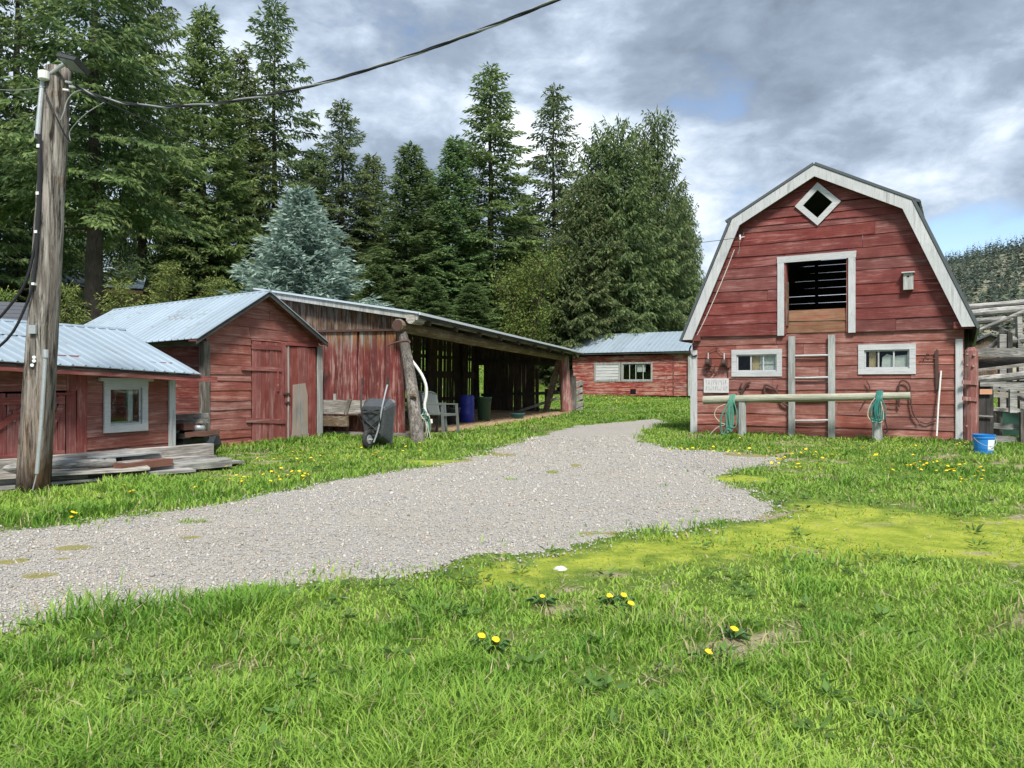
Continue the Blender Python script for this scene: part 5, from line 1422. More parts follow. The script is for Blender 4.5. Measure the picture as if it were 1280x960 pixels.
cor = thing('corral_fence', 'grey weathered corral fence of boards and logs right of the black post', 'fence', at(1262, 552, 16.9))
def rail(par, name, u0, v0, u1, v1, thick, D0, D1, m_='silver_x', round_=False, depth=0.08):
    a = at(u0, v0, D0); b = at(u1, v1, D1)
    d_ = (b - a); b = a + d_ * 1.0
    h = thick / F * (D0 + D1) / 2
    if round_:
        pts = [a, a.lerp(b, .33) + Vector((0, 0, random.uniform(-.015, .015))), a.lerp(b, .67) + Vector((0, 0, random.uniform(-.015, .015))), b]
        MB().tube(smooth_path(pts, 3), h / 2, 9, knob=0.05).build(name, M[m_], par, world=True)
    else:
        MB().beam(a, b, depth, h, jit=0.008, seg=3).build(name, M[m_], par, world=True)
X2 = 1345
def rx(u0, v0, v1280): return v0 + (v1280 - v0) * (X2 - u0) / (1280 - u0)
for nm, u0, v0, v1, th, D0, D1, m_, rd in (
        ('board', 1222, 440, 440.5, 11, 18.2, 17.2, 'silver_x', False), ('dark_board', 1222, 455, 450, 12, 18.4, 17.4, 'dark_x', False),
        ('board', 1222, 463, 456, 4, 18.2, 17.2, 'grey_x', False), ('rail', 1222, 474.5, 469, 10, 18.0, 17.0, 'silver_x', True), ('dark_board', 1222, 484, 480, 9, 18.4, 17.4, 'dark_x', False),
        ('board', 1241, 482.5, 484, 11, 17.3, 16.7, 'silver_x', False), ('board', 1241, 493, 495, 7, 17.6, 17.0, 'grey_x', False), ('board', 1241, 511, 514, 5, 17.4, 16.8, 'grey_x', False),
        ('board', 1242, 532, 535, 7, 17.3, 16.6, 'silver_x', False), ('board', 1242, 549, 552, 10, 17.2, 16.6, 'silver_x', False)):
    rail(cor, nm, u0, v0, X2, rx(u0, v0, v1), th, D0, D1, m_, rd)
for u, v0, v1, wpx, D_, m_ in ((1266, 487, 516, 9, 16.95, 'silver_x'), (1247, 512, 548, 10, 17.4, 'grey_z'), (1279, 515, 556, 8, 16.9, 'grey_z')):
    MB().beam(at(u, v1, D_), at(u, v0, D_), wpx / F * D_, 0.06, up=(0, 1, 0)).build('upright', M[m_], cor, world=True)
MB().tube([at(1249.5, 484.5, 17.16), at(1249.5, 484.5, 17.12)], 0.022, 9).build('bolt_hole', M['dark_in'], cor, world=True)
rail(cor, 'board', 1270, 496, 1290, 503, 4, 17.3, 16.9, 'silver_x')
# water trough glimpsed between the boards
t = thing('stock_tank', 'dark green tank standing behind the lowest corral boards', 'tank', at(1265, 545, 18.4))
a = at(1252, 531, 18.4); b = at(1300, 515, 18.4)
MB().box((a.x, a.y, a.z - .25), (b.x, a.y + 0.7, b.z)).build('tank_body', M['green_plastic'], t, world=True)
MB().box((a.x - .02, a.y - .02, b.z), (b.x + .02, a.y + .72, b.z + .03)).build('rim', M['green_plastic'], t, world=True)

chute = thing('loading_frame', 'tall grey log frame with crossed braces behind the corral fence', 'frame', at(1262, 520, 20.5))
for nm, u0, v0, u1, v1, th, D0, D1, rd, m_ in (
        ('rail', 1196, 385, X2, rx(1209, 384.5, 378), 7.5, 21.5, 20.5, True, 'silver_x'), ('rail', 1196, 394, X2, rx(1212, 393, 386.5), 9.5, 21.2, 20.2, True, 'silver_x'),
        ('rail', 1200, 402, 1266, 399.5, 8, 21.0, 20.4, True, 'silver_x'), ('brace', 1222, 413, X2, rx(1222, 413, 389), 4.5, 20.4, 19.6, True, 'silver_x'),
        ('brace', 1240, 408.5, 1262, 417.5, 6, 20.8, 20.4, False, 'silver_x'), ('brace', 1261, 417, X2, 370, 4.5, 20.6, 20.0, False, 'grey_x'),
        ('rail', 1256, 427, X2, rx(1256, 427, 424), 11, 20.0, 19.2, True, 'silver_x'), ('brace', 1221, 446, 1250, 424, 6, 20.2, 19.8, True, 'silver_x'),
        ('brace', 1264, 441, X2, 412, 5, 20.4, 19.8, False, 'grey_x'), ('rail', 1265, 437, X2, 428, 4, 20.6, 20.0, False, 'silver_x')):
    rail(chute, nm, u0, v0, u1, v1, th, D0, D1, m_, rd)
for u0, v0, u1, v1, wpx, D_, m_ in ((1253, 540, 1252.5, 418, 9, 19.7, 'silver_x'), (1261, 540, 1261, 416, 6, 19.65, 'dark_z'), (1277.5, 540, 1272.5, 396, 6, 19.8, 'silver_x'), (1300, 540, 1300, 378, 10, 20.2, 'grey_z'), (1208, 540, 1208, 378, 10, 21.6, 'grey_z')):
    MB().beam(at(u0, v0, D_), at(u1, v1, D_), wpx / F * D_, 0.1, up=(0, 1, 0), jit=0.01, seg=3).build('post', M[m_], chute, world=True)
# small far hut seen through the frame
hp = at(1234, 470, 60); hp.z = gzf(hp.x, hp.y)
t = thing('far_hut', 'small brown hut with a dark roof seen through the log frame', 'hut', hp, -0.4)
zl = at(1234, 432, 60).z - hp.z; zp = at(1234, 418, 60).z - hp.z
MB().box((-1.1, -1.2, -0.2), (1.1, 1.6, zl)).build('wall', M['brown_z'], t)
MB().prism([(-1.1, zl + .002), (1.1, zl + .002), (0, zp - .1)], -1.2, 1.6).build('gable', M['brown_z'], t)
for s_ in (-1, 1):
    MB().beam((s_ * 0.85, -1.5, (zl + zp) / 2 - .05), (s_ * 0.85, 1.9, (zl + zp) / 2 - .05), 2.0, 0.1, up=(s_ * 0.5, 0, 1)).build('roof', M['shingle'], t)
# bucket
p = gpt(1229.5, 567)
t = thing('bucket', 'blue plastic bucket with a white label in the grass by the barn corner', 'bucket', p)
sB = 25.5 / F * p.y / 2
hB = 24 / F * p.y
MB().lathe([(sB * .80, -0.02), (sB * .93, hB * .80), (sB * .99, hB * .81), (sB * .99, hB * .86), (sB * .95, hB * .87), (sB * .96, hB * .97), (sB * 1.02, hB * .97), (sB * 1.02, hB), (sB * .94, hB), (sB * .78, 0.02)], 28).build('bucket_body', M['bucket'], t, smooth=False)
lb = []
for k in range(7):
    a = R(-98 + k * 12)
    lb.append(a)
vs = [];
for a in lb:
    r0_ = sB * (.80 + .13 * .25) + .004; r1_ = sB * (.80 + .13 * .95) + .004
    vs += [(r0_ * math.cos(a), r0_ * math.sin(a), hB * .2), (r1_ * math.cos(a), r1_ * math.sin(a), hB * .74)]
MB().add(vs, [(2 * i, 2 * i + 2, 2 * i + 3, 2 * i + 1) for i in range(6)]).build('label', M['label'], t)
for k, (dz, n0, n1) in enumerate(((.34, 3, 5), (.38, 1, 2), (.30, 2, 3))):
    a0, a1 = R(-98 + 12 * n0), R(-98 + 12 * n1); rr = sB * (.80 + .13 * dz) + .009
    MB().tube([(rr * math.cos(a0), rr * math.sin(a0), hB * dz), (rr * math.cos((a0 + a1) / 2), rr * math.sin((a0 + a1) / 2), hB * (dz + .01)), (rr * math.cos(a1), rr * math.sin(a1), hB * (dz + .03))], 0.004, 4).build('print', M['cable'], t)
MB().tube([(sB * math.cos(a) * 1.03, sB * math.sin(a) * 1.03 - .02, hB * (.84 - .42 * math.sin(math.pi * k / 12))) for k, a in enumerate(np.linspace(math.pi, 2 * math.pi, 13))], 0.005, 5).build('bail', M['galv'], t)

# ------------------------------------------------------------------ utility pole
DPp = 9.6
pb = at(41, 617, DPp); pb.z = gzf(pb.x, pb.y) - 0.05
pt = at(73, 86, DPp)
pole = thing('utility_pole', 'weathered leaning utility pole with a floodlight and cables', 'utility pole', pb)
pl = lambda u, v, off=0.0: at(u, v, DPp - off)
axp = lambda t_: pb.lerp(pt, t_)
MB().tube([axp(t_) for t_ in np.linspace(0, 1, 26)], [0.195 - 0.052 * t_ for t_ in np.linspace(0, 1, 26)], 22, knob=0.014).build('shaft', M['pole'], pole, world=True, smooth=True)
MB().tube(smooth_path([pl(57, 437, .24), pl(52, 520, .25), pl(46, 592, .26)], 3), 0.024, 10).build('conduit', M['galv'], pole, world=True)
MB().tube([pl(57, 437, .24), pl(57, 447, .24)], 0.036, 10).build('conduit_cap', M['galv'], pole, world=True)
MB().tube(smooth_path([pl(46, 590, .26), pl(44, 600, .27), pl(41, 612, .28)], 3), 0.008, 6).build('ground_wire', M['alu'], pole, world=True)
MB().tube([pl(53.5, 102, .12), pl(50, 135, .15), pl(47, 168, .17)], 0.03, 10).build('riser_pipe', M['galv'], pole, world=True)
MB().box(tuple(pl(43.5, 172, .2)), tuple(pl(50, 167, .08))).build('riser_clamp', M['galv'], pole, world=True)
for k, pth in enumerate((((48.5, 168), (48.5, 215), (47, 270), (43, 310), (33, 350), (18, 375), (-14, 410), (-60, 440)), ((50.5, 168), (50, 215), (48.5, 270), (45, 320), (41, 355), (31, 385), (8, 425), (-50, 470)))):
    MB().tube(smooth_path([pl(u, v, .2) for u, v in pth], 4), 0.017, 7).build('cable', M['cable'], pole, world=True)
for u, v in ((48.5, 183), (47.5, 242), (45.5, 290), (42, 355)):
    MB().box(tuple(pl(u - 3, v + 1.2, .225)), tuple(pl(u + 4, v - 1.2, .17))).build('cable_clip', M['white_plastic'], pole, world=True)
a = pl(55, 94.5, .16)
MB().lathe([(0.05, -0.055), (0.065, -0.045), (0.068, 0.045), (0.05, 0.055)], 14, tuple(a)).build('junction_box', M['white_plastic'], pole, world=True)
MB().tube([pl(61, 94, .12), pl(72, 86, .16), pl(82, 79, .2)], 0.022, 8).build('lamp_arm', M['galv'], pole, world=True)
# flood light
h0 = pl(80, 77, .22); h1 = pl(103, 83, .34)
fl = MB().beam(h0, h1, 0.24, 0.045, up=(-0.35, 0.45, 0.8)).build('floodlight', M['lamp_black'], pole, world=True)
d_ = (h1 - h0).normalized(); up_ = Vector((-0.35, 0.45, 0.8)); sx_ = d_.cross(up_).normalized(); uz_ = sx_.cross(d_).normalized()
MB().beam(h0.lerp(h1, .12) - uz_ * 0.026, h0.lerp(h1, .9) - uz_ * 0.026, 0.2, 0.008, up=up_).build('lens', M['lens'], fl)
bpy.data.objects['lens'].data.transform(Matrix.Translation(-pb))
fins = MB()
for k in range(9):
    c = h0.lerp(h1, .1 + k * .1)
    fins.beam(c - sx_ * .11 + uz_ * .035, c + sx_ * .11 + uz_ * .035, 0.008, 0.03, up=uz_)
o = fins.build('heat_sink', M['lamp_black'], fl); o.data.transform(Matrix.Translation(-pb))
for (u, v) in ((86, 102), (91, 108), (83, 112)):
    MB().tube([pl(u - 4, v, .16), pl(u + 3, v + 1, .17)], 0.014, 8).build('insulator', M['white_plastic'], pole, world=True)
MB().tube(smooth_path([pl(56, 113, .19), pl(62, 128, .21), pl(72, 150, .21), pl(82, 170, .14), pl(88, 177, .1)], 3), 0.01, 6).build('loop_cable', M['cable'], pole, world=True)
MB().tube(smooth_path([pl(104, 112, .2), pl(92, 116, .2), pl(84, 126, .19), pl(80, 140, .19), pl(76, 150, .19)], 3), 0.007, 5).build('loop_wire', M['alu'], pole, world=True)
MB().tube(smooth_path([pl(130, 128, .2), pl(110, 140, .2), pl(96, 153, .15), pl(87, 165, .1), pl(88, 176, .1)], 3), 0.005, 5).build('loop_wire', M['alu'], pole, world=True)
MB().box(tuple(pl(35.5, 417, .215)), tuple(pl(46.5, 406.5, .18))).build('tag_plate', M['galv'], pole, world=True)
for u, v in ((42.5, 446.5), (42.5, 451), (40, 456.5)):
    MB().tube([pl(u, v, .205), pl(u, v, .19)], 0.021, 10).build('paper_tag', M['label'], pole, world=True)

def cable_thing(name, label, pts, r_, m_, strands=1, tw=0.0):
    P_ = smooth_path(pts, 10)
    t = thing(name, label, 'cable', pts[0])
    for s_ in range(strands):
        o = []
        for i, p in enumerate(P_):
            a = i * tw + math.pi * 2 * s_ / strands
            o.append(p + Vector((math.cos(a) * .5, math.cos(a) * .5, math.sin(a))) * (r_ * 0.95 if strands > 1 else 0))
        MB().tube(o, r_, 6).build('strand', m_[s_ % len(m_)], t, world=True)
    return t
ov_pts = [(92, 106, 9.45), (115, 117, 9.35), (150, 127.5, 9.2), (200, 133, 9.0), (260, 130, 8.75), (320, 121.5, 8.5), (400, 104.5, 8.15), (500, 74, 7.7), (600, 38, 7.2), (700, -2, 6.7), (800, -46, 6.2), (960, -125, 5.4), (1150, -235, 4.6)]
cable_thing('overhead_cable', 'heavy twisted black overhead cable swinging from the pole towards the top of the photo', [at(*p) for p in ov_pts], 0.0095, [M['cable'], M['cable'], M['alu']], 3, 0.62)
sv = [(92, 110, 9.45), (160, 140, 10.2), (230, 172, 11), (330, 210, 12.2), (470, 252, 14), (600, 287, 15.8), (740, 304, 17.6), (850, 305, 18.9), (925, 297, FB.wpt(*bx(925, 297, -.36)).y)]
cable_thing('service_wire', 'thin service wire running from the pole to the barn gable', [at(*p) for p in sv], 0.0075, [M['cable']])
cable_thing('side_wire', 'thin wire leaving the pole top towards the left edge', [at(*p) for p in ((58, 108, 9.5), (30, 112, 8.6), (0, 112, 7.8), (-60, 104, 6.8), (-200, 70, 5.2))], 0.004, [M['alu']])

# ------------------------------------------------------------------ lumber by the low shed
def lum(name, label, p0, p1, w_, h_, m_, cat='timber', group='timber stacked before the low shed', round_=False):
    a = at(*p0); b = at(*p1)
    t = thing(name, label, cat, a.lerp(b, .5), 0, group)
    if round_:
        MB().tube(smooth_path([a, a.lerp(b, .5) + Vector((0, 0, .01)), b], 4), h_ / 2, 12, knob=0.03).build('log', m_, t, world=True)
    else:
        # own axes so the grain runs along the piece
        d_ = b - a; t.rotation_euler = (0, 0, math.atan2(d_.y, d_.x))
        MB().beam(a, b, w_, h_, jit=0.006, seg=5).build('timber', m_, t, world=True)
    return t
lum('squared_beam', 'long squared grey beam lying along the low shed foot', (-60, 589, 9.6), (262, 562, 12.8), 0.22, 0.20, M['grey_x'])
lum('squared_beam', 'lower grey beam under the long beam beside the gabled shed', (150, 583, 10.9), (263, 573.5, 12.7), 0.24, 0.13, M['grey_x'])
lum('dark_beam', 'dark weathered beam behind the round log left of the pole', (-80, 588, 10.0), (150, 576, 11.4), 0.2, 0.16, M['dark_x'])
lum('round_log', 'pale round pole lying across the timber, ending right of the utility pole', (-60, 590, 9.7), (144, 577.5, 10.9), 0, 0.115, M['silver_x'], round_=True)
lum('round_log', 'second round pole under the pale one left of the utility pole', (-70, 604, 9.8), (110, 595, 10.6), 0, 0.11, M['grey_x'], round_=True)
lum('rusty_channel', 'rusty brown metal channel lying on the planks', (147, 584, 10.8), (210, 577, 11.5), 0.22, 0.10, M['rust_x'], 'metal channel')
lum('wide_plank', 'wide pale plank lying flat on top of the front stack', (-40, 598, 9.9), (185, 584, 11.0), 0.5, 0.035, M['grey_x'])
lum('wide_plank', 'long grey plank on edge along the front of the stack', (-60, 607, 9.75), (285, 576.5, 12.2), 0.30, 0.13, M['silver_x'])
lum('wide_plank', 'thin bleached plank lowest in the grass at the front of the stack', (-40, 613, 9.7), (240, 587, 11.5), 0.34, 0.035, M['silver_x'])
lum('wide_plank', 'short bleached plank end at the right end of the stack', (235, 579, 11.9), (300, 577, 12.6), 0.26, 0.04, M['silver_x'])
lum('tin_sheet', 'bluish metal sheets laid flat against the low shed wall', (60, 577, 10.6), (168, 563, 11.9), 0.35, 0.05, M['roof'], 'metal sheet')
lum('tin_sheet', 'thin metal sheet right of the bluish sheets', (120, 572, 10.8), (192, 565.5, 11.9), 0.28, 0.02, M['galv'], 'metal sheet')
# junk between the two sheds
for i, (u0, v0, u1, v1, D_, h_, m_, lab) in enumerate(((221, 521, 256, 519.5, 14.3, .09, 'grey_x', 'top grey board of the pile between the two left sheds'), (221, 527.5, 256, 526, 14.2, .09, 'grey_x', 'second grey board of the pile between the two left sheds'),
        (219, 545, 262, 543, 13.9, .09, 'dark_x', 'dark board in the pile between the two left sheds'), (236, 543.5, 270, 540.5, 13.6, .09, 'rust_x', 'brown board jutting out of the pile towards the gabled shed'), (222, 534, 236, 533, 14.0, .12, 'rust_x', 'short rusty block on the pile beside the white corner board'))):
    lum('scrap_board', lab, (u0, v0, D_), (u1, v1, D_ - .2), 0.2, h_, M[m_], group='scrap piled between the sheds')
c = at(247, 535, 14.0)
t = thing('white_bag', 'crumpled pale bag lying on the scrap between the two left sheds', 'bag', c)
vs = []; 
rr_ = random.Random(4)
b = MB().lathe([(0.02, -0.07), (0.08, -0.05), (0.10, 0.0), (0.08, 0.05), (0.02, 0.07)], 12)
b.v = [(x * 1.5 * rr_.uniform(.8, 1.1), y * rr_.uniform(.8, 1.15), z * rr_.uniform(.8, 1.2)) for x, y, z in b.v]
b.build('bag', M['galv'], t, smooth=True)
c = at(240, 550, 14.2)
t = thing('dark_tarp', 'dark tarp bundled under the scrap boards', 'tarp', c)
b = MB().lathe([(0.3, -0.25), (0.42, -0.1), (0.38, 0.08), (0.2, 0.18), (0.05, 0.2)], 16)
b.v = [(x * 1.2 * rr_.uniform(.8, 1.1), y * rr_.uniform(.8, 1.15), z * rr_.uniform(.8, 1.15)) for x, y, z in b.v]
b.build('tarp', M['tarp'], t)
MB().tube([at(243, 548, 13.7), at(258, 547, 13.6)], 0.07, 9).build('tarp_roll', M['tarp'], t, world=True)

# ------------------------------------------------------------------ roofs behind the left trees
h0 = at(-110, 352, 40); h1 = at(172, 352, 44)
FHs = Frame((h0.x, h0.y, gzf(h0.x, h0.y)), (h1.x - h0.x, h1.y - h0.y))
hs = fthing('house', 'tan house with a pale metal roof glimpsed through the firs at the left', 'house', FHs)
LH = (h1 - h0).xy.length
zeh = h0.z - FHs.o.z
MB().box((0, 0.3, 0), (LH, 6, zeh)).build('wall', M['tan_wall'], hs)
roof_sheets(hs, (-.3, -.3, zeh), (LH + .3, -.3, zeh + .1), (-.3, 3.2, zeh + 1.55), (LH + .3, 3.2, zeh + 1.35), M['roof'], 1.2, 0.4)
roof_sheets(hs, (LH + .3, 6.6, zeh), (-.3, 6.6, zeh), (LH + .3, 3.2, zeh + 1.346), (-.3, 3.2, zeh + 1.546), M['roof'], 1.2, 0.4)
MB().box((-.3, -.28, zeh - .22), (LH + .3, -.2, zeh - .012)).build('fascia', M['tan_wall'], hs)
for xx in (3.0, 7.5):
    o = MB().box((xx, .25, zeh - 1.9), (xx + 1.2, .298, zeh - .8)).build('window', M['white_h'], hs)
    MB().box((xx + .08, .235, zeh - 1.82), (xx + 1.12, .248, zeh - .88)).build('pane', M['dark_in'], o)
s0 = at(-200, 401, 17.5); s1 = at(46, 401, 19.5)
FS = Frame((s0.x, s0.y, gzf(s0.x, s0.y)), (s1.x - s0.x, s1.y - s0.y))
sh = fthing('dark_roofed_shed', 'shed with a dark shingle roof just behind the low shed at the left edge', 'shed', FS)
LS = (s1 - s0).xy.length; zes = s0.z - FS.o.z
MB().box((0, .2, 0), (LS, 3.0, zes - .02)).build('wall', M['red_side'], sh)
for k in range(6):
    y0 = -.2 + k * .33; z0 = zes + k * .125
    MB().beam((LS / 2 - LS / 2 - .2, y0 + .16, z0 + .065), (LS + .2, y0 + .16, z0 + .065), 0.38, 0.03, up=(0, -0.35, 1)).build('shingle_course', M['shingle'], sh)
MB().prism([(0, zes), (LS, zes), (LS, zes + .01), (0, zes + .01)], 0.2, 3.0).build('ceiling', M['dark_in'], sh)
# pale stone lying on the moss
c = gpt(700, 712)
st = MB().lathe([(0.03, -0.02), (0.05, 0.0), (0.045, 0.012), (0.02, 0.02)], 9)
st.v = [(x * 1.0 * rr_.uniform(.8, 1.2), y * rr_.uniform(.7, 1.1), z * rr_.uniform(.8, 1.2)) for x, y, z in st.v]
tag(st.build('stone', M['stone'], origin=None), 'pale flat stone lying on the bright moss at the edge of the gravel', 'stone').location = c

# ------------------------------------------------------------------ wooded hill at the right
us = np.linspace(1000, 2300, 66); ss = np.linspace(0, 1.25, 36)
def ridge_v(u): return np.interp(u, [1000, 1090, 1150, 1180, 1230, 1280, 1400, 1600, 1900, 2300], [476, 430, 364, 351, 339, 330, 304, 282, 280, 312])
US, SS = np.meshgrid(us, ss)
Dh = 220 + 420 * SS
Hr = (480 - ridge_v(US)) / F * 640 + EYE
prof_ = np.where(SS < 1, np.sin(np.clip(SS, 0, 1) * math.pi / 2) ** 1.15, 1 - (SS - 1) * 1.2)
HX = (US - 640) / F * Dh; HY = Dh
def hill_z(HX, HY, US, SS):
    pr = np.where(SS < 1, np.sin(np.clip(SS, 0, 1) * math.pi / 2) ** 1.15, 1 - (SS - 1) * 1.2)
    h = (480 - ridge_v(US)) / F * 640 + EYE
    return 1.5 + h * pr + pr * (2.6 * hnoise(HX, HY, 0.035, 61) + 1.2 * hnoise(HX, HY, 0.10, 62)) - 4 * (SS <= 0)
HZ = hill_z(HX, HY, US, SS)
def hill_mat():
    m_, t = mat('hillside')
    v_ = t.n('ShaderNodeTexCoord').outputs['Object']
    n1 = t.noise(v_, 0.02, 5, 0.6); n2 = t.noise(v_, 0.11, 5, 0.65)
    c = t.mix(t.sstep(n1, 0.4, 0.62), (0.12, 0.14, 0.09), (0.30, 0.27, 0.20))
    c = t.mix(t.m('MULTIPLY', t.sstep(n2, 0.45, 0.65), 0.6), c, (0.16, 0.165, 0.125))
    out(t, pbsdf(t, c, 0.95, n2, 0.5, 1.0, 0.05))
    return m_
idx = np.arange(US.size).reshape(US.shape)
q = np.stack([idx[:-1, :-1], idx[:-1, 1:], idx[1:, 1:], idx[1:, :-1]], -1).reshape(-1)
tag(link('hill', np_mesh('hill', np.stack([HX, HY, HZ], -1).reshape(-1, 3), q, 4, hill_mat(), smooth=True)), kind='structure')

def kites(P, A, L, Wd, N, C):
    """leaf-sized kite faces: base points P, directions A, lengths L, half widths Wd, facing N, colours C"""
    A = A / np.linalg.norm(A, axis=1, keepdims=True)
    B = np.cross(A, N); B /= (np.linalg.norm(B, axis=1, keepdims=True) + 1e-9)
    l = L[:, None]; w_ = Wd[:, None]
    v = np.stack([P, P + A * l * 0.42 + B * w_, P + A * l, P + A * l * 0.42 - B * w_], 1).reshape(-1, 3)
    return v, np.repeat(C, 4, 0)
# trees on the hill: far off, one mass
r_ = np.random.default_rng(70)
n = 7000
tu = r_.uniform(1060, 1950, n); ts_ = r_.uniform(0.05, 1.02, n) ** 0.8
tx = (tu - 640) / F * (220 + 420 * ts_); ty = 220 + 420 * ts_
dens = hnoise(tx, ty, 0.03, 63) + 0.5 * hnoise(tx, ty, 0.09, 64)
k_ = r_.uniform(-0.9, 0.7, n) < dens + 0.45 + 0.7 * (ts_ > 0.72)
tu, ts_, tx, ty = tu[k_], ts_[k_], tx[k_], ty[k_]
tz = hill_z(tx, ty, tu, ts_)
Vs = []; Cs = []
th_ = r_.uniform(7, 13, len(tx)); 
m = 18
for j in range(m):
    f = (j + 0.5) / m
    a = r_.uniform(0, 6.28, len(tx)); rad = th_ * 0.20 * (1 - f) + 0.3
    P = np.stack([tx, ty, tz + th_ * f], -1)
    A = np.stack([np.cos(a), np.sin(a), r_.uniform(-0.7, 0.1, len(tx))], -1)
    N = np.stack([np.cos(a) * .4, np.sin(a) * .4, np.ones(len(tx))], -1) + r_.normal(0, .4, (len(tx), 3))
    base = np.array([0.046, 0.064, 0.042])[None] * r_.uniform(0.7, 1.35, (len(tx), 1)); base = base + np.array([0.012, 0.01, 0.016])  # bluish offset paints distance haze into the tree colour
    v, c = kites(P, A, rad * r_.uniform(.8, 1.4, len(tx)), rad * 0.6, N, np.concatenate([base, np.ones((len(tx), 1))], 1))
    Vs.append(v); Cs.append(c)
V_ = np.concatenate(Vs); C_ = np.concatenate(Cs)
tag(link('hillside_forest', np_mesh('hillside_forest', V_, np.arange(len(V_)), 4, M['needles'], C_)), kind='stuff')

# ------------------------------------------------------------------ trees
def conifer(name, seed, H, Rb, cb=0.05, nb=340, p=0.85, droop=0.30, up=0.12, e0=-8, e1=40, sl=(0.22, 0.42), sw=0.050, dens=8.5, hang=0.25, c1=(0.035, 0.065, 0.022), c2=(0.075, 0.115, 0.034), tip=(0.11, 0.15, 0.045), shape='cone', gap=0.0, leaders=1, twl=0.42, lj=(0.6, 1.2), bare=0.0):
    """crown: whorls of drooping branches, side twigs, needle sprays; returns the mesh"""
    g = np.random.default_rng(seed)
    Vs, Cs = [], []
    c1, c2, tip = map(np.array, (c1, c2, tip))
    lean = g.normal(0, 0.006, 2)
    lead = [(0, 0, 1.0)] + [(g.uniform(-.3, .3) * Rb, g.uniform(-.3, .3) * Rb, g.uniform(.82, .97)) for _ in range(leaders - 1)]
    for i in range(nb):
        t = ((i + g.uniform(0, 1)) / nb) ** (1.12 if shape == 'cone' else 1.0)
        lx, ly, lh = lead[i % len(lead)]
        Ht = H * lh
        z0 = Ht * (cb + (1 - cb) * t)
        if shape == 'cone': L = Rb * (1 - t) ** p
        elif shape == 'cedar': L = Rb * (1 - t) ** 0.50 * (0.8 + 0.2 * min(1, t * 4)) * (1.0 if leaders == 1 else 0.8)
        else: L = Rb * np.sin(np.clip(t * 0.93 + 0.07, 0, 1) * np.pi) ** 0.7
        L = L * g.uniform(*lj) + 0.22
        if gap and g.random() < gap: L *= g.uniform(0.15, 0.5)
        if bare and g.random() < bare * (1 - t): continue
        az = i * 2.39996 + g.uniform(-.5, .5)
        d = np.array([math.cos(az), math.sin(az), 0.0]); sd = np.array([-d[1], d[0], 0.0])
        e = math.tan(R(e0 + (e1 - e0) * t ** 1.3 + g.uniform(-8, 8)))
        dr = droop * g.uniform(.7, 1.4) * (1 - 0.7 * t)
        org = np.array([lx * min(1, t * 3) + lean[0] * z0, ly * min(1, t * 3) + lean[1] * z0, z0])
        ntw = max(5, int(L * dens))
        s = np.linspace(0.10 + 0.1 * (L > 1.5), 1.0, ntw) ** 0.85
        def pos(s_): return org + np.outer(s_ * L, d) + np.outer(L * (s_ * e - dr * s_ ** 2 + up * s_ ** 4), [0, 0, 1])
        bp = pos(s); pts = [bp]; dirs = [np.tile(d + [0, 0, e - 2 * dr * 0.7 + .1], (ntw, 1)) + g.normal(0, .25, (ntw, 3))]; sv_ = [s]
        for side in (-1, 1):
            tl = np.minimum(twl * L, 1.5) * (1 - 0.8 * s) * g.uniform(.6, 1.2, ntw) + 0.16
            ang = R(62) * (1 - 0.45 * s) + g.normal(0, .18, ntw)
            td = np.outer(np.cos(ang), d) + np.outer(side * np.sin(ang), sd) + np.outer(g.normal(-0.10, 0.14, ntw) - hang * .4, [0, 0, 1])
            kk = max(1, int(np.ceil(np.mean(tl) / 0.26)))
            for q_ in range(kk):
                f = (q_ + g.uniform(.2, .9, ntw)) / kk
                pp = bp + td * (tl * f)[:, None]
                pp[:, 2] -= hang * 0.5 * (tl * f) ** 2
                pts.append(pp); dirs.append(td * 0.8 + np.outer(np.ones(ntw), [0, 0, -hang]) + g.normal(0, .32, (ntw, 3))); sv_.append(np.clip(s + .25 * f, 0, 1))
        P = np.concatenate(pts); A = np.concatenate(dirs); sa = np.concatenate(sv_)
        m = len(P)
        N = np.tile([0, 0, 1.0], (m, 1)) + g.normal(0, .95, (m, 3))
        cv = g.uniform(0, 1)
        mixv = np.clip(cv * 0.6 + g.uniform(0, .5, m), 0, 1)[:, None]
        C = c1 * (1 - mixv) + c2 * mixv
        tp = ((sa > 0.82) & (g.random(m) < 0.55))[:, None] * g.uniform(.3, 1, (m, 1))
        C = C * (1 - tp) + tip * tp
        C = C * g.uniform(0.75, 1.25, (m, 1))
        v, c = kites(P, A, g.uniform(sl[0], sl[1], m), sw * g.uniform(.7, 1.4, m), N, np.concatenate([C, np.ones((m, 1))], 1))
        Vs.append(v); Cs.append(c)
    V_ = np.concatenate(Vs); C_ = np.concatenate(Cs)
    return np_mesh(name, V_, np.arange(len(V_)), 4, M['needles'], C_)
def trunk_mesh(name, H, r0, stubs=14, seed=1):
    rr = random.Random(seed); b = MB()
    b.tube([(rr.uniform(-.04, .04), rr.uniform(-.04, .04), -0.4 + (H + .2) * k / 10) for k in range(11)], [r0 * (1 - 0.93 * (k / 10) ** 0.9) * (1.18 if k == 0 else 1) for k in range(11)], 9, knob=0.06)
    for k in range(stubs):
        z = H * rr.uniform(.06, .8); a = rr.uniform(0, 6.28); l = rr.uniform(.5, 1.7) * (1 - z / H) + .3
        b.tube([(0, 0, z), (math.cos(a) * l, math.sin(a) * l, z + rr.uniform(-.3, .2) * l), (math.cos(a) * l * 1.8, math.sin(a) * l * 1.8, z - .35 * l)], [r0 * .16, r0 * .1, r0 * .03], 5)
    me = bpy.data.meshes.new(name); me.from_pydata(b.v, [], b.f); me.materials.append(M['bark']); me.update()
    return me
PROT = {}
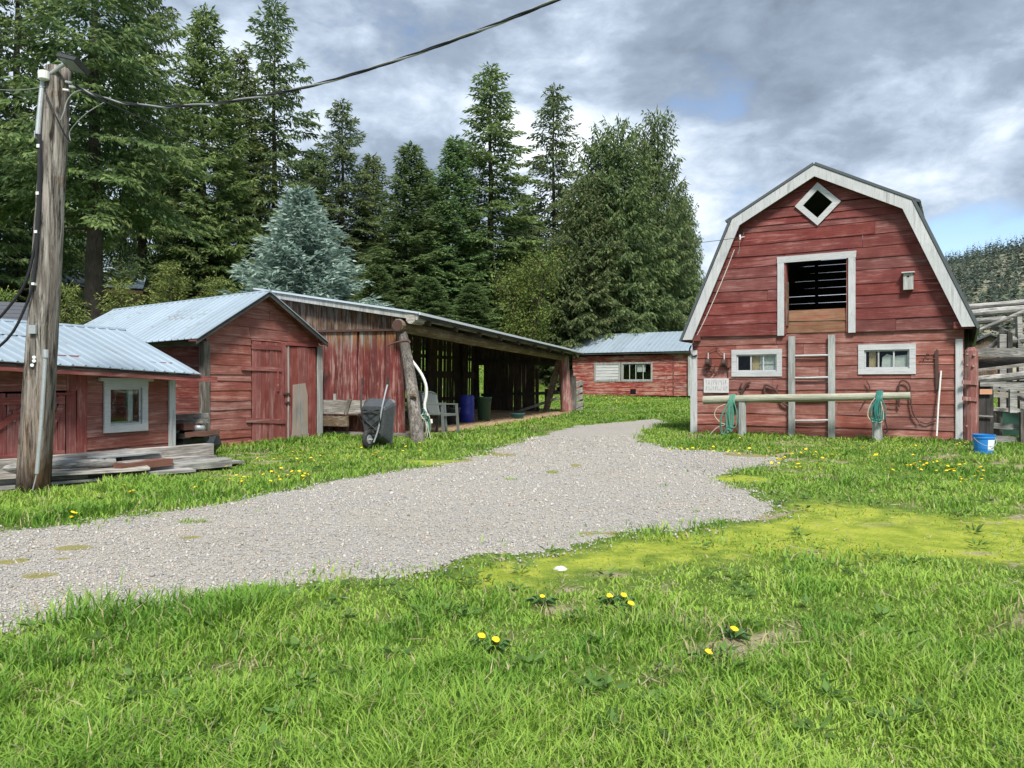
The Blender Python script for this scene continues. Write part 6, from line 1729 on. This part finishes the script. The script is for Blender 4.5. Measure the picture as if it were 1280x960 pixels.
def proto(key, tname, H, Rr, crown, r0, stubs=14):
    PROT[key] = (tname, H, Rr, crown, trunk_mesh('trunk', H, r0, stubs, len(key)))
DG1, DG2, DT = (0.045, 0.072, 0.028), (0.095, 0.130, 0.042), (0.14, 0.17, 0.058)
proto('firA', 'fir_tree', 22, 3.1, conifer('crown', 1, 22, 3.1, 0.03, 520, 0.66, 0.30, 0.14, c1=DG1, c2=DG2, tip=DT, gap=.12), 0.34)
proto('firB', 'fir_tree', 22, 3.2, conifer('crown', 2, 22, 3.2, 0.04, 450, 0.62, 0.42, 0.10, e1=30, c1=(0.045, 0.068, 0.028), c2=(0.095, 0.122, 0.042), tip=(0.13, 0.155, 0.055), gap=.25, lj=(.45, 1.25)), 0.32, 20)
proto('firC', 'fir_tree', 22, 2.8, conifer('crown', 3, 22, 2.8, 0.02, 560, 0.78, 0.22, 0.18, c1=(0.036, 0.066, 0.028), c2=(0.078, 0.118, 0.044), tip=(0.115, 0.155, 0.055), gap=.1), 0.3)
proto('firD', 'fir_tree', 22, 3.4, conifer('crown', 4, 22, 3.4, 0.06, 360, 0.62, 0.40, 0.06, e0=-16, e1=34, c1=(0.042, 0.064, 0.03), c2=(0.082, 0.108, 0.046), tip=(0.115, 0.135, 0.055), gap=.3, lj=(.4, 1.3), sw=.052), 0.3, 26)
proto('foxA', 'fir_tree', 24, 5.2, conifer('crown', 5, 24, 5.2, 0.34, 300, 0.62, 0.36, 0.16, e0=-14, e1=28, sl=(.22, .44), sw=.055, dens=6.0, hang=.4, c1=(0.034, 0.058, 0.024), c2=(0.072, 0.102, 0.036), tip=(0.125, 0.15, 0.052), gap=.25, lj=(.45, 1.2), twl=.34), 0.46, 26)
proto('foxB', 'fir_tree', 24, 4.6, conifer('crown', 6, 24, 4.6, 0.05, 400, 0.66, 0.34, 0.16, e0=-12, e1=28, sl=(.22, .44), sw=.055, dens=6.0, hang=.35, c1=(0.032, 0.056, 0.025), c2=(0.068, 0.10, 0.038), tip=(0.115, 0.145, 0.052), gap=.22, lj=(.45, 1.25), twl=.36), 0.42, 24)
proto('young', 'young_fir', 7, 2.3, conifer('crown', 7, 7, 2.3, 0.02, 150, 0.8, 0.22, 0.20, e0=-4, e1=45, sl=(.14, .30), sw=.032, dens=7.5, hang=.30, c1=(0.06, 0.085, 0.022), c2=(0.12, 0.145, 0.04), tip=(0.19, 0.205, 0.068), gap=.1, twl=.36), 0.14, 6)
proto('cedA', 'cedar_tree', 17, 4.6, conifer('crown', 8, 17, 4.6, 0.01, 620, 0.6, 0.36, 0.10, e0=8, e1=52, sl=(.20, .40), sw=.046, dens=7.5, hang=.7, c1=(0.036, 0.062, 0.026), c2=(0.074, 0.104, 0.040), tip=(0.105, 0.125, 0.046), shape='cedar', leaders=3, lj=(.6, 1.12), twl=.4), 0.45)
proto('cedB', 'cedar_tree', 17, 3.6, conifer('crown', 9, 17, 3.6, 0.02, 520, 0.6, 0.40, 0.10, e0=10, e1=58, sl=(.20, .40), sw=.046, dens=7.5, hang=.7, c1=(0.038, 0.062, 0.028), c2=(0.074, 0.10, 0.040), tip=(0.105, 0.115, 0.048), shape='cedar', leaders=2, gap=.12, lj=(.5, 1.2), twl=.4), 0.4, 22)
proto('blue', 'blue_spruce', 8.0, 3.1, conifer('crown', 10, 8.0, 3.1, 0.01, 640, 1.12, 0.16, 0.18, e0=-4, e1=34, sl=(.14, .28), sw=.034, dens=9.0, hang=.0, c1=(0.062, 0.098, 0.080), c2=(0.12, 0.168, 0.140), tip=(0.225, 0.28, 0.235), lj=(.6, 1.28), gap=.12, twl=.34), 0.16, 4)

used_p = set()
def plant(key, u, topv, D, hw, label, group=None, rot=None, name=None):
    tname, H, Rr, crown, trunk = PROT[key]
    x = (u - 640) / F * D; z = gzf(x, D)
    h = (480 - topv) / F * D + EYE - z
    o = thing(name or tname, label, 'tree', (x, D, z - 0.1), rot if rot is not None else random.uniform(0, 6.28), group)
    sx = hw / F * D / Rr
    o.scale = (sx, sx, h / H)
    link('crown', crown, parent=o); link('trunk', trunk, parent=o)
    return o
G1 = 'firs along the back of the yard'
plant('foxA', 118, -150, 34, 150, 'huge fir with a bare dark trunk and long drooping boughs at the left', G1, 0.4)
plant('foxB', 22, -90, 42, 130, 'tall fir crown behind the utility pole top', G1, 2.0)
plant('foxB', -75, -130, 36, 140, 'tall fir cut by the left edge', G1, 4.0)
plant('foxA', 178, -60, 50, 95, 'tall fir whose top leaves the photo left of the slim pointed fir', G1, 3.1)
plant('firA', 254, 12, 50, 72, 'slim pointed fir with its tip against the sky, left of the notched pair', G1)
plant('firB', 300, 64, 55, 62, 'lower fir squeezed between two tall pointed firs', G1)
plant('firD', 343, 2, 57, 74, 'tallest pale tipped fir rising above the blue spruce', G1)
plant('firC', 392, 186, 60, 60, 'short fir between the tallest fir and the blue spruce top', G1)
plant('firD', 428, 126, 58, 60, 'narrow spiky fir right of the blue spruce', G1)
plant('firA', 466, 194, 60, 46, 'small fir right of the narrow spiky fir', G1)
plant('firC', 505, 182, 53, 62, 'broad green fir above the open shed front end', G1)
plant('firB', 535, 212, 62, 50, 'low fir tucked between two broad green firs', G1)
plant('firC', 560, 172, 54, 58, 'fir with a slim tip just left of the tallest middle fir', G1)
plant('firB', 613, 84, 56, 74, 'tall middle fir standing above the open shed roof', G1)
plant('firD', 692, 109, 62, 62, 'dark lone fir with sky between its boughs, left of the cedars', G1)
plant('firC', 650, 262, 66, 55, 'low dark fir behind the budding tree', G1)
G2 = 'cedars behind the cabin'
plant('cedA', 772, 160, 52, 100, 'broad brownish cedar with a rounded top behind the cabin', G2, 0.7)
plant('cedB', 822, 150, 54, 66, 'cedar with a ragged open top nearest the barn roof', G2, 1.2)
plant('cedB', 736, 226, 50, 74, 'lower cedar at the left side of the broad cedar', G2, 2.2)
plant('cedA', 846, 240, 57, 46, 'low cedar spray beside the barn eave', G2, 3.0)
plant('cedB', 702, 300, 49, 48, 'small cedar beside the budding tree', G2, 4.4)
plant('blue', 378, 238, 27.5, 122, 'silvery blue spruce behind the gabled shed and open shed roofs', None, 0.3)
yl = ['bright olive young fir behind the low shed, next to the pole', 'olive young fir behind the low shed roof ridge end', 'olive young fir behind the gabled shed roof', 'low young fir between gabled shed ridge and blue spruce', 'young fir left of the utility pole behind the dark roof']
for (u, tv, D, hw), lab in zip(((84, 356, 24, 50), (150, 350, 25, 54), (214, 330, 27, 48), (272, 345, 29, 42), (6, 362, 26, 48)), yl):
    plant('young', u, tv, D, hw, lab, 'young firs behind the left sheds')
kk = ['firA', 'firC', 'firB', 'firC']
for i, u in enumerate(range(-150, 900, 62)):
    plant(kk[i % 4], u + random.uniform(-14, 14), random.uniform(255, 315), random.uniform(70, 80), random.uniform(52, 68), 'dark fir deep in the wood behind the front row of trees', 'firs deep in the wood')
for i, u in enumerate(range(-140, 520, 84)):
    plant('young', u + random.uniform(-20, 20), random.uniform(352, 385), random.uniform(60, 66), random.uniform(50, 70), 'low understorey fir filling the gaps at the foot of the wood', 'understorey firs', name='understorey_fir')
for u, tv, D, hw in ((465, 330, 44, 44), (530, 345, 45, 46), (585, 352, 46, 40)):
    plant('firC', u, tv, D, hw, {465: 'small fir over the open shed roof, nearest the blue spruce', 530: 'small fir over the middle of the open shed roof', 585: 'small fir over the open shed roof, nearest the budding tree'}[u], 'small firs over the open shed')
# a few firs out of frame to the sides, so the woods go on
plant('firA', -260, 20, 52, 80, 'fir beyond the left edge of the photo', G1)

# budding tree and pale stem
def budding(u, tv, D, hw, label):
    x = (u - 640) / F * D; z = gzf(x, D); h = (480 - tv) / F * D + EYE - z; rad = hw / F * D
    o = thing('budding_tree', label, 'tree', (x, D, z))
    g = random.Random(9); b = MB(); tips = []
    for k in range(9):
        a = g.uniform(0, 6.28); l = rad * g.uniform(.3, 1.0)
        pts = [(g.uniform(-.3, .3), g.uniform(-.3, .3), 0), (math.cos(a) * l * .45, math.sin(a) * l * .45, h * .45), (math.cos(a) * l, math.sin(a) * l, h * g.uniform(.8, 1.0))]
        sp = smooth_path(pts, 5); b.tube(sp, [0.09 * (1 - .85 * i / (len(sp) - 1)) for i in range(len(sp))], 6)
        for p in sp[3:]:
            for _ in range(5):
                a2 = g.uniform(0, 6.28); q_ = p + Vector((math.cos(a2), math.sin(a2), g.uniform(.2, 1.2))) * g.uniform(.4, 1.1)
                b.tube([p, p.lerp(q_, .5) + Vector((0, 0, .08)), q_], [.022, .014, .006], 4); tips += [q_, p.lerp(q_, .6)]
    b.build('trunk', M['bark'], o)
    T = np.array([tuple(p) for p in tips]); gg = np.random.default_rng(5)
    T = np.repeat(T, 14, 0); m = len(T); P = T + gg.normal(0, .30, (m, 3)); A = gg.normal(0, 1, (m, 3)); N = gg.normal(0, 1, (m, 3))
    C = np.array([0.15, 0.185, 0.045]) * gg.uniform(.6, 1.35, (m, 1)); C[:, 0] *= gg.uniform(.8, 1.15, m)
    v, c = kites(P, A, gg.uniform(.10, .20, m), gg.uniform(.035, .06, m), N, np.concatenate([C, np.ones((m, 1))], 1))
    link('crown', np_mesh('crown', v, np.arange(len(v)), 4, M['leaf'], c), parent=o)
budding(655, 330, 45, 36, 'small yellow green budding tree beyond the open shed roof')

# ------------------------------------------------------------------ grass, gravel, straw
def in_frame(fr, x0, x1, y0, y1, X, Y):
    lx = (X - fr.o.x) * fr.x.x + (Y - fr.o.y) * fr.x.y; ly = (X - fr.o.x) * fr.y.x + (Y - fr.o.y) * fr.y.y
    return (lx > x0) & (lx < x1) & (ly > y0) & (ly < y1)
LUMBER = wpoly([(-80, 628), (60, 615), (150, 604), (230, 594), (298, 587), (262, 566), (150, 570), (-80, 590)])
def built(X, Y):
    return (in_frame(FB, -.02, WB + .02, -.02, DB, X, Y) | in_frame(FG, -.02, WG, 0, DG_, X, Y) | in_frame(FA, -1, LA, 0, 3.2, X, Y) | in_frame(FK, 0, LK, 0, 5.4, X, Y)
            | in_frame(FO, 0.05, LC, -0.35, DC, X, Y) | inpoly(X, Y, LUMBER))
g = np.random.default_rng(99)
Ng = 700000
ty_ = g.uniform(0, 1, Ng)
Y = 2.35 + 46 * ty_ ** 2.25
X = (g.uniform(-1, 1, Ng)) * (0.76 * Y + 2.0)
jx = X + 0.11 * hnoise(X, Y, 5.5, 31) + .15 * g.normal(size=Ng); jy = Y + 0.16 * hnoise(X, Y, 5.0, 33) + .22 * g.normal(size=Ng)
drv = inpoly(jx, jy, DRIVE)
islands = esum(X, Y, [ell(850, 551, 40, 3), ell(900, 560, 45, 3), ell(925, 598, 30, 4), ell(560, 575, 36, 3.5)], .5) > 0.55
tufts = esum(X, Y, [ell(*e) for e in ((320, 640, 14, 2.5), (190, 648, 10, 2), (715, 668, 16, 3), (765, 668, 12, 2), (690, 592, 7, 2), (870, 640, 14, 2), (720, 582, 8, 2), (240, 655, 20, 2), (830, 610, 8, 1.5), (640, 600, 8, 1.5))], .5) > .5
mo = moss_f(X, Y); ba = bare_f(X, Y)
keep = (~drv | islands | tufts) & ~built(X, Y)
keep &= g.random(Ng) > np.clip(ba * 1.0, 0, 0.82)
keep &= g.random(Ng) > np.clip((mo - .2) / .5, 0, .46)
X, Y, mo, ba = X[keep], Y[keep], mo[keep], ba[keep]
isl = (islands | tufts)[keep]
n = len(X)
Z = gz(X, Y)
cl = hnoise(X, Y, 2.6, 80) + 0.7 * hnoise(X, Y, 7.0, 81)
H_ = np.clip(0.056 + 0.030 * cl + 0.02 * hnoise(X, Y, 0.9, 86), 0.022, 0.16) * g.uniform(.5, 1.5, n)
tuft_f = (hnoise(X, Y, 1.7, 82) + .6 * hnoise(X, Y, 5.0, 87)) > 0.95
H_ = np.where(tuft_f, H_ * 1.55, H_)
foot = in_frame(FB, -.3, WB + .5, -0.75, 0.05, X, Y) | in_frame(FO, -1.6, LC, -1.0, 0, X, Y) | in_frame(FG, -.5, WG + 1, -1.3, 0, X, Y)
H_ = np.where(foot, H_ * 1.5 + .02, H_)
strip = inpoly(X, Y, wpoly([(-100, 672), (0, 661), (170, 643), (330, 615), (540, 580), (640, 556), (690, 535), (600, 545), (420, 556), (260, 575), (120, 606), (-100, 640)]))
H_ = np.where(strip, H_ * 1.35, H_)
ism = g.random(n) < np.clip((mo - .18) / .55, 0, .88)
H_ = np.where(ism, np.minimum(H_ * 0.38, 0.035), H_)
nearm = soft_poly(X, Y, [(x_, y_ - 0.35) for x_, y_ in MOSS], .5)
H_ = H_ * (1 - 0.42 * nearm)
H_ = np.where(isl, H_ * 0.6, H_)
H_ = np.where(Y > 8, np.minimum(H_, 0.16), H_)
Wd = (0.0018 + 0.00048 * Y) * g.uniform(.7, 1.5, n)
broad = g.random(n) < 0.05
Wd = np.where(broad, Wd * 1.7, Wd)
az = g.uniform(0, 6.28, n); ln = g.uniform(0.2, 1.25, n) * H_
lnx, lny = np.cos(az) * ln, np.sin(az) * ln
fa = az + g.uniform(0.6, 2.5, n)
wx, wy = np.cos(fa) * Wd, np.sin(fa) * Wd
B = np.stack([X, Y, Z - 0.005], -1)
V = np.empty((n, 5, 3), np.float32)
V[:, 0] = B + np.stack([wx, wy, 0 * wx], -1); V[:, 1] = B - np.stack([wx, wy, 0 * wx], -1)
mid = B + np.stack([lnx * .35, lny * .35, H_ * .62], -1)
V[:, 2] = mid + np.stack([wx, wy, 0 * wx], -1) * .8; V[:, 3] = mid - np.stack([wx, wy, 0 * wx], -1) * .8
V[:, 4] = B + np.stack([lnx, lny, H_ * g.uniform(.75, 1.0, n)], -1)
i0 = (np.arange(n) * 5)[:, None]
tri = np.concatenate([i0 + np.array([[0, 1, 3]]), i0 + np.array([[0, 3, 2]]), i0 + np.array([[2, 3, 4]])], 1).reshape(-1)
hue = np.clip(0.5 + 0.33 * hnoise(X, Y, 1.1, 83) + 0.2 * hnoise(X, Y, 4.0, 84) + g.normal(0, .22, n), 0, 1)[:, None]
C = np.array([0.125, 0.255, 0.028]) * (1 - hue) + np.array([0.37, 0.50, 0.085]) * hue
C = np.where(ism[:, None], np.array([0.28, 0.37, 0.05]) * g.uniform(.6, 1.25, (n, 1)), C)
C = np.where(tuft_f[:, None] & ~ism[:, None], C * np.array([.72, .82, .75]), C)
farm = np.clip((Y - 9) / 6, 0, 1)[:, None]
C = C * (1 - farm * 0.12)
dry = (g.random(n) < 0.07 + 0.40 * ba)[:, None]
C = np.where(dry, np.array([0.42, 0.37, 0.20]) * g.uniform(.7, 1.2, (n, 1)), C)
C = np.concatenate([C, np.ones((n, 1))], 1)
Cv = np.repeat(C[:, None, :], 5, 1); Cv[:, 4, :3] *= 1.12
tag(link('grass', np_mesh('grass', V.reshape(-1, 3), tri, 3, M['grass'], Cv.reshape(-1, 4))), kind='stuff')

# dead thatch lying in the thin patches
n = 26000
Y = 2.4 + 20 * g.uniform(0, 1, n) ** 1.7; X = g.uniform(-1, 1, n) * (0.72 * Y + 1)
k_ = (g.random(n) < bare_f(X, Y) * 1.6 + 0.10) & ~inpoly(X, Y, DRIVE) & ~built(X, Y)
X, Y = X[k_], Y[k_]; n = len(X)
P = np.stack([X, Y, gz(X, Y) + g.uniform(.004, .03, n)], -1); a = g.uniform(0, 6.28, n)
A = np.stack([np.cos(a), np.sin(a), g.normal(.08, .18, n)], -1)
C = np.array([0.47, 0.41, 0.27]) * g.uniform(.5, 1.2, (n, 1))
v, c = kites(P, A, g.uniform(.05, .16, n), 0.0016 + .0004 * Y, np.tile([0, 0, 1.], (n, 1)) + g.normal(0, .3, (n, 3)), np.concatenate([C, np.ones((n, 1))], 1))
tag(link('dead_grass', np_mesh('dead_grass', v, np.arange(len(v)), 4, M['leaf'], c)), kind='stuff')

# broad-leaved weeds in the lawn
Y = 2.6 + 15 * g.uniform(0, 1, 420) ** 1.5; X = g.uniform(-1, 1, 420) * (0.7 * Y + .5)
k_ = ~inpoly(X, Y, DRIVE) & ~built(X, Y); X, Y = X[k_], Y[k_]
nl = 11
X = np.repeat(X, nl); Y = np.repeat(Y, nl); n = len(X); a = g.uniform(0, 6.28, n)
off = g.uniform(0, .05, n); X = X + np.cos(a) * off; Y = Y + np.sin(a) * off
P = np.stack([X, Y, gz(X, Y) + g.uniform(.02, .05, n)], -1); A = np.stack([np.cos(a), np.sin(a), g.uniform(.05, .7, n)], -1)
C = np.array([0.10, 0.20, 0.045]) * g.uniform(.6, 1.4, (n, 1))
v, c = kites(P, A, g.uniform(.04, .10, n), g.uniform(.008, .017, n), np.tile([0, 0, 1.], (n, 1)) + g.normal(0, .35, (n, 3)), np.concatenate([C, np.ones((n, 1))], 1))
tag(link('lawn_weeds', np_mesh('lawn_weeds', v, np.arange(len(v)), 4, M['leaf'], c)), kind='stuff')

# loose gravel stones
Nn = 130000
Y = 3.7 + 15 * g.uniform(0, 1, Nn) ** 1.6
X = g.uniform(-1, 1, Nn) * (0.72 * Y + .6)
k_ = inpoly(X + 0.10 * hnoise(X, Y, 5.5, 31) + g.normal(0, .16, Nn), Y + 0.16 * hnoise(X, Y, 5.0, 33) + g.normal(0, .20, Nn), DRIVE) & (g.random(Nn) > 0.8 * esum(X, Y, DMOSS, .5))
X, Y = X[k_], Y[k_]; n = len(X)
Z = gz(X, Y) + 0.013
sz = (0.0042 + 0.00072 * Y) * g.lognormal(0, .36, n)
oct_ = np.array([[1, 0, 0], [0, 1, 0], [-1, 0, 0], [0, -1, 0], [0, 0, .75], [0, 0, -.5]], float)
V = oct_[None] * g.uniform(.55, 1.3, (n, 6, 1)) * sz[:, None, None]
a = g.uniform(0, 6.28, n); ca, sa = np.cos(a)[:, None], np.sin(a)[:, None]
V = np.stack([V[:, :, 0] * ca - V[:, :, 1] * sa, V[:, :, 0] * sa + V[:, :, 1] * ca, V[:, :, 2] + .35 * V[:, :, 0]], -1) + np.stack([X, Y, Z], -1)[:, None]
tr = np.array([[0, 1, 4], [1, 2, 4], [2, 3, 4], [3, 0, 4], [1, 0, 5], [2, 1, 5], [3, 2, 5], [0, 3, 5]]).reshape(-1)
loops = ((np.arange(n) * 6)[:, None] + tr[None]).reshape(-1)
gc = np.clip(g.normal(.435, .08, n) * (1 + .10 * hnoise(X, Y, 0.9, 91) + .06 * hnoise(X, Y, 3.1, 92)), .13, .52)[:, None] * np.array([1.0, 0.955, 0.875])
gc = np.where((g.random(n) < .08)[:, None], gc * np.array([1.03, .86, .70]), gc)
gc = np.where((g.random(n) < .12)[:, None], gc * np.array([.62, .68, .78]), gc)
C = np.repeat(np.concatenate([gc, np.ones((n, 1))], 1)[:, None], 6, 1).reshape(-1, 4)
tag(link('gravel', np_mesh('gravel', V.reshape(-1, 3), loops, 3, M['stones'], C)), kind='stuff')

# straw on the open shed floor
n = 5000
lx = g.uniform(0, LC, n); ly = g.uniform(-0.5, DC - .3, n)
X = FO.o.x + FO.x.x * lx + FO.y.x * ly; Y = FO.o.y + FO.x.y * lx + FO.y.y * ly
P = np.stack([X, Y, gz(X, Y) + 0.025 + g.uniform(0, .02, n)], -1)
a = g.uniform(0, 6.28, n); A = np.stack([np.cos(a), np.sin(a), g.normal(.05, .12, n)], -1)
C = np.array([0.46, 0.34, 0.18]) * g.uniform(.5, 1.25, (n, 1))
v, c = kites(P, A, g.uniform(.1, .28, n), np.full(n, .007), np.tile([0, 0, 1.], (n, 1)) + g.normal(0, .3, (n, 3)), np.concatenate([C, np.ones((n, 1))], 1))
tag(link('straw', np_mesh('straw', v, np.arange(len(v)), 4, M['leaf'], c)), kind='stuff')

# ------------------------------------------------------------------ dandelions
def head_mesh(b, c, r_, tilt, seed):
    rr = random.Random(seed); c = Vector(c)
    n_ = Vector((math.sin(tilt), -.35, 1)).normalized(); a = n_.cross(Vector((0, 1, 0))).normalized(); bb = n_.cross(a)
    vs = [c + n_ * r_ * .42]; fs = []
    for ring, (rad, h) in enumerate(((.45, .40), (.8, .22), (1.0, .05))):
        for k in range(12):
            th = k * math.pi / 6 + ring * .26
            q_ = rad * (rr.uniform(.85, 1.15))
            vs.append(c + a * math.cos(th) * r_ * q_ + bb * math.sin(th) * r_ * q_ + n_ * r_ * (h + rr.uniform(-.06, .06)))
    vs.append(c - n_ * r_ * .15)
    for k in range(12):
        k1 = (k + 1) % 12
        fs.append((0, 1 + k, 1 + k1))
        for rg in range(2): fs.append((1 + rg * 12 + k, 13 + rg * 12 + k, 13 + rg * 12 + k1, 1 + rg * 12 + k1))
        fs.append((25 + k1, 25 + k, 37))
    b.add(vs, fs)
def near_dandelion(u, v, label, h=0.085, r_=0.022):
    p = gpt(u, v + 4)
    D = p.y; top = at(u, v, D)
    t = thing('dandelion', label, 'flower', p, 0, 'dandelions in the grass')
    hgt = max(0.06, top.z - p.z)
    b = MB(); head_mesh(b, (0, 0, hgt), r_, 0.2, u); b.build('flower_head', M['petal'], t)
    MB().tube([(0.01, 0, 0), (0.004, 0, hgt * .5), (0, 0, hgt)], 0.004, 5).build('stem', M['stem'], t)
    for k in range(7):
        a = k * .9 + u; l = random.uniform(.07, .13)
        MB().add([(0, 0, .01), (l * .5 * math.cos(a) - .018 * math.sin(a), l * .5 * math.sin(a) + .018 * math.cos(a), .05), (l * math.cos(a), l * math.sin(a), .03), (l * .5 * math.cos(a) + .018 * math.sin(a), l * .5 * math.sin(a) - .018 * math.cos(a), .05)],
                 [(0, 1, 2), (0, 2, 3)]).build('leaf', M['weed'], t)
near_dandelion(762, 752, 'dandelion of the foreground trio with the leftmost yellow head')
near_dandelion(780, 751, 'dandelion of the foreground trio with the highest head in the middle')
near_dandelion(789, 762, 'dandelion of the foreground trio with the lowest head, at its right')
near_dandelion(678, 753, 'lone dandelion in short grass left of the foreground trio', r_=.018)
near_dandelion(918, 799, 'lone dandelion in the right foreground beside a dark tuft')
near_dandelion(886, 827, 'lone dandelion nearest the camera, below the dark tuft', r_=.02)
near_dandelion(602, 804, 'left one of two dandelions close together in the middle foreground')
near_dandelion(620, 809, 'right one of two dandelions close together in the middle foreground')
var = []
for k in range(4):
    b = MB(); b.cur = 0; b.tube([(0, 0, 0), (0.01, 0, .06), (0.0, 0, .10 + .02 * k)], 0.005, 4)
    b.cur = 1; head_mesh(b, (0, 0, .10 + .02 * k), 0.029 + .004 * k, (-.4, .3, 0, .6)[k], 40 + k)
    me = bpy.data.meshes.new('dandelion'); me.from_pydata(b.v, [], b.f); me.materials.append(M['stem']); me.materials.append(M['petal']); me.polygons.foreach_set('material_index', b.mi); me.update()
    var.append(me)
def far_dandelions(cl_, label, group):
    for (u, v, su, sv_, n) in cl_:
        for _ in range(n):
            p = gpt(random.gauss(u, su), max(493, random.gauss(v, sv_)))
            if bool(built(np.array([p.x]), np.array([p.y]))[0]): continue
            o = link('dandelion', random.choice(var), p); o.rotation_euler = (0, 0, random.uniform(0, 6.28)); s_ = random.uniform(.5, .82) * (1.25 if p.y > 30 else 1); o.scale = (s_, s_, s_ * (0.75 if p.y < 20 else 1))
            tag(o, label, 'flower', group)
far_dandelions([(300, 602, 14, 4, 9), (345, 600, 22, 5, 14), (375, 594, 16, 5, 10), (250, 611, 16, 4, 6), (165, 622, 14, 3, 3), (392, 577, 14, 4, 7), (440, 574, 20, 4, 6), (470, 570, 14, 3, 5), (500, 566, 14, 3, 5), (350, 575, 20, 4, 5), (545, 560, 16, 3, 4), (95, 653, 3, 1, 3)],
               'yellow dandelion in the tall grass between gravel and left sheds', 'dandelions along the left verge')
far_dandelions([(780, 500, 26, 2.5, 26), (735, 503, 14, 2, 5)], 'yellow dandelion on the lawn before the far cabin', 'dandelions before the cabin')
far_dandelions([(968, 583, 8, 3, 10), (985, 571, 18, 3, 14), (1010, 587, 10, 2, 6), (860, 566, 12, 3, 7), (900, 565, 24, 3, 9), (1035, 575, 14, 3, 8), (1160, 586, 16, 3, 16), (1187, 593, 8, 2, 6), (1140, 587, 5, 2, 6), (1228, 594, 7, 2, 4), (1115, 593, 3, 2, 3), (1138, 561, 14, 4, 6), (1110, 570, 5, 2, 4), (1080, 571, 16, 3, 5), (1195, 556, 6, 1.5, 4), (1108, 549, 4, 1, 4), (950, 552, 16, 2, 6), (1200, 603, 8, 2, 4), (1225, 600, 6, 2, 3)],
               'yellow dandelion in the short grass before the barn', 'dandelions before the barn')
